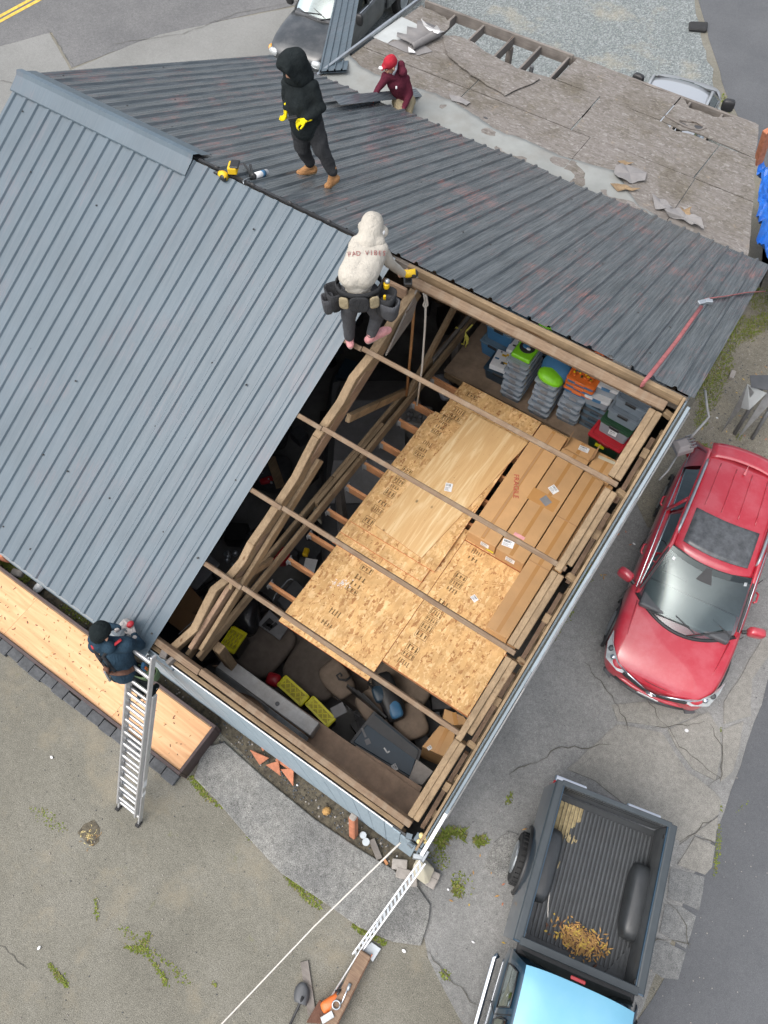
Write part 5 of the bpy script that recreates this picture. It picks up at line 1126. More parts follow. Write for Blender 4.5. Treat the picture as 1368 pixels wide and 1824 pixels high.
def suv(name, label, loc, rz, paint, st, ws, gh, wheels, k=1.0, cat='car', belt=1.06, roofz=1.64, hide=()):
    # ws: windscreen base (halfwidth, y corner, y centre, z), top (halfwidth, y corner, y centre, z);  gh: rear of roof (halfwidth, y, z), tail (halfwidth, y, z)
    t = thing(name, label, cat, loc, rz)
    mb = MB(); mb.loft([body_ring(*s) for s in st]); obj('body', mb, M[paint], t, local=True, smooth=True, sub=2, recalc=True)
    (bw, by, byc, bz), (tw, ty, tyc, tz) = ws; (rw, ry, rz_), (lw, ly, lz) = gh
    mb = MB()
    def wsp(u, v, off=0):
        s = 2*u-1; y0 = byc+(by-byc)*s*s; y1 = tyc+(ty-tyc)*s*s; x = s*(bw+(tw-bw)*v); y = y0+(y1-y0)*v; z = bz+(tz-bz)*v + .05*math.sin(v*math.pi)
        return V((x, y, z))
    mb.grid(lambda u, v: wsp(u, v), 14, 10); obj('windscreen', mb, M['glass'], t, local=True, smooth=True)
    fr = MB()
    for e in (.0, 1.0): fr.tube([wsp(e, k/8)+V((0, 0, .004)) for k in range(9)], .022, 6)
    fr.tube([wsp(k/14, 0)+V((0, 0, .004)) for k in range(15)], .03, 6); fr.tube([wsp(k/14, 1) for k in range(15)], .012, 6)
    obj('windscreen_seal', fr, M['black'], t, local=True, smooth=True)
    rf = MB()
    def rp(u, v):
        s = 2*u-1; w = tw+(rw-tw)*v; y0 = tyc+(ty-tyc)*s*s; y = y0+(ry-y0)*v; z = tz+(rz_-tz)*v+.06*math.sin(math.pi*min(1, v*.9+.08))*(1) - .05*abs(s)**4
        return V((s*w*(1+.02*math.sin(v*3)), y, z))
    rf.grid(rp, 16, 16); obj('roof', rf, M[paint], t, local=True, smooth=True, solid=-.02)
    # pillars and side glass
    for s in (-1, 1):
        A = wsp((1+s)/2, 0); B = wsp((1+s)/2, 1); C = rp((1+s)/2, 1); D = V((s*lw, ly, lz)); Bm = rp((1+s)/2, .0); Cm = rp((1+s)/2, .92)
        gl = MB(); pane(gl, A+V((s*.015, -.05, .0)), V((s*(lw+.03), ly+.35, belt)), Cm+V((0, 0, -.03)), B+V((s*.01, -.03, -.03)), .04*s, 8); obj('side_window', gl, M['glass_dark'], t, local=True, smooth=True)
        pl_ = MB(); pl_.tube([A, B, rp((1+s)/2, .3), rp((1+s)/2, .6), C, D], [.035, .035, .03, .03, .04, .06], 8); pl_.tube([rp((1+s)/2, .48)+V((0, 0, -.02)), V((s*(lw+.045), (by+ly)/2-.1, belt))], .03, 6)
        obj('pillar', pl_, M[paint], t, local=True, smooth=True)
        tA, tB = rp((1+s)/2, .84), rp((1+s)/2, 1)+V((0, -.04, -.02)); bA, bB = V((s*(lw+.055), ly+.5, belt-.03)), V((s*(lw+.0), ly-.06, belt-.06)); qp = MB(); qp.grid(lambda u, v: (tA.lerp(tB, u)).lerp(bA.lerp(bB, u), v)+V((s*.035*math.sin(3.14*v), 0, 0)), 6, 6); obj('quarter_panel', qp, M[paint], t, local=True, smooth=True)
        tm = MB(); tm.tube([A+V((s*.035, -.1, -.02)), V((s*(lw+.05), (by+ly)/2, belt-.01)), V((s*(lw+.03), ly+.15, belt+.01))], .012, 6); obj('window_trim', tm, M['chrome'], t, local=True, smooth=True)
    rg_ = MB(); pane(rg_, (-rw*.95, ry-.01, rz_-.02), (rw*.95, ry-.01, rz_-.02), (lw, ly, lz), (-lw, ly, lz), .03); obj('rear_window', rg_, M['glass_dark'], t, local=True, smooth=True)
    # cabin inside
    it = MB(); it.box((0, (by+ly)/2-.1, belt+.03), (lw*1.86, abs(ly-by)*.86, .03)); obj('cabin_floor', it, M['dark'], t, local=True)
    dash = MB().box((0, by-.05, belt+.01), (bw*1.8, .5, .12)); obj('dashboard', dash, M['dark_grey'], t, local=True, bevel=.04, seg=2)
    for s in (-1, 1):
        se = cush(MB(), (s*.37, ty-.35, belt+.06), (.5, .5, .2), 0, .2); se2 = cush(se, (s*.37, ty-.62, belt+.18), (.5, .2, .6), 0, .2); cush(se2, (s*.37, ty-.62, belt+.47), (.26, .12, .18), 0, .2); obj('seat', se, M['grey'], t, local=True, smooth=True)
    obj('steering_wheel', MB().tube([(.37+.18*math.cos(a), by-.48+.08*math.sin(a), belt+.1+.16*math.sin(a)) for a in [i*.45 for i in range(15)]], .015, 6), M['black'], t, local=True, smooth=True)
    wv = MB()
    for x0, x1 in ((.5, -.1), (-.12, -.62)):
        p = wsp(.5+x0/bw/2, .02)+V((0, .03, .03)); q = wsp(.5+x1/bw/2, .12)+V((0, 0, .035)); wv.tube([p, q], .012, 6); wv.tube([q+V((.25, -.06, .05)), q+V((-.1, .05, -.02))], .009, 5)
    obj('wiper', wv, M['black'], t, local=True)
    for x, y, r in wheels: wheel(t, x, y, r)
    return t, wsp, rp
RAV = [(0.0, .56, .40, .56, .66, .02), (-.05, .70, .30, .62, .74, .03), (-.16, .80, .25, .70, .84, .04), (-.42, .865, .22, .80, .93, .045), (-.85, .89, .22, .88, .99, .05), (-1.15, .895, .22, .95, 1.04, .04),
       (-2.2, .90, .22, .98, 1.06, .0), (-3.3, .895, .22, 1.0, 1.08, .0), (-3.95, .86, .24, 1.02, 1.08, .0), (-4.3, .78, .3, 1.0, 1.06, 0), (-4.42, .66, .36, .9, 1.0, 0)]
rc, wsp, rp = suv('suv_car', 'red suv with a sunroof and damp patches on its bonnet', (1.70, -.70, 0), math.pi+.107, 'car_red', RAV,
   ((.78, -1.22, -.86, 1.04), (.64, -1.98, -1.86, 1.56)), ((.60, -3.85, 1.60), (.78, -4.25, 1.12)), [(.765, -.86, .35), (-.765, -.86, .35), (.765, -3.5, .35), (-.765, -3.5, .35)])
sm = MB(); sm.grid(lambda u, v: rp(.5+(u-.5)*.78, .08+.33*v)+V((0, 0, .014)), 12, 8); obj('sunroof', sm, plain('wet_sunroof', (.10, .105, .11), .18, 0, .45, 9, bump=.25, bscale=28), rc, local=True, smooth=True, solid=-.006)
for s in (-1, 1):
    obj('roof_rail', MB().tube([rp(.5+s*.485, .12+.8*k/10)+V((0, 0, .05*math.sin(math.pi*min(1, max(0, k/10)))**.3+.005)) for k in range(11)], .024, 8), M['galv'], rc, local=True, smooth=True)
    mr = thing('mirror_tmp', None, None) if False else None
    mm_ = cush(MB(), (s*1.04, -1.42, 1.06), (.26, .14, .18), -s*.25, .25); o = obj('wing_mirror', mm_, M['car_red'], rc, local=True, smooth=True); obj('mirror_stalk', MB().tube([(s*.86, -1.36, 1.0), (s*.98, -1.42, 1.02)], .03, 6), M['black'], o, local=True)
    # headlamp: swept wedge
    P = [(s*.34, -.03, .735), (s*.58, -.085, .805), (s*.81, -.36, .905), (s*.865, -.54, .935), (s*.87, -.38, .80), (s*.80, -.15, .71), (s*.58, -.045, .685)]
    hb = MB(); c_ = sum((V(p) for p in P), V())/len(P)+V((s*.03, .05, .02)); hb.add([c_]+[V(p)+V((s*.012, .02, .012)) for p in P], [(0, i+1, (i+1) % 7+1) for i in range(7)]); o = obj('headlight', hb, M['lamp_glass'], rc, local=True, recalc=True)
    obj('lamp_projector', MB().ball((s*.72, -.17, .79), (.05, .05, .05), 10), M['chrome'], o, local=True, smooth=True); obj('lamp_projector', MB().ball((s*.80, -.27, .83), (.045, .05, .045), 10), M['dark_grey'], o, local=True, smooth=True)
    obj('chrome_strip', MB().tube([(s*.07, .045, .665), (s*.3, .0, .735), (s*.55, -.06, .805)], .014, 6), M['chrome'], rc, local=True, smooth=True)
    obj('fog_lamp', MB().box((s*.66, -.045, .40), (.16, .06, .05), s*-.5), M['dark_grey'], rc, local=True, bevel=.01)
    for y in (-1.95, -2.95): obj('door_handle', MB().tube([(s*.90, y, .93), (s*.94, y-.03, .94), (s*.94, y-.17, .94), (s*.90, y-.2, .93)], .018, 6), M['car_red'], rc, local=True, smooth=True)
    sm = MB(); sm.tube([(s*.905, -1.3, .98), (s*.907, -1.35, .6), (s*.9, -1.4, .3)], .006, 4); sm.tube([(s*.912, -2.35, 1.02), (s*.912, -2.38, .3)], .006, 4); obj('door_seam', sm, M['black'], rc, local=True)
    ar = MB(); 
    for yy in (-.86, -3.5): ar.tube([(s*.885, yy+.42*math.cos(a), .34+.42*math.sin(a)) for a in [math.pi*k/12 for k in range(13)]], .03, 6)
    obj('wheel_arch', ar, M['black'], rc, local=True, smooth=True)
    obj('tail_lamp', MB().ball((s*.78, -4.2, .98), (.12, .2, .07), 10), M['redlens'], rc, local=True, smooth=True)
gr = MB(); gr.grid(lambda u, v: ((u-.5)*1.0, .06-.2*abs(u-.5)**1.6, .60+.075*v+.13*abs(2*u-1)**1.3*.8), 14, 3); obj('grille', gr, M['black'], rc, local=True, solid=.02, recalc=True)
obj('emblem', MB().tube([(.075*math.cos(a), .068, .655+.05*math.sin(a)) for a in [k*.42 for k in range(16)]], .009, 6).tube([(.035*math.cos(a), .07, .665+.03*math.sin(a)) for a in [k*.42 for k in range(16)]], .007, 6), M['chrome'], rc, local=True)
obj('lower_grille', MB().grid(lambda u, v: ((u-.5)*1.1, .035-.2*abs(u-.5)**2, .40+.09*v), 12, 2), M['black'], rc, local=True, solid=.03, recalc=True)
obj('bumper_lip', MB().tube([(x, -.0+.035-.17*(x/.75)**2, .50-.02*abs(x)) for x in [-.72+.144*k for k in range(11)]], .035, 8), M['car_red'], rc, local=True, smooth=True)
obj('bumper_lip', MB().tube([(x, .01-.2*(x/.8)**2, .33) for x in [-.72+.144*k for k in range(11)]], .05, 8), M['dark_grey'], rc, local=True, smooth=True)
obj('number_plate', MB().box((.0, .055, .46), (.32, .012, .13), Matrix.Rotation(R(-15), 3, 'X')), M['white'], rc, local=True)
for x in (-.36, -.12, .12, .36): obj('roof_groove', MB().tube([rp(.5+x/1.16, .47+.45*k/6)+V((0, 0, .008)) for k in range(7)], .008, 5), M['car_red'], rc, local=True, smooth=True)
obj('fin_antenna', MB().add([(-.02, -3.62, 1.655), (.02, -3.62, 1.655), (.0, -3.80, 1.655), (0, -3.78, 1.73)], [(0, 1, 3), (1, 2, 3), (2, 0, 3), (0, 2, 1)]), M['car_red'], rc, local=True)
obj('roof_spoiler', MB().grid(lambda u, v: ((u-.5)*1.12*(1+.06*v), -3.84-.30*v+.08*abs(2*u-1)**2, 1.605-.03*v-.04*abs(2*u-1)**4), 12, 4), M['car_red'], rc, local=True, smooth=True, solid=.03)
hl = MB()
for s in (-1, 1): hl.tube([(s*.60, -.24, .865), (s*.68, -.6, .965), (s*.73, -1.1, 1.045)], .007, 5)
obj('bonnet_crease', hl, M['car_red'], rc, local=True, smooth=True, kind='stuff'); obj('bonnet_seam', MB().tube([(x, -.05-.22*(abs(x)/.7)**2.4, .755+.10*(abs(x)/.7)**2) for x in [-.70+.14*k for k in range(11)]], .007, 5), M['black'], rc, local=True)
obj('windscreen_sensor', MB().grid(lambda u, v: wsp(.5+(u-.5)*.12*(1.5-v), .98-.22*(1-v))+V((0, 0, .004)), 4, 4), M['black'], rc, local=True)
obj('screen_sticker', MB().grid(lambda u, v: wsp(.06+.03*u, .86+.06*v)+V((0, 0, .004)), 2, 2), M['lamp_glass'], rc, local=True)
obj('screen_sticker', MB().grid(lambda u, v: wsp(.88+.03*u, .80+.05*v)+V((0, 0, .004)), 2, 2), M['white'], rc, local=True)
sh_ = MB(); sh_.grid(lambda u, v: wsp(u, .90+.1*v)+V((0, 0, .003)), 14, 2); obj('screen_shade_band', sh_, M['glass_dark'], rc, local=True, smooth=True)
# ------------------------------------------------------------------ pickup with a lined bed (local: bed tail at y = 0, cab at positive y)
M['wellblack'] = plain('wheel_well_liner', (.04, .044, .047), .38, 0, .2, bump=.05)
PT = thing('pickup_truck', 'dark blue pickup with a roof coloured pale by sky reflection and dead leaves in its lined bed', 'pickup truck', (1.86, -2.66, 0), math.pi+.219)
HW = .83; BL = 2.0
def T_(name, mb, m, **k): return obj(name, mb, M[m], PT, local=True, **k)
T_('bed_floor', MB().box((0, 1.0, .70), (1.5, 1.98, .04)), 'wellblack')
rb = MB()
for k in range(25):
    x = -.66+.055*k; y0, y1 = (.10, 1.86); rb.box((x, (y0+y1)/2, .729), (.03, y1-y0, .036))
T_('bed_rib', rb, 'liner', bevel=.004); bpy.data.objects['bed_rib']['kind'] = 'stuff'
for s in (-1, 1):
    w = MB(); w.loft([[V((s*x, y, z)) for x, z in ((.72, .71), (.735, 1.20), (.70, 1.235), (.705, 1.26), (HW-.02, 1.265), (HW, 1.24), (HW+.02, .9), (HW+.03, .5), (HW-.02, .42), (.76, .45))] for y in (-.02, .5, 1.0, 1.5, BL)]); T_('bed_side', w, 'car_navy', recalc=True)
    rl = MB().loft([[V((s*x, y, z)) for x, z in ((.715, 1.20), (.712, 1.262), (.73, 1.275), (.815, 1.275), (.83, 1.26), (.815, 1.20))] for y in (-.06, 0, .6, 1.2, BL-.02)]); T_('bed_rail', rl, 'rail', recalc=True, bevel=.008)
    lin = MB().grid(lambda u, v: (s*(.715-.02*math.sin(v*3.1)), BL*u, .72+.5*v), 20, 4); T_('bed_liner_wall', lin, 'liner', solid=.01, recalc=True)
    ww = cush(MB(), (s*.62, .98, .79), (.30, .98, .44), 0, .05); T_('wheel_well', ww, 'wellblack', smooth=True)
    lg = MB().add([(s*.70, 1.98, .735), (s*.42, 1.98, .735), (s*.70, 1.5, .735)], [(0, 1, 2)]); T_('liner_gusset', lg, 'liner', solid=.012)
    wheel(PT, s*.86, 1.0, .36, .22); wheel(PT, s*.80, 4.1, .36, .22)
    ar = MB().tube([(s*(HW+.03), 1.0+.45*math.cos(a), .36+.45*math.sin(a)) for a in [math.pi*k/12 for k in range(13)]], .035, 6); T_('wheel_arch', ar, 'black', smooth=True)
    T_('tail_lamp', MB().box((s*(HW-.03), -.04, .95), (.09, .05, .36)), 'redlens', bevel=.01)
    T_('bed_slot', MB().box((s*.70, .12, 1.21), (.02, .05, .06)).box((s*.70, 1.88, 1.21), (.02, .05, .06)), 'black')
T_('tailgate', MB().box((0, -.055, .98), (1.46, .05, .56)), 'car_navy', bevel=.012); tl = MB().box((0, -.02, .98), (1.4, .02, .52))
for k in range(38): tl.box((-.66+.0355*k, -.005, 1.1), (.016, .014, .26))
T_('tailgate_liner', tl, 'liner'); T_('tailgate_cap', MB().box((0, -.045, 1.265), (1.5, .07, .03)), 'rail', bevel=.008)
T_('rear_bumper', MB().box((-.52, -.16, .60), (.5, .15, .16)), 'chrome', bevel=.03, seg=2); T_('rear_bumper', MB().box((.54, -.16, .60), (.48, .15, .16)), 'chrome', bevel=.03, seg=2); T_('bumper_step', MB().box((0, -.13, .58), (.58, .12, .12)), 'black', bevel=.02)
T_('bed_front', MB().box((0, BL-.02, 1.0), (1.5, .05, .54)), 'liner', bevel=.01); T_('bed_front_cap', MB().box((0, BL-.03, 1.265), (1.5, .10, .03)), 'rail', bevel=.008)
ft_ = MB()
for k in range(30): ft_.box((-.66+.045*k, BL-.055, 1.05), (.018, .012, .4))
T_('bed_front_rib', ft_, 'liner'); bpy.data.objects['bed_front_rib']['kind'] = 'stuff'
dm = MB(); r8 = random.Random(4)
for k in range(7):
    x = .66-.055*k; y1 = (.75, .72, .62, .66, .42, .3, .2)[k]
    dm.box((x, .1+y1/2, .7485), (.026, y1, .004), r8.uniform(-.006, .006)); dm.box((x-.0275, .1+y1*.45, .7235), (.024, y1*.9, .008))
for k in range(26): dm.box((.60-.012*k+r8.uniform(-.02, .02), .74+.035*r8.uniform(0, 14)*(k < 14)-.2*(k >= 14), .7515+.0004*k), (.014, r8.uniform(.03, .12), .003), r8.uniform(-.3, .3))
T_('dry_silt', dm, 'silt')
lf = MB(); 
for k in range(900):
    a = r8.uniform(0, 6.28); d = abs(r8.gauss(0, .55)); x = -.07+.25*d*math.cos(a)+(.0 if k % 5 else r8.uniform(-.3, .3)); y = 1.68+.16*d*math.sin(a); y = min(y, 1.93); L = r8.uniform(.04, .10); q = r8.uniform(0, 3.1); tlt = r8.uniform(-.5, .5); z = .752+.05*math.exp(-d*d*1.4)*r8.random()
    c, s_ = math.cos(q), math.sin(q); w = r8.uniform(.008, .015)
    lf.add([(x-c*L/2, y-s_*L/2, z), (x-s_*w, y+c*w, z+.006), (x+c*L/2, y+s_*L/2, z+tlt*.04), (x+s_*w, y-c*w, z+.004)], [(0, 1, 2, 3)], 0 if k % 3 else (1 if k % 2 else 2))
tag(obj('dead_leaves', lf, [M['leaf_dry'], M['leaf_yellow'], M['c_brown']], None, kind='stuff'), None); bpy.data.objects['dead_leaves'].matrix_basis = PT.matrix_basis @ Matrix.Translation(bpy.data.objects['dead_leaves'].location)
tag(obj('twig', MB().tube([PT.matrix_basis@V(p) for p in ((.12, 1.55, .78), (.0, 1.5, .79), (-.12, 1.58, .78), (-.18, 1.7, .77))], .006, 5), M['c_brown']), 'thin twig arching over the dead leaves', 'twig')
tag(obj('stick', MB().tube([PT.matrix_basis@V(p) for p in ((.46, 1.28, .757), (.44, 1.42, .745), (.40, 1.58, .745))], .008, 5), M['rope']), 'pale straight stick lying along the bed ribs', 'stick')
# cab
CB0 = 2.03
cabs = [(CB0, .80, .42, 1.0, 1.12, 0), (CB0+.1, .82, .40, 1.04, 1.14, 0), (CB0+1.2, .83, .40, 1.04, 1.13, 0), (CB0+1.75, .83, .40, 1.02, 1.10, .02), (CB0+2.5, .81, .40, .96, 1.04, .04), (CB0+2.95, .74, .42, .86, .95, .04), (CB0+3.05, .6, .5, .75, .85, .02)]
T_('body', MB().loft([body_ring(*c_) for c_ in cabs]), 'car_navy', smooth=True, sub=1, recalc=True)
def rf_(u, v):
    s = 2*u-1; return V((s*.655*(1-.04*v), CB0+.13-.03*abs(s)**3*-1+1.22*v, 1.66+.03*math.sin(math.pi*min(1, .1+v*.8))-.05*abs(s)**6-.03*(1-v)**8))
T_('roof', MB().grid(rf_, 18, 12), 'car_roof_sheen', smooth=True)
for s in (-1, 1):
    e = (1+s)/2; sk = MB(); sk.grid(lambda u, v: rf_(e, u)*(1-v)+V((s*(.795), CB0+.06+1.3*u+.35*u*v, 1.12))*v + V((s*.02*math.sin(v*3.14), 0, .03*math.sin(v*3.14))), 10, 6); T_('cab_side', sk, 'car_navy', smooth=True, solid=.015, recalc=True)
    def sidep(u, v, o=.012): return rf_(e, u)*(1-v)+V((s*.795, CB0+.06+1.3*u+.35*u*v, 1.12))*v + V((s*(.02*math.sin(v*3.14)+o), 0, .03*math.sin(v*3.14)+o*.6))
    for u0, u1 in ((.10, .42), (.50, 1.0)):
        gw = MB().grid(lambda u, v: sidep(u0+(u1-u0)*(.06*(1-v)+u*(1-.1*(1-v))), .26+.62*v, .014), 6, 4); o = T_('side_window', gw, 'glass_dark', smooth=True)
        sl_ = MB().tube([sidep(u0+(u1-u0)*a_, b_, .016) for a_, b_ in ((.04, .25), (.5, .24), (.96, .25), (1.0, .56), (1.0, .87), (.5, .89), (0, .88), (0, .5), (.04, .25))], .010, 5); T_('window_seal', sl_, 'black', smooth=True)
    T_('door_seam', MB().tube([sidep(.46, .12, .016), sidep(.46, .95, .016), V((s*.845, CB0+.7, .9)), V((s*.84, CB0+.75, .5))], .006, 4), 'black')
    T_('side_step', MB().tube([(s*.84, CB0+.20, .44), (s*.88, CB0+.26, .42), (s*.88, CB0+1.35, .42), (s*.84, CB0+1.42, .44)], .04, 8), 'chrome', smooth=True)
    T_('door_vent', MB().box((s*.838, CB0+.86, .98), (.006, .18, .02)), 'galv'); T_('wing_mirror', cush(MB(), (s*.98, CB0+1.55, 1.08), (.2, .12, .2), 0, .2), 'black', smooth=True)
rw_ = MB(); pane(rw_, (-.62, CB0+.115, 1.62), (.62, CB0+.115, 1.62), (.70, CB0+.03, 1.18), (-.70, CB0+.03, 1.18), .02); T_('rear_window', rw_, 'glass_dark', smooth=True)
T_('rear_sill', MB().box((0, CB0+.03, 1.14), (1.5, .14, .06)), 'black', bevel=.02); T_('brake_lamp', MB().box((.05, CB0+.085, 1.635), (.18, .04, .02)), 'redlens', bevel=.008)
T_('windscreen', pane(MB(), (-.74, CB0+2.0, 1.12), (.74, CB0+2.0, 1.12), (.62, CB0+1.37, 1.65), (-.62, CB0+1.37, 1.65), .06), 'glass_dark', smooth=True)
T_('cab_floor', MB().box((0, CB0+.9, .98), (1.5, 1.6, .05)), 'dark'); tag(obj('yellow_cloth', cush(MB(), PT.matrix_basis@V((.62, CB0+.85, 1.12)), (.16, .28, .14), .6, .4).rough(.03), M['yellow'], smooth=True), 'crumpled yellow cloth behind the pickup side window', 'cloth')
# ------------------------------------------------------------------ black pickup behind the shed
BK = [(0, .5, .45, .62, .74, .02), (-.06, .70, .38, .66, .82, .03), (-.2, .80, .34, .78, .92, .03), (-.6, .86, .32, .88, 1.0, .05), (-1.25, .88, .32, .96, 1.06, .04), (-2.2, .88, .32, 1.0, 1.08, 0), (-3.2, .88, .32, 1.0, 1.08, 0), (-3.35, .86, .34, 1.0, 1.08, 0)]
bk, bws, brp = suv('pickup_truck', 'black pickup with clear headlights parked beyond the shed', (-12.32, 8.75, 0), math.pi+.10, 'car_black', BK, ((.75, -1.42, -1.2, 1.08), (.60, -2.1, -2.0, 1.66)), ((.60, -3.15, 1.66), (.76, -3.3, 1.12)), [(.82, -.95, .37), (-.82, -.95, .37), (.82, -4.2, .37), (-.82, -4.2, .37)], cat='pickup truck')
for s in (-1, 1):
    o = obj('headlight', MB().ball((s*.60, -.10, .74), (.18, .09, .10), 12), M['lamp_glass'], bk, local=True, smooth=True); obj('amber_lamp', MB().ball((s*.78, -.22, .73), (.07, .10, .09), 10), M['amber'], bk, local=True, smooth=True)
    obj('wing_mirror', cush(MB(), (s*1.02, -1.6, 1.16), (.2, .12, .24), 0, .2), M['black'], bk, local=True, smooth=True)
    obj('bed_side', MB().box((s*.84, -4.3, .82), (.1, 1.9, .62)), M['car_black'], bk, local=True, bevel=.03); obj('tail_lamp', MB().box((s*.84, -5.26, .88), (.1, .04, .34)), M['redlens'], bk, local=True)
    obj('rack_rail', MB().beam((s*.70, -3.45, 1.5), (s*.70, -5.1, 1.5), .04, .04), M['galv'], bk, local=True)
    for y in (-3.5, -5.05): obj('rack_post', MB().beam((s*.76, y, 1.1), (s*.70, y, 1.5), .04, .04), M['galv'], bk, local=True)
for y in (-3.5, -5.05): obj('rack_rail', MB().beam((-.70, y, 1.5), (.70, y, 1.5), .04, .04), M['galv'], bk, local=True)
obj('bumper', MB().tube([(x, .07-.22*(x/.85)**2, .48) for x in [-.85+.17*k for k in range(11)]], .085, 8), M['chrome'], bk, local=True, smooth=True)
obj('grille', MB().grid(lambda u, v: ((u-.5)*.84, .04-.1*abs(2*u-1)**2, .60+.18*v), 10, 3), M['chrome'], bk, local=True, solid=.02)
for k in range(3): obj('grille_slot', MB().box((0, .055, .64+.05*k), (.62, .02, .025)), M['black'], bk, local=True)
obj('bed_floor', MB().box((0, -4.3, .62), (1.6, 1.9, .06)), M['liner'], bk, local=True); obj('tailgate', MB().box((0, -5.25, .82), (1.6, .06, .6)), M['car_black'], bk, local=True, bevel=.02)
for k in range(4): tag(obj('lumber', MB().beam(bk.matrix_basis@V((-.4+.2*k, -3.6, 1.55)), bk.matrix_basis@V((-.35+.2*k, -5.2, 1.55)), .12, .05), M['wgreyY']), ['first', 'second', 'third', 'last'][k]+' grey board from the left on the black pickup rack', 'board')
# silver van beyond the shed
SV = [(0, .5, .4, .6, .7, .02), (-.08, .72, .3, .66, .8, .03), (-.4, .84, .28, .8, .93, .04), (-.75, .88, .28, .9, 1.02, .04), (-1.6, .90, .28, 1.0, 1.1, 0), (-4.0, .90, .28, 1.0, 1.1, 0), (-4.6, .84, .3, 1.0, 1.08, 0)]
sv, _, _ = suv('van', 'silver van with black mirrors half hidden behind the shed roof', (-3.75, 13.35, 0), .12, 'car_silver', SV, ((.80, -.95, -.72, 1.06), (.66, -1.85, -1.75, 1.72)), ((.66, -4.3, 1.74), (.82, -4.5, 1.12)), [(.82, -.9, .35), (-.82, -.9, .35), (.82, -3.8, .35), (-.82, -3.8, .35)], cat='van')
for s in (-1, 1): obj('wing_mirror', cush(MB(), (s*1.06, -1.25, 1.18), (.28, .16, .24), s*.2, .2), M['black'], sv, local=True, smooth=True)
# ------------------------------------------------------------------ people: one continuous remeshed body each
def cap_prim(a, b, ra, rb=None, m=0, sq=None): return ('c', V(a), V(b), ra, ra if rb is None else rb, m)
def blob(name, prims, mats, voxel, smooth_it=6, wr=0, wf=9):
    mb = MB()
    for _, a, b, ra, rb, m in prims:
        d = b-a; L = d.length; t = d.normalized() if L > 1e-5 else V((0, 0, 1)); x = t.orthogonal().normalized(); y = t.cross(x); rings = []; n = 12
        for k in range(1, 5): q = math.pi/2*k/4; rings.append((a-t*ra*math.cos(q), ra*math.sin(q)))
        for k in range(4): q = math.pi/2*k/4; rings.append((b+t*rb*math.sin(q), rb*math.cos(q)))
        mb.loft([[c+(x*math.cos(2*math.pi*j/n)+y*math.sin(2*math.pi*j/n))*r for j in range(n)] for c, r in rings])
    me = bpy.data.meshes.new('tmp'); me.from_pydata([tuple(p) for p in mb.v], [], mb.f); o = bpy.data.objects.new('tmp', me); COL.objects.link(o)
    md = o.modifiers.new('r', 'REMESH'); md.mode = 'VOXEL'; md.voxel_size = voxel
    sm = o.modifiers.new('s', 'SMOOTH'); sm.factor = .5; sm.iterations = smooth_it
    dg = bpy.context.evaluated_depsgraph_get(); dg.update(); m2 = bpy.data.meshes.new_from_object(o.evaluated_get(dg)); bpy.data.objects.remove(o)
    if wr:
        nr = [v.normal.copy() for v in m2.vertices]
        for v, n in zip(m2.vertices, nr):
            f = noise.noise(v.co*wf+V((3, 1, 2)))*.7 + (1-abs(noise.noise(v.co*wf*.6)))*.5-.4; v.co += n*wr*f
    for x in mats: m2.materials.append(x)
    for p in m2.polygons:
        c = p.center; best = 9; bi = 0
        for _, a, b, ra, rb, m in prims:
            d = b-a; u = 0 if d.length_squared < 1e-9 else max(0, min(1, (c-a).dot(d)/d.length_squared)); s = (c-a-d*u).length-(ra+(rb-ra)*u)
            if s < best: best = s; bi = m
        p.material_index = bi; p.use_smooth = True
    m2.name = name; return m2
def mesh_obj(name, me, parent):
    inv = wm(parent).inverted(); me.transform(inv); o = bpy.data.objects.new(name, me); COL.objects.link(o); o.parent = parent; return o
def hand(parent, wrist, dirn, palm_n, mat, curl=.5, size=1.0, name='hand', thumb=1):
    w = V(wrist); d = V(dirn).normalized(); n = V(palm_n); n = (n-d*n.dot(d)).normalized(); s = d.cross(n)*thumb; k = size; pr = []
    for i, (o, L) in enumerate(((-.032, .068), (-.011, .078), (.011, .074), (.031, .058))):
        b0 = w+d*.085*k+s*o*k; pr.append(cap_prim(w+d*.01*k+s*o*.6*k, b0, .016*k, .014*k))
        a1 = curl; p1 = b0+(d*math.cos(a1)+n*math.sin(a1))*L*.45*k; a2 = a1*2; p2 = p1+(d*math.cos(a2)+n*math.sin(a2))*L*.35*k; a3 = a1*2.8; p3 = p2+(d*math.cos(a3)+n*math.sin(a3))*L*.25*k
        pr += [cap_prim(b0, p1, .0105*k, .0095*k), cap_prim(p1, p2, .0095*k, .0085*k), cap_prim(p2, p3, .0085*k, .0075*k)]
    t0 = w+d*.03*k-s*.028*k; t1 = t0+(d*.6-s*.75+n*.3).normalized()*.04*k; t2 = t1+(d*.85-s*.3+n*.4).normalized()*.035*k
    pr += [cap_prim(w+d*.01*k, t0, .018*k, .015*k), cap_prim(t0, t1, .0135*k, .0115*k), cap_prim(t1, t2, .0115*k, .009*k), cap_prim(w-d*.04*k, w+d*.05*k, .026*k, .024*k)]
    return mesh_obj(name, blob(name, pr, [mat], .0055, 3), parent)
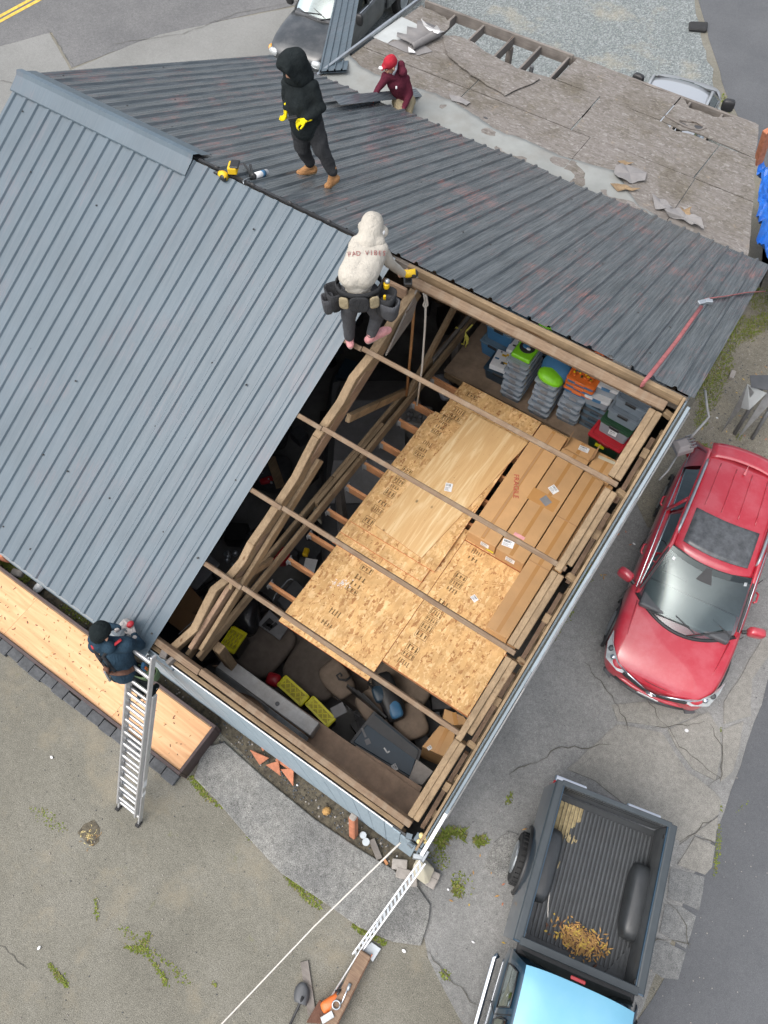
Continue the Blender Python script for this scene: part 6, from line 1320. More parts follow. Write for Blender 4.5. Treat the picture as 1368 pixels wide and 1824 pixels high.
def boot(parent, ankle, toe, mat, sole, name='boot', hi=.13):
    a = V(ankle); t = V(toe); f = V((t.x-a.x, t.y-a.y, 0)); slope = (t.z-(a.z-.09)); fw = (V((f.x, f.y, slope*.0))).normalized(); dn = V((0, 0, -1)); heel = a+V((0, 0, -.075))-fw*.045
    pr = [cap_prim(a+V((0, 0, hi-.04)), a+V((0, 0, -.02)), .058, .054, 0), cap_prim(heel, t-fw*.03, .045, .042, 0), cap_prim(a+V((0, 0, -.03)), t-fw*.07+V((0, 0, .02)), .05, .042, 0), cap_prim(heel+V((0, 0, -.032)), t-fw*.035+V((0, 0, -.022)), .034, .033, 1)]
    return mesh_obj(name, blob(name, pr, [mat, sole], .012, 4, .004, 25), parent)
def head_prims(c, face, up, r=.098, m=0):
    c = V(c); f = V(face).normalized(); u = V(up); u = (u-f*u.dot(f)).normalized(); s = f.cross(u)
    pr = [cap_prim(c+u*.03, c+u*.035-f*.03, r, r*.98, m), cap_prim(c-u*.05+f*.012, c-u*.07+f*.02, .07, .058, m), cap_prim(c-u*.105+f*.035, c-u*.108+f*.04, .034, .032, m), cap_prim(c+f*.098-u*.005, c+f*.112-u*.035, .012, .016, m)]
    for k in (-1, 1): pr += [cap_prim(c+s*.095*k-f*.01, c+s*.1*k-u*.03-f*.015, .018, .014, m), cap_prim(c+s*.035*k+f*.083-u*.045, c+s*.012*k+f*.092-u*.068, .02, .018, m)]
    return pr, f, u, s
def face_bits(par, c, f, u, s):
    for k in (-1, 1):
        e = obj('eye', MB().ball(c+s*.034*k+f*.088+u*.006, .012, 8), M['white'], par, smooth=True); obj('pupil', MB().ball(c+s*.034*k+f*.098+u*.006, .006, 6), M['ink'], e, smooth=True)
        obj('eyebrow', MB().tube([c+s*.018*k+f*.096+u*.026, c+s*.05*k+f*.084+u*.028], .006, 5), M['ink'], par)
    obj('mouth', MB().tube([c+s*.022*k+f*(.088)-u*.07 for k in (-1, 0, 1)], .006, 5), M['c_maroon'], par)
def skel(t, J, rad, mats, neck=True):
    pr = []
    for a, b, ra, rb, m in rad: pr.append(cap_prim(J[a], J[b], ra, rb, m))
    return pr
STD = lambda up=0, lo=1, lw=1.0: [('sL', 'sR', .085, .085, up), ('chest', 'belly', .15, .14, up), ('chestL', 'bellyL', .115, .11, up), ('chestR', 'bellyR', .115, .11, up), ('belly', 'hip', .14, .135, up),
  ('neck', 'chest', .07, .13, up), ('sL', 'eL', .075, .058, up), ('eL', 'wL', .057, .042, up), ('sR', 'eR', .075, .058, up), ('eR', 'wR', .057, .042, up),
  ('hipL', 'hipR', .125, .125, lo), ('hipL', 'kL', .115*lw, .085*lw, lo), ('kL', 'aL', .082*lw, .06*lw, lo), ('hipR', 'kR', .115*lw, .085*lw, lo), ('kR', 'aR', .082*lw, .06*lw, lo)]
def mids(J):
    side = (J['sR']-J['sL']).normalized(); J['chest'] = (J['sL']+J['sR'])/2.0 + (J['hip']-J['neck'])*.22; J['belly'] = J['neck'].lerp(J['hip'], .72)
    hs = (J['hipR']-J['hipL']).normalized()
    for k, q in (('L', -1), ('R', 1)): J['chest'+k] = J['chest']+side*.085*q; J['belly'+k] = J['belly']+hs*.07*q
    return J
# --- man in black striding across the far slope
fA, fB = far(548, 309, .02), far(588, 332, .02); base = (fA+fB)/2
A_ = thing('person', 'man in a black hooded top and tan boots striding across the far roof slope', 'person', base)
J = {k: bill(px, py, base, pu) for k, (px, py, pu) in dict(neck=(531, 137, 0), sL=(514, 150, .06), sR=(556, 153, -.04), eL=(511, 178, .12), wL=(509, 190, -.0), eR=(572, 192, -.12), wR=(546, 213, -.2), hip=(546, 222, 0), hipL=(537, 226, .03), hipR=(559, 226, -.03), kL=(538, 262, .05), kR=(573, 266, -.1)).items()}
J['aL'] = fA+V((0, 0, .15)); J['aR'] = fB+V((0, 0, .15)); aLp = bill(552, 290, fA); aRp = bill(592, 306, fB); J['aL'] = aLp; J['aR'] = aRp; mids(J)
toL = -RTH*1.0-FWH*.25
mesh_obj('body', blob('body', skel(A_, J, STD(lw=1.14), None)+[cap_prim(J['chest'], J['hip']+V((0, 0, .02)), .19, .19, 0)], [M['c_black'], M['c_char']], .017, 5, .022, 9), A_)
hc_ = bill(521, 116, base, -.02); hp_, f_, u_, s_ = head_prims(hc_+V((0, 0, -.01)), -RTH*.9-FWH*.55+V((0, 0, -.6)), (-.1, 0, 1)); hd = mesh_obj('head', blob('head', hp_, [M['skin']], .01, 3), A_); face_bits(hd, hc_, f_, u_, s_)
hood = blob('hood', [cap_prim(hc_+u_*.06+f_*.02, hc_-f_*.05, .12, .14), cap_prim(hc_-f_*.05-u_*.04, J['neck']-f_*.03, .13, .14), cap_prim(hc_+u_*.10+f_*.10, hc_+u_*.07-f_*.02, .05, .1), cap_prim(hc_+f_*.08+s_*.085+u_*.06, hc_-u_*.10+f_*.06+s_*.075, .042, .05), cap_prim(hc_+f_*.08-s_*.085+u_*.06, hc_-u_*.10+f_*.06-s_*.075, .042, .05), cap_prim(J['neck']-RTH*.08, J['neck']+RTH*.1, .085, .085)], [M['c_black']], .014, 12, .012, 10); mesh_obj('hood', hood, A_)
hand(A_, J['wL']+V((0, 0, -.02)), V((.0, 0, -1))+toL*.2, toL, M['c_yellow'], .6, 1.05, 'gloved_hand'); hand(A_, J['wR'], toL*1+V((0, 0, -.15)), V((0, 0, -1)), M['c_yellow'], .7, 1.1, 'gloved_hand', -1)
obj('held_tool', MB().beam(J['wR']+toL*.1+V((0, 0, .05)), J['wR']+toL*.2+V((0, 0, .05)), .05, .03), M['black'], A_, bevel=.006)
boot(A_, J['aL']+V((0, 0, -.02)), bill(529, 308, fA), M['c_boot'], M['c_tan'], hi=.1); boot(A_, J['aR']+V((0, 0, -.02)), bill(577, 333, fB), M['c_boot'], M['c_tan'], hi=.1)
obj('trouser_pocket', MB().tube([J['hipR'].lerp(J['kR'], .12)-FWH*.105, J['hipR'].lerp(J['kR'], .42)-FWH*.095], .012, 5), M['ink'], A_)
# --- man in the cream hooded top bending at the ridge
p1, p2 = near(622, 612, .03), near(664, 604, .03); base = V((-3.35, -.93, 5.56))
C_ = thing('person', 'man in a cream hooded top and tool belt fixing the ridge of the open bay', 'person', base)
J = {k: bill(px, py, base, pu) for k, (px, py, pu) in dict(neck=(655, 428, .22), sL=(634, 440, .16), sR=(677, 443, .16), eL=(622, 464, .28), wL=(640, 470, .5), eR=(694, 468, .22), wR=(718, 488, .42), hip=(638, 506, -.05), hipL=(626, 522, -.05), hipR=(654, 522, -.05), kL=(621, 561, .0), kR=(673, 560, .06)).items()}
J['aL'] = bill(622, 600, p1, .0); J['aR'] = bill(662, 594, p2, .0); mids(J); J['belly'] = J['neck'].lerp(J['hip'], .62)
J['bellyL'] = J['belly']-RTH*.08; J['bellyR'] = J['belly']+RTH*.08
mesh_obj('body', blob('body', skel(C_, J, STD(), None)+[cap_prim(J['chest']+RTH*q, J['hip']+RTH*q*.9+V((0, 0, .12)), .135, .14, 0) for q in (-.06, .06)], [M['c_cream'], M['c_grey']], .016, 7, .009, 8), C_)
hc_ = bill(662, 410, base, .3); hp_, f_, u_, s_ = head_prims(hc_, FWH*.9+RTH*.35+V((0, 0, -.55)), (0, 0, 1)); hd = mesh_obj('head', blob('head', hp_, [M['skin']], .01, 3), C_); face_bits(hd, hc_, f_, u_, s_)
mesh_obj('hood', blob('hood', [cap_prim(hc_+u_*.07-f_*.01, hc_-f_*.03, .112, .122), cap_prim(hc_-f_*.04-u_*.03, J['neck']-FWH*.02, .11, .12), cap_prim(J['neck']-RTH*.1-FWH*.03, J['neck']+RTH*.1-FWH*.03, .075, .075), cap_prim(hc_+u_*.12-f_*.05, hc_+u_*.06, .06, .1), cap_prim(hc_+f_*.05+s_*.10, hc_+f_*.05-s_*.10, .06, .06)], [M['c_cream']], .014, 9, .004, 9), C_)
obj('white_badge', MB().ball(hc_+s_*.122-u_*.0, (.012, .028, .028), 8), M['white'], C_, smooth=True)
ct = (J['sL']+J['sR'])/2+(J['hip']-J['neck'])*.14; bn = -FWH*.8+V((0, 0, .62)); xa = RTH+V((0, 0, -.03)); 
lt = thing('tmp', None, None); bpy.data.objects.remove(lt)
def on_body(o, x, yv):      # point just outside the back of the jacket
    p = ct+RTH*x+(J['neck']-J['hip']).normalized()*yv; return p
M['print_red'] = cloth('faded_red_print', (.26, .09, .085))
for i, ch_ in enumerate('BAD VIBES'):
    if ch_ == ' ': continue
    x = (i-4)*.04; yy = .02-.45*x*x; body = [o for o in C_.children if o.name.startswith('body')][0]
    p0 = wm(C_).inverted()@(on_body(None, x, yy)+bn.normalized()*.6); dr = wm(C_).to_3x3().inverted()@(-bn.normalized()); ok, loc, nr_, _i = body.ray_cast(p0, dr)
    if ok:
        loc = wm(C_)@loc; fm_ = frame_m(loc+nr_*.008, RTH+V((0, 0, -.1*x)), (J['neck']-J['hip'])); text('letter', ch_, .062, fm_@Matrix.Rotation(-x*1.2, 4, 'Z'), M['print_red'], C_, .002)
hand(C_, J['wR'], (RTH*.6+FWH*.5+V((0, 0, -.2))), V((0, 0, -1)), M['skin'], .7, 1.05); hand(C_, J['wL'], FWH+V((0, 0, -.3)), V((0, 0, -1)), M['skin'], .6, 1.05)
hpc = (J['hipL']+J['hipR'])/2; bt = MB()
bt.loft([[hpc+V((0, 0, z))+RTH*(.235*math.cos(q))+FWH*(.175*math.sin(q)+.01) for q in [2*math.pi*j/20 for j in range(20)]] for z in (.07, .15)], cap=False); obj('tool_belt', bt, M['c_char'], C_, smooth=True, solid=.012)
def pouch(par, c, w, d, h, m, a=0, name='pouch', tilt=0):
    mb = MB(); Rz = Matrix.Rotation(a, 3, 'Z')@Matrix.Rotation(tilt, 3, 'X'); rings = []
    for z, k in ((-h, .55), (-h*.8, .85), (-h*.3, 1), (0, 1.05)): rings.append([V(c)+Rz@V((w/2*k*math.copysign(abs(math.cos(q))**.6, math.cos(q)), d/2*k*math.copysign(abs(math.sin(q))**.6, math.sin(q)), z)) for q in [2*math.pi*j/14 for j in range(14)]])
    rings += [[p+(V(c)-p)*.2+V((0, 0, -.001)) for p in rings[-1]], [p+(V(c)-p)*.3+V((0, 0, -h*.5)) for p in rings[-1]]]; mb.loft(rings); return obj(name, mb, M[m], par, smooth=True, recalc=True)
yw = CYAW
pouch(C_, hpc-RTH*.25+V((0, 0, .06)), .17, .2, .27, 'c_char', yw+.4); pouch(C_, hpc-RTH*.32-FWH*.04+V((0, 0, .0)), .12, .12, .22, 'c_grey', yw+.2); pouch(C_, hpc+RTH*.26-FWH*.06+V((0, 0, .05)), .2, .2, .3, 'c_char', yw-.4); pouch(C_, hpc+RTH*.30-FWH*.12+V((0, 0, .0)), .19, .16, .24, 'c_grey', yw-.5)
obj('back_pad', cush(MB(), hpc-FWH*.185+V((0, 0, .03)), (.2, .03, .19), yw, .1), M['c_char'], C_, smooth=True)
for s in (-1, 1): obj('back_patch', cush(MB(), hpc-FWH*.165+RTH*.15*s+V((0, 0, .04)), (.10, .03, .14), yw+.3*s, .1), M['c_tan'], C_, smooth=True)
obj('tape_measure', MB().lathe([(.03, 0), (.032, .02), (.032, .05), (.02, .06)], hpc+RTH*.27+V((0, 0, .07)), 12), M['toolyellow'], C_); obj('tool_tip', MB().ball(hpc+RTH*.28+V((0, 0, .15)), .028, 10), M['galv'], C_, smooth=True)
for s in (-.02, .05): obj('tool_handle', MB().tube([hpc+RTH*(.2+s)-FWH*.1+V((0, 0, -.05)), hpc+RTH*(.2+s)-FWH*.12+V((0, 0, .08))], .014, 6), M['toolyellow' if s > 0 else 'black'], C_)
boot(C_, J['aL'], p1+FWH*.12-RTH*.02+V((0, 0, .05)), M['c_pink'], M['c_sole'], 'shoe', .05); boot(C_, J['aR'], p2+FWH*.1+RTH*.2+V((0, 0, .04)), M['c_pink'], M['c_sole'], 'shoe', .05)
DG = thing('impact_driver', 'yellow and black driver held against the ridge by the man in cream', 'power tool', bill(727, 490, base, .45)); q = bill(727, 488, base, .42)
obj('motor_housing', MB().tube([q-RTH*.06+FWH*.03, q-RTH*.02, q+RTH*.08+V((0, 0, .02))], [.03, .042, .04], 10), M['toolyellow'], DG, smooth=True); obj('battery', MB().box(q+V((.0, 0, -.11)), (.09, .12, .06), yw), M['black'], DG, bevel=.012); obj('grip', MB().tube([q, q+V((0, 0, -.1))], .024, 8), M['black'], DG, smooth=True); obj('side_panel', MB().ball(q+RTH*.06, (.05, .05, .05), 10), M['black'], DG, smooth=True)
# --- man in maroon kneeling on the shed roof
base = at(722, 200, 3.62)
B_ = thing('person', 'man in a maroon jacket and red cap kneeling at the far steel edge', 'person', base)
J = {k: bill(px, py, base, pu) for k, (px, py, pu) in dict(neck=(705, 128, .0), sL=(688, 136, -.06), sR=(723, 141, .05), eL=(674, 159, -.16), wL=(664, 176, -.22), eR=(731, 167, -.02), wR=(717, 198, -.22), hip=(719, 176, .1), hipL=(710, 180, .05), hipR=(728, 180, .12), kL=(712, 199, -.2), kR=(727, 201, -.1)).items()}
J['aL'] = J['kL']+FWH*.38+V((0, 0, .0)); J['aR'] = J['kR']+FWH*.38; mids(J)
mesh_obj('body', blob('body', skel(B_, J, STD(), None), [M['c_maroon'], M['c_tan']], .017, 6, .018, 8), B_)
hc_ = bill(696, 117, base, -.03); hp_, f_, u_, s_ = head_prims(hc_, -RTH*.95-FWH*.35+V((0, 0, -.35)), (0, 0, 1), .094); hd = mesh_obj('head', blob('head', hp_, [M['skin']], .009, 3), B_); face_bits(hd, hc_, f_, u_, s_)
obj('beard', MB().ball(hc_-u_*.095+f_*.055, (.05, .05, .035), 10), M['grey'], hd, smooth=True)
mesh_obj('cap', blob('cap', [cap_prim(hc_+u_*.06, hc_+u_*.065-f_*.03, .108, .106), cap_prim(hc_+u_*.055+f_*.10+s_*.04, hc_+u_*.055+f_*.10-s_*.04, .03, .03), cap_prim(hc_+u_*.045+f_*.155+s_*.03, hc_+u_*.045+f_*.155-s_*.03, .022, .022)], [M['c_cap']], .011, 4), B_)
obj('cap_peak_print', MB().ball(hc_+u_*.062+f_*.16, (.045, .045, .012), 10), M['white'], B_, smooth=True)
mesh_obj('hood', blob('hood', [cap_prim(J['neck']-f_*.07+s_*.09, J['neck']-f_*.10-s_*.09, .075, .075), cap_prim(J['neck']-f_*.12+u_*.06, J['neck']-f_*.1, .07, .08)], [M['c_maroon']], .014, 5, .01, 9), B_)
obj('hood_lining', MB().tube([hc_-u_*.1+f_*.02-s_*.085, hc_-u_*.02-f_*.05-s_*.105, hc_-f_*.115, hc_-u_*.02-f_*.05+s_*.105], .022, 8), M['c_lining'], B_, smooth=True)
obj('shirt_collar', MB().ball(J['neck']+f_*.075-u_*.03, (.045, .045, .05), 10), M['c_hivis'], B_, smooth=True)
hand(B_, J['wL'], -RTH*.5-FWH*.5+V((0, 0, -.6)), V((0, 0, -1))-RTH*.3, M['c_orange'], .5, 1.1, 'gloved_hand'); hand(B_, J['wR'], -RTH*.3-FWH*.5+V((0, 0, -.7)), V((0, 0, -1))-RTH*.3, M['c_orange'], .5, 1.1, 'gloved_hand', -1)
for k in 'LR': boot(B_, J['a'+k]+V((0, 0, .03)), J['a'+k]+FWH*.14+V((0, 0, -.02)), M['c_boot'], M['black'], hi=.03)
obj('chest_emblem', MB().ball(bill(706, 156, base, -.17), (.02, .02, .03), 6), M['white'], B_)
# --- man on the ladder at the eave
base = at(262, 1240, 2.25)
D_ = thing('person', 'man in a navy jacket and black beanie on the ladder at the steel eave', 'person', base)
def A3(px, py, z): return at(px, py, z)
J = dict(neck=A3(190, 1140, 3.86), sL=A3(172, 1150, 3.74), sR=A3(226, 1148, 3.80), eL=A3(192, 1116, 3.62), wL=A3(213, 1118, 3.66), eR=A3(252, 1150, 3.55), wR=A3(238, 1130, 3.63), hip=A3(222, 1195, 3.1), hipL=A3(213, 1198, 3.06), hipR=A3(238, 1196, 3.06), kL=A3(238, 1208, 2.66), kR=A3(262, 1205, 2.72), aL=A3(250, 1232, 2.3), aR=A3(266, 1236, 2.36)); mids(J)
rad = STD(); mesh_obj('body', blob('body', skel(D_, J, rad, None)+[cap_prim(J['chest'], J['hip']+V((0, 0, .03)), .175, .165, 0), cap_prim(J['sL'], J['sR'], .10, .10, 0)], [M['c_navy'], M['c_black']], .017, 8, .02, 9), D_)
hc_ = A3(180, 1128, 4.0); ld = (A3(235, 1105, 3.6)-hc_); ld.z *= .6; hp_, f_, u_, s_ = head_prims(hc_, ld, (0, 0, 1), .096); hd = mesh_obj('head', blob('head', hp_, [M['skin']], .009, 3), D_); face_bits(hd, hc_, f_, u_, s_)
mesh_obj('beanie', blob('beanie', [cap_prim(hc_+u_*.055-f_*.01, hc_+u_*.05-f_*.03, .115, .116), cap_prim(hc_-f_*.05-u_*.01, hc_-f_*.05+u_*.03, .09, .1)], [M['c_beanie']], .012, 4, .003, 30), D_)
mesh_obj('hood', blob('hood', [cap_prim(J['neck']-f_*.06+s_*.1, J['neck']-f_*.08-s_*.1, .08, .08), cap_prim(J['neck']-f_*.12, J['neck']-f_*.08-u_*.03, .07, .09)], [M['c_navy']], .014, 5, .01, 9), D_)
hand(D_, J['wL'], A3(222, 1110, 3.66)-J['wL'], V((0, 0, -1)), M['c_glove'], .5, 1.1, 'gloved_hand'); hand(D_, J['wR'], A3(231, 1116, 3.64)-J['wR'], V((0, 0, -1)), M['c_glove'], .7, 1.1, 'gloved_hand', -1)
def surf(px, py, z, off=.035):
    body = [o for o in D_.children if o.name.startswith('body')][0]; d = ray(px, py).normalized(); W_ = wm(D_); ok, loc, n, _ = body.ray_cast(W_.inverted()@CPOS, W_.to_3x3().inverted()@d)
    return (W_@loc)-d*off if ok else at(px, py, z)
def strap3(name, pts, w, m):
    P = [surf(x, y, 3.7) for x, y in pts]; n = max(2, 5*(len(pts)-1)); Q = []
    for (x0, y0), (x1, y1) in zip(pts, pts[1:]):
        for k in range(5): Q.append(surf(x0+(x1-x0)*k/5, y0+(y1-y0)*k/5, 3.7))
    Q.append(P[-1]); obj(name, MB().tube(Q, w/2, 8, flat=.35), M[m], D_, smooth=True)
strap3('harness_pad', [(216, 1139), (204, 1148), (191, 1160)], .07, 'c_red'); strap3('harness_pad', [(164, 1148), (167, 1156)], .06, 'c_red')
strap3('harness_strap', [(191, 1160), (184, 1170), (196, 1186), (206, 1196)], .045, 'c_char'); strap3('harness_strap', [(167, 1156), (174, 1168), (186, 1184), (192, 1192)], .045, 'c_char'); strap3('harness_strap', [(172, 1161), (182, 1159), (190, 1160)], .04, 'c_char')
strap3('tool_belt', [(185, 1190), (196, 1197), (210, 1199), (226, 1197), (238, 1190)], .07, 'c_brown')
for (x, y, z, w, m_) in ((250, 1196, 3.02, .2, 'c_green'), (268, 1197, 3.0, .15, 'c_green')): pouch(D_, A3(x, y, z+.12), w, .15, .24, m_, .3)
obj('blue_tool', MB().box(A3(257, 1188, 3.18), (.035, .08, .16), .5), M['bluep'], D_, bevel=.008); obj('orange_tool', MB().box(A3(262, 1192, 3.14), (.02, .03, .14), .5), M['orange'], D_); obj('hammer_head', MB().lathe([(.025, 0), (.03, .02), (.03, .09), (.02, .1)], A3(268, 1174, 3.12), 10), M['galv'], D_, smooth=True); obj('black_tool', MB().tube([A3(272, 1186, 3.1), A3(276, 1200, 3.0)], .02, 8), M['black'], D_)
obj('belt_tool', MB().tube([A3(187, 1196, 3.05), A3(192, 1205, 2.95), A3(196, 1212, 2.85)], .02, 6), M['galv'], D_); obj('belt_tool', MB().tube([A3(196, 1200, 3.0), A3(209, 1209, 2.9)], .028, 6), M['black'], D_)
for k in 'LR': boot(D_, J['a'+k], J['a'+k]+V((-.02, .16, -.06)), M['c_black'], M['c_maroon'], hi=.05)
obj('held_snips', MB().ball(A3(232, 1112, 3.68), (.04, .05, .03), 10), M['redp'], D_, smooth=True)
# ------------------------------------------------------------------ ladder, planter, tools, yard things
LD = thing('extension_ladder', 'aluminium extension ladder leaning on the near eave', 'ladder', (-3.93, -6.5, 0))
f0, f1 = V((-3.735, -6.55, 0)), V((-3.66, -4.66, 3.66)); w0 = V((-.41, 0, 0)); nv = V((0, f1.z-f0.z, -(f1.y-f0.y))).normalized()
dv = (f1-f0).normalized()
for s, (a, b, off, inset) in enumerate(((f0, f0+dv*3.3, 0, .0), (f0+dv*.28, f1, -.065, .03))):
    for k in (0, 1):
        o = V((-inset if k == 0 else inset, 0, 0))+w0*k+nv*off*-1*-1
        st = obj('rail', MB().beam(a+o-nv*(.0), b+o, .028, .075, (0, -1, .5)), M['alu'], LD, bevel=.004)
    n = int((b-a).length/.295)
    for i in range(n):
        p = a+dv*(.15+.295*i)+nv*off; obj('rung', MB().beam(p-V((inset, 0, 0)), p+w0+V((inset, 0, 0)), .05, .032, nv), M['alu'], LD, bevel=.008)
pm = MB()
for i in range(12):
    for dx in (.016,): pm.box(f0+dv*(.2+.295*i)+V((dx, 0, 0))+nv*.01, (.004, .018, .018))
obj('rivet', pm, M['galv'], LD); bpy.data.objects['rivet.001' if 'rivet.001' in bpy.data.objects else 'rivet']['kind'] = 'stuff'
for k in (0, 1): obj('foot', MB().box(f0+w0*k+V((0, -.02, .02)), (.07, .1, .04)), M['rubber'], LD, bevel=.01)
for d_, h_ in ((1.18, .16), (.9, .08)): obj('sticker', MB().box(f0+dv*d_+V((.016, -.0, 0)), (.003, .06, h_), Matrix.Rotation(-math.atan2(dv.y, dv.z), 3, 'X')), M['white'], LD)
obj('lock_hook', MB().box(f0+w0+dv*.75+V((.03, .02, 0)), (.05, .05, .12)), M['galv'], LD, bevel=.005)
# planter
PL = thing('planter_box', 'long brown planter box covered with plywood along the near wall', 'planter', (-6.3, -5.3, 0))
xr, yb, yf, ph = -3.57, -4.84, -5.66, .42; xl = -10.5
for nm, a, b in (('side_board', (xl, yb, ph/2), (xr, yb, ph/2)), ('side_board', (xl, yf, ph/2), (xr, yf, ph/2)), ('end_board', (xr-.02, yf+.026, ph/2), (xr-.02, yb-.026, ph/2))): obj(nm, MB().beam(a, b, .05, ph), M['planter'], PL, bevel=.006)
for x0, x1 in ((-3.62, -5.02), (-5.024, -7.42), (-7.424, -9.8)): obj('plywood_cover', MB().box(((x0+x1)/2, (yb+yf)/2, ph-.055), (abs(x1-x0), abs(yb-yf)-.055, .015)), M['ply_bench'], PL)
obj('inner_cleat', MB().beam((xl, yb-.035, ph-.03), (-3.65, yb-.035, ph-.03), .02, .03), M['woldX'], PL)
cr = MB(); rr = random.Random(2)
NTH = ['first', 'second', 'third', 'fourth', 'fifth', 'sixth', 'seventh', 'eighth', 'ninth', 'tenth', 'eleventh', 'twelfth', 'thirteenth', 'fourteenth', 'fifteenth', 'sixteenth', 'seventeenth', 'eighteenth']
for _ in range(160):
    x, y = rr.uniform(-9, -3.7), rr.uniform(yf+.06, yb-.06)*1; cr.box((x, y, ph-.045), (rr.uniform(.01, .05), rr.uniform(.006, .014), .006), rr.uniform(0, 3.1), rr.randrange(2))
obj('bark_crumbs', cr, [M['c_brown'], M['leaf_dry']], kind='stuff')
for k in range(18):
    x = -3.78-.262*k; o = obj('paver', MB().box((x, -5.785+.012*math.sin(k*2.1), .045), (.25, .17+.02*math.sin(k*3.7), .09), .03*math.sin(k*1.3)).rough(.006, k), M['paver'], bevel=.012, seg=2)
    tag(o, ('charcoal edging paver at the free end of the plywood covered planter' if k == 0 else f'charcoal edging paver, {NTH[k]} from the free end of the plywood covered planter'), 'paver', 'charcoal pavers edging the planter')
# drill and caulking gun on the ridge
q = bill(404, 305, (-5.85, .02, 6.12))
DR = thing('cordless_driver', 'yellow cordless driver lying across the ridge near the cap', 'power tool', (q.x, q.y, 6.03)); a, b = bill(395, 314, (-5.85, 0, 6.1)), bill(416, 303, (-5.85, 0, 6.1))
obj('motor_housing', MB().tube([a+V((-.03, 0, .03)), a+V((.02, 0, .03)), a+V((.09, .0, .03))], [.03, .05, .045], 10), M['toolyellow'], DR, smooth=True); obj('chuck', MB().tube([a+V((-.1, -.02, .02)), a+V((-.03, 0, .03))], [.012, .028], 8), M['black'], DR, smooth=True)
obj('grip', MB().tube([a+V((.05, 0, .02)), a.lerp(b, .75)], .028, 8), M['black'], DR, smooth=True); obj('battery', MB().box(b+V((0, 0, .03)), (.11, .14, .09), .5), M['toolyellow'], DR, bevel=.015, seg=2); obj('battery_base', MB().box(b+V((.02, .02, .075)), (.11, .14, .03), .5), M['black'], DR, bevel=.012); obj('side_panel', MB().ball(a+V((.05, -.03, .02)), (.05, .03, .045), 10), M['black'], DR, smooth=True)
q = far(458, 312, .05); CG = thing('caulking_gun', 'caulking gun loaded with a white and blue tube below the ridge', 'caulking gun', far(458, 312)); a, b = far(452, 314, .05), far(475, 307, .05)
obj('tube', MB().tube([a, b], .038, 12), M['white'], CG, smooth=True); obj('tube_band', MB().tube([a.lerp(b, .55), a.lerp(b, .8)], .0395, 12), M['bluep'], CG, smooth=True); obj('cradle', MB().tube([a-(b-a)*.15, a], .042, 10), M['black'], CG, smooth=True)
for x, y, z in ((435, 292, .3), (446, 294, .28)): obj('trigger', MB().tube([far(450, 315, .06), far(x, y, .05)], .016, 6), M['black'], CG)
obj('plunger_rod', MB().tube([far(450, 315, .05), far(440, 318, .05), far(433, 322, .04), far(434, 327, .03)], .007, 5), M['galv'], CG, smooth=True)
# steel offcut by the kneeling man
SO = MB(); A, B, C, D = far(596, 188, .10), far(596+5, 178, .16), far(752, 162, .2), far(740, 172, .1)
E1, E2 = far(606, 187, .03), far(700, 178, .03)
P = [(576, 174, .05), (591, 170, .10), (607, 188, .02), (700, 175, .03), (735, 160, .10), (730, 155, .12), (752, 168, .06)]
pts_b = [far(*p) for p in ((577, 174, .10), (592, 171, .20), (606, 187, .10))]; pts_e = [p+(far(738, 158, .12)-far(592, 171, .12)) for p in pts_b]
SO.add(pts_b+pts_e, [(0, 1, 4, 3), (1, 2, 5, 4)]); tag(obj('roof_flashing', SO, M['roof_far'], solid=.003), 'loose folded dark flashing under the hands of the man in maroon', 'flashing')
# strap over the roof
sp_ = [bill(*q, (-.62, -.1, 5.97)) for q in [(1142, 700), (1143, 690)]]+[far(*q, .03) for q in [(1146, 682), (1158, 668), (1180, 640), (1205, 608), (1232, 570), (1250, 545)]]
RS = thing('ratchet_strap', 'faded red ratchet strap tied round the ridge purlin and over the far slope', 'strap', far(1200, 610)); obj('webbing', MB().tube(sp_, .024, 6, flat=.3), M['strap'], RS, smooth=True); obj('webbing', MB().tube([far(*q, .03) for q in [(1257, 532), (1290, 528), (1330, 521), (1362, 519)]], .022, 6, flat=.3), M['strap'], RS, smooth=True)
bq = far(1254, 538, .04); obj('buckle', MB().box(bq, (.16, .06, .05), .9).box(bq+V((.05, .02, .02)), (.08, .05, .05), .5), M['galv'], RS, bevel=.006)
# leaning sheet stack at the shed corner
LP = thing('steel_sheet', 'long grey ribbed steel sheet running from the shed corner past the black pickup', 'steel sheet', at(592, 125, 3.64)); a0, a1 = at(568, 127, 3.66), at(618, 124, 3.68); zt = 2.35; b0, b1 = at(603, -30, zt), at(644, -30, zt)
prof = rib_profile(1.0, .25, .06, .03, .07, .03, False); mb = MB(); nr = (a1-a0).cross(b0-a0).normalized(); nr = nr if nr.z > 0 else -nr
rows = [[a.lerp(b, px)+nr*pz*.9 for px, pz in prof] for a, b in ((a0, a1), (a0.lerp(b0, .5), a1.lerp(b1, .5)), (b0, b1))]; m_ = len(prof)
mb.add([p for r in rows for p in r], [(j*m_+i, j*m_+i+1, (j+1)*m_+i+1, (j+1)*m_+i) for j in range(2) for i in range(m_-1)]); obj('ribbed_sheet', mb, M['roof_near'], LP, solid=.003)
obj('under_sheet', MB().add([v-V((0, 0, .04))-(a1-a0)*.03 for v in (a0, a1, b1, b0)], [(0, 1, 2, 3)]), M['roof_near'], LP, solid=.004)
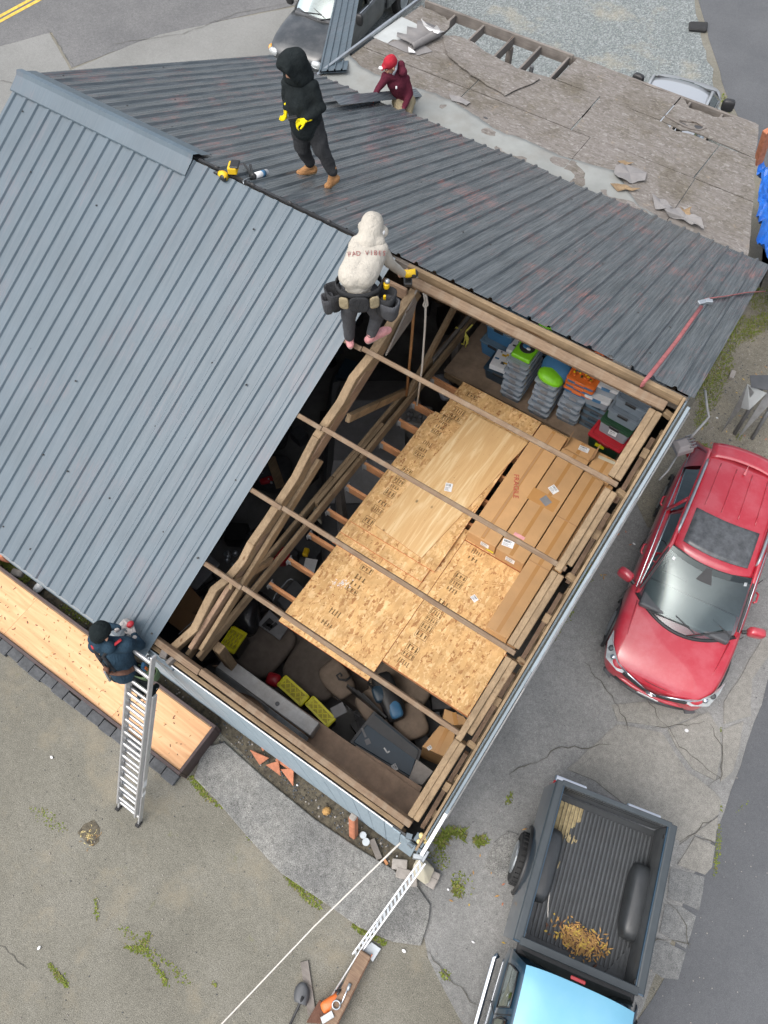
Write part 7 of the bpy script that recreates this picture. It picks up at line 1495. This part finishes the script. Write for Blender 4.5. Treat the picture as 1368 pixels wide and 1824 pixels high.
# cornerside: cord, channel, jug, pavers, post, timber, spade
cord('guy_cord', [V((-.27, -4.73, 2.9)), at(560, 1650, 1.0), at(395, 1824, .25), at(300, 1910, .02)], .011, 'rope', 'long white cord running from the wall corner down across the yard')
CH = thing('perforated_channel', 'white perforated metal channel sloping from the wall corner to the yard', 'metal channel', at(628, 1706, 0)); a, b = at(632, 1703, .1), at(754, 1534, .75); t = (b-a).normalized(); n = V((-t.y, t.x, 0)).normalized()
for s in (-1, 1): obj('channel_edge', MB().beam(a+n*.04*s, b+n*.04*s, .022, .04), M['white'], CH, bevel=.003)
wb_ = MB(); L = (b-a).length; k = 0
while k*.085 < L-.05: wb_.beam(a+t*(k*.085)-n*.03, a+t*(k*.085+.06)+n*.03, .03, .012); k += 1
obj('channel_web', wb_, M['galv'], CH, kind='stuff')
tag(obj('steel_rod', MB().tube([at(586, 1782, .12), at(650, 1680, .2), at(700, 1600, .45)], .014, 8), M['alu'], smooth=True), 'straight steel rod lying beside the weathered beam', 'rod')
JG = thing('plastic_jug', 'upturned beige plastic cover with a dent beside the wall corner', 'plastic cover', at(755, 1550, .05)); P0 = [at(x, y, z) for x, y, z in [(748, 1520, .5), (774, 1548, .22), (764, 1572, .12), (757, 1575, .12), (734, 1558, .14), (737, 1540, .3)]]; apx = at(752, 1535, .55)
mb = MB(); mb.add([apx]+P0+[V((p.x, p.y, .03)) for p in P0], [(0, i+1, (i+1) % 6+1) for i in range(6)]+[(i+1, i+7, (i+1) % 6+7, (i+1) % 6+1) for i in range(6)]); obj('cover_shell', mb, M['beige'], JG, bevel=.02, seg=3, recalc=True); obj('dent', MB().ball(at(755, 1560, .22), (.02, .02, .01), 6), M['ink'], JG)
for i, (x, y, a, w, m_, lb) in enumerate(((712, 1540, .5, .22, 'paver_pale', 'pale paver under the corner flashing'), (718, 1556, .35, .2, 'paver_pale', 'pale paver between the channel and the soil bed'), (733, 1570, .6, .16, 'paver_pale', 'pinkish paver below the white channel'), (770, 1560, .2, .2, 'paver_pale', 'pale paver right of the beige cover'), (768, 1572, .1, .14, 'paver_pale', 'small pale paver corner below the beige cover'))):
    p = at(x, y, .05); tag(obj('paver', MB().box((p.x, p.y, .04+.01*i), (w, .14, .08), a).rough(.006, i), M[m_], bevel=.01), lb, 'paver')
rp_ = at(630, 1488, 0); RPST = thing('red_post', 'short weathered red post standing in the soil bed', 'post', (rp_.x, rp_.y, 0)); tp_ = at(629, 1455, .55); obj('post_shaft', MB().beam((rp_.x, rp_.y, 0), (tp_.x, tp_.y, .52), .11, .11, (0, 1, 0)), M['brick_red'], RPST, bevel=.015); obj('post_cap', MB().beam((tp_.x, tp_.y, .5), (tp_.x, tp_.y, .57), .10, .10, (0, 1, 0)), M['paver_pale'], RPST, bevel=.02)
TI = ['broken triangular terracotta tile with its point to the left', 'broken triangular terracotta tile in the middle of the three', 'broken triangular terracotta tile with its long point downwards', 'terracotta strip behind the broken tiles', 'small terracotta shard by the planter corner']
for lb, pts in zip(TI, ([(445, 1335), (480, 1350), (462, 1362)], [(473, 1362), (497, 1355), (500, 1382)], [(500, 1370), (524, 1368), (522, 1400)], [(494, 1348), (520, 1366), (516, 1372), (490, 1354)], [(462, 1325), (478, 1330), (468, 1338)])):
    poly = [tuple(at(x, y, .1)[:2]) for x, y in pts]; tl = MB().prism(poly, .05, .085); cz = sum((v for v in tl.v), V())/len(tl.v); rt_ = Matrix.Rotation(.25, 3, 'X'); tl.v = [cz+rt_@(v-cz)+V((0, 0, .02)) for v in tl.v]; tag(obj('roof_tile', tl, M['brick_red'], bevel=.004), lb, 'tile', 'broken terracotta tiles in the soil bed')
for lb, x, y, r in (('grey pipe ring lying in the soil bed', 652, 1500, .055), ('second grey pipe ring touching the first', 647, 1488, .05)): tag(obj('pipe_ring', MB().lathe([(r*.7, .0), (r, 0), (r, .05), (r*.7, .05)], at(x, y, .04), 16), M['galv'], smooth=False), lb, 'pipe ring')
tag(obj('split_wood', MB().beam(at(662, 1495, .06), at(676, 1530, .06), .09, .035), M['wgreyX'], bevel=.004), 'split grey board end in the soil bed', 'board'); tag(obj('wood_chip', MB().beam(at(684, 1530, .05), at(690, 1540, .05), .04, .02), M['wnewX']), 'small orange wood chip near the pale pavers', 'wood chip'); tag(obj('rusty_lump', MB().ball(at(581, 1443, .05), (.06, .07, .05), 8).rough(.03), M['leaf_dry']), 'rusty brown lump in the soil bed', 'lump')
tag(obj('grey_stone', MB().box(at(31, 1022, .1), (.2, .13, .1), .4).rough(.03), M['paver_pale'], bevel=.02), 'grey stone beside the moss in the soil bed', 'stone'); wp_ = MB().ball(at(70, 1045, .1), (.1, .14, .06), 10); wp_.rough(.08); tag(obj('plastic_bag', wp_, M['white']), 'crumpled white plastic in the soil bed under the eave', 'plastic'); tag(obj('brown_tile_stack', MB().box(at(3, 980, .4), (.35, .3, .3), .3), M['brick_red'], bevel=.02), 'reddish block at the left edge below the eave', 'block')
BM_ = thing('timber_beam', 'old reddish timber beam lying at the bottom with tools on it', 'beam', at(620, 1760, 0)); a, b = at(652, 1697, .16), at(575, 1850, .16); obj('beam_body', MB().beam(a, b, .17, .15), M['wraftX'], BM_, bevel=.012); obj('red_face', MB().beam(a+V((.1, .04, -.01))*.8, b+V((.1, .04, -.01))*.8, .012, .11), M['red_edge'], BM_); 
tag(obj('steel_plate', MB().prism([tuple(at(x, y, .05)[:2]) for x, y in [(645, 1690), (662, 1678), (679, 1690), (664, 1714)]], .02, .05), M['galv'], bevel=.004), 'rusty rimmed steel plate under the beam end', 'plate')
MTL = thing('ring_spanner', 'bright steel handle and ring lying on the timber beam', 'tool', at(610, 1775, .24)); obj('shaft', MB().tube([at(622, 1755, .25), at(608, 1788, .25)], .013, 8), M['chrome'], MTL, smooth=True); obj('head', MB().tube([at(624, 1752, .25), at(619, 1764, .25)], .024, 8), M['galv'], MTL, smooth=True); obj('ring', MB().tube([at(599+7*math.cos(q), 1790+8*math.sin(q), .26) for q in [k*.42 for k in range(16)]], .012, 6), M['galv'], MTL, smooth=True)
CS = thing('chainsaw', 'orange and black chainsaw body beside the timber beam', 'chainsaw', at(590, 1785, .02)); q = at(593, 1785, .12); obj('orange_cover', cush(MB(), q, (.16, .34, .16), -.5, .2), M['orange'], CS, smooth=True); obj('handle', MB().tube([at(598, 1765, .2), at(606, 1764, .26), at(600, 1772, .28)], .018, 6), M['black'], CS, smooth=True); obj('guide_bar', MB().beam(at(600, 1772, .08), at(612, 1752, .08), .07, .012), M['dark_grey'], CS)
tag(obj('phone', MB().box(at(583, 1812, .26), (.085, .17, .012), -.5), M['lamp_glass'], bevel=.008, seg=2), 'pale screened phone lying on the timber beam', 'phone')
tag(obj('rusty_plate', MB().prism([tuple(at(x, y, .1)[:2]) for x, y in [(569, 1781), (586, 1796), (570, 1824), (545, 1822)]], .06, .09), M['c_brown'], bevel=.004), 'rust brown board beside the chainsaw', 'board')
SPD = thing('shovel', 'dark green shovel lying face down on a pale board', 'shovel', at(540, 1775, .04)); rows = []
for v in range(7):
    f = v/6; cx, cy = 541+(535-541)*f, 1750+(1788-1750)*f; hw = [4, 10, 13, 14, 14, 13, 11][v]; rows.append([at(cx+hw*(s)*.95, cy+hw*s*.35, .07+.03*(1-s*s)+.02*f) for s in (-1, -.5, 0, .5, 1)])
sm = MB(); sm.add([p for r in rows for p in r], [(j*5+i, j*5+i+1, (j+1)*5+i+1, (j+1)*5+i) for j in range(6) for i in range(4)]); obj('blade', sm, M['dkgreen'] if False else M['dark_grey'], SPD, smooth=True, solid=.004); obj('shaft', MB().tube([at(540, 1775, .11), at(533, 1790, .1), at(512, 1835, .07)], [.024, .018, .018], 8), M['black'], SPD, smooth=True)
tag(obj('pale_board', MB().beam(at(542, 1712, .02), at(556, 1808, .02), .11, .03), M['wgreyX'], bevel=.003), 'pale short board lying under the shovel', 'board')
# wall lamp on a bent conduit at the gable
WL = thing('wall_lamp', 'grey boxy floodlight on a bent conduit outside the gable wall', 'lamp', at(1218, 795, 2.2)); zc_ = 2.2; q = at(1216, 794, 2.2)
obj('conduit', MB().tube([at(1256, 695, 2.6), at(1260, 730, 2.45), at(1263, 742, 2.4), at(1255, 752, 2.35), at(1228, 782, 2.25)], .02, 8), M['dull_galv'], WL, smooth=True); obj('conduit', MB().tube([at(1206, 812, 2.1), at(1190, 838, 2.05), at(1174, 855, 2.0)], .014, 8), M['dull_galv'], WL, smooth=True)
Rl = Matrix.Rotation(-.75, 3, 'Z')@Matrix.Rotation(.2, 3, 'X'); obj('lamp_housing', MB().loft([[q+Rl@V((x*k, y*k, z)) for x, y in ((-.12, -.13), (.12, -.13), (.12, .13), (-.12, .13))] for z, k in ((-.08, 1), (.03, 1), (.09, .55))]), plain('brown_grey_housing', (.27, .24, .23), .5, 0, .1), WL, bevel=.008)
for k in range(5): obj('cooling_fin', MB().box(q+Rl@V((-.1+.05*k, .12, .06)), (.012, .1, .06), Rl), M['grey'], WL)
obj('lamp_socket', MB().tube([q+Rl@V((-.1, -.1, -.05)), q+Rl@V((-.16, -.2, -.06))], .05, 10), M['grey'], WL, smooth=True)
# grey steel frame at the right edge
SF_ = thing('barrier_assembly', 'grey steel frame of tapering panels and posts standing on the mossy ground', 'steel frame', at(1320, 775, 0))
def quadp(nm, pts, m='dull_galv', th=.012): return obj(nm, MB().add([at(*p) for p in pts], [(0, 1, 2, 3)]), M[m], SF_, solid=th)
quadp('tapered_panel', [(1284, 772, .0), (1290, 765, .02), (1343, 700, 1.15), (1331, 684, 1.2)]); quadp('tapered_panel', [(1332, 684, 1.2), (1366, 700, 1.2), (1335, 730, .8), (1320, 726, .7)], 'membrane_white'); quadp('tapered_panel', [(1312, 784, 0), (1316, 778, .02), (1390, 700, 1.1), (1372, 690, 1.2)]); quadp('dark_plate', [(1335, 669, 1.3), (1390, 668, 1.3), (1390, 700, 1.25), (1338, 690, 1.25)], 'dark_grey')
for p_, q_ in (((1308, 773, 0), (1380, 655, 1.4)), ((1339, 782, 0), (1400, 680, 1.2))): obj('post', MB().tube([at(*p_), at(*q_)], .035, 8), M['grey'], SF_, smooth=True)
# tarp and red beam right of the shed
def tf(u, v):
    y = 7.75+2.5*v; x = -.38-.37*(y-7.9)+1.7*u; z = 1.65-1.45*u**1.4+.22*noise.noise(V((x*2.2, y*2.2, 5)))+.16*noise.noise(V((x*5, y*5, 1)))+.06*noise.noise(V((x*13, y*13, 1))); return (x, y, max(.03, z))
tag(obj('tarp', MB().grid(tf, 34, 40), M['tarp'], smooth=False, solid=.003), 'crumpled bright blue tarp draped beside the shed', 'tarp')
tag(obj('red_beam', MB().beam(at(1368, 232, 2.4), at(1350, 290, 1.6), .12, .16), M['brick_red'], bevel=.006), 'red brown beam sticking out behind the shed roof', 'beam')
# litter
for lb, x, y in (('white crumpled cup by the mossy wall foot', 1277, 745), ('white scrap beside the gable wall', 1130, 968), ('white shard on the pale slab in front of the red suv', 1222, 1300), ('white flake left of the pickup tyre', 910, 1652), ('white chip near the beige cover', 797, 1585), ('pinkish scrap left of the pickup cab', 841, 1678), ('white flake on the walk end', 718, 1695), ('white flake in the middle of the yard', 92, 1350), ('white chip beside the black wheel mark', 70, 1690)):
    p = at(x, y, .01); s_ = MB().ball((p.x, p.y, .02), (rr.uniform(.02, .04), rr.uniform(.015, .035), .009), 7); s_.rough(.02, x); tag(obj('litter', s_, M['white']), lb, 'litter')
fv = MB()
for _ in range(70):
    x, y = rr.choice([(rr.uniform(1040, 1130), rr.uniform(940, 1030)), (rr.uniform(1240, 1368), rr.uniform(600, 800)), (rr.uniform(800, 1000), rr.uniform(1400, 1720))]); p = at(x, y, .01); q = rr.uniform(0, 3); L = rr.uniform(.02, .05)
    fv.add([(p.x-L*math.cos(q), p.y-L*math.sin(q), .012), (p.x+.012*math.sin(q), p.y-.012*math.cos(q), .018), (p.x+L*math.cos(q), p.y+L*math.sin(q), .014), (p.x-.012*math.sin(q), p.y+.012*math.cos(q), .02)], [(0, 1, 2, 3)], rr.randrange(3))
obj('fallen_leaves', fv, [M['leaf_dry'], M['leaf_yellow'], M['brick_red']], kind='stuff')
dd = MB(); p0 = at(160, 1490, 0)
for _ in range(60): a = rr.uniform(0, 6.3); d = rr.gauss(0, .09); dd.box((p0.x+d*math.cos(a), p0.y+d*math.sin(a), .008), (rr.uniform(.02, .05), .004, .004), rr.uniform(0, 3), rr.randrange(2))
obj('dry_stalks', dd, [M['foam'], M['leaf_dry']], kind='stuff')
tag(obj('black_scrap', MB().box(at(1243, 47, .05), (.5, .4, .1), .4).rough(.08), M['rubber'], bevel=.03), 'black rubber scrap on the gravel edge', 'scrap'); tag(obj('brick', MB().box(at(1304, 668, .04), (.09, .2, .08), .1), M['paver_pale'], bevel=.006), 'single pale brick beside the mossy strip', 'brick')
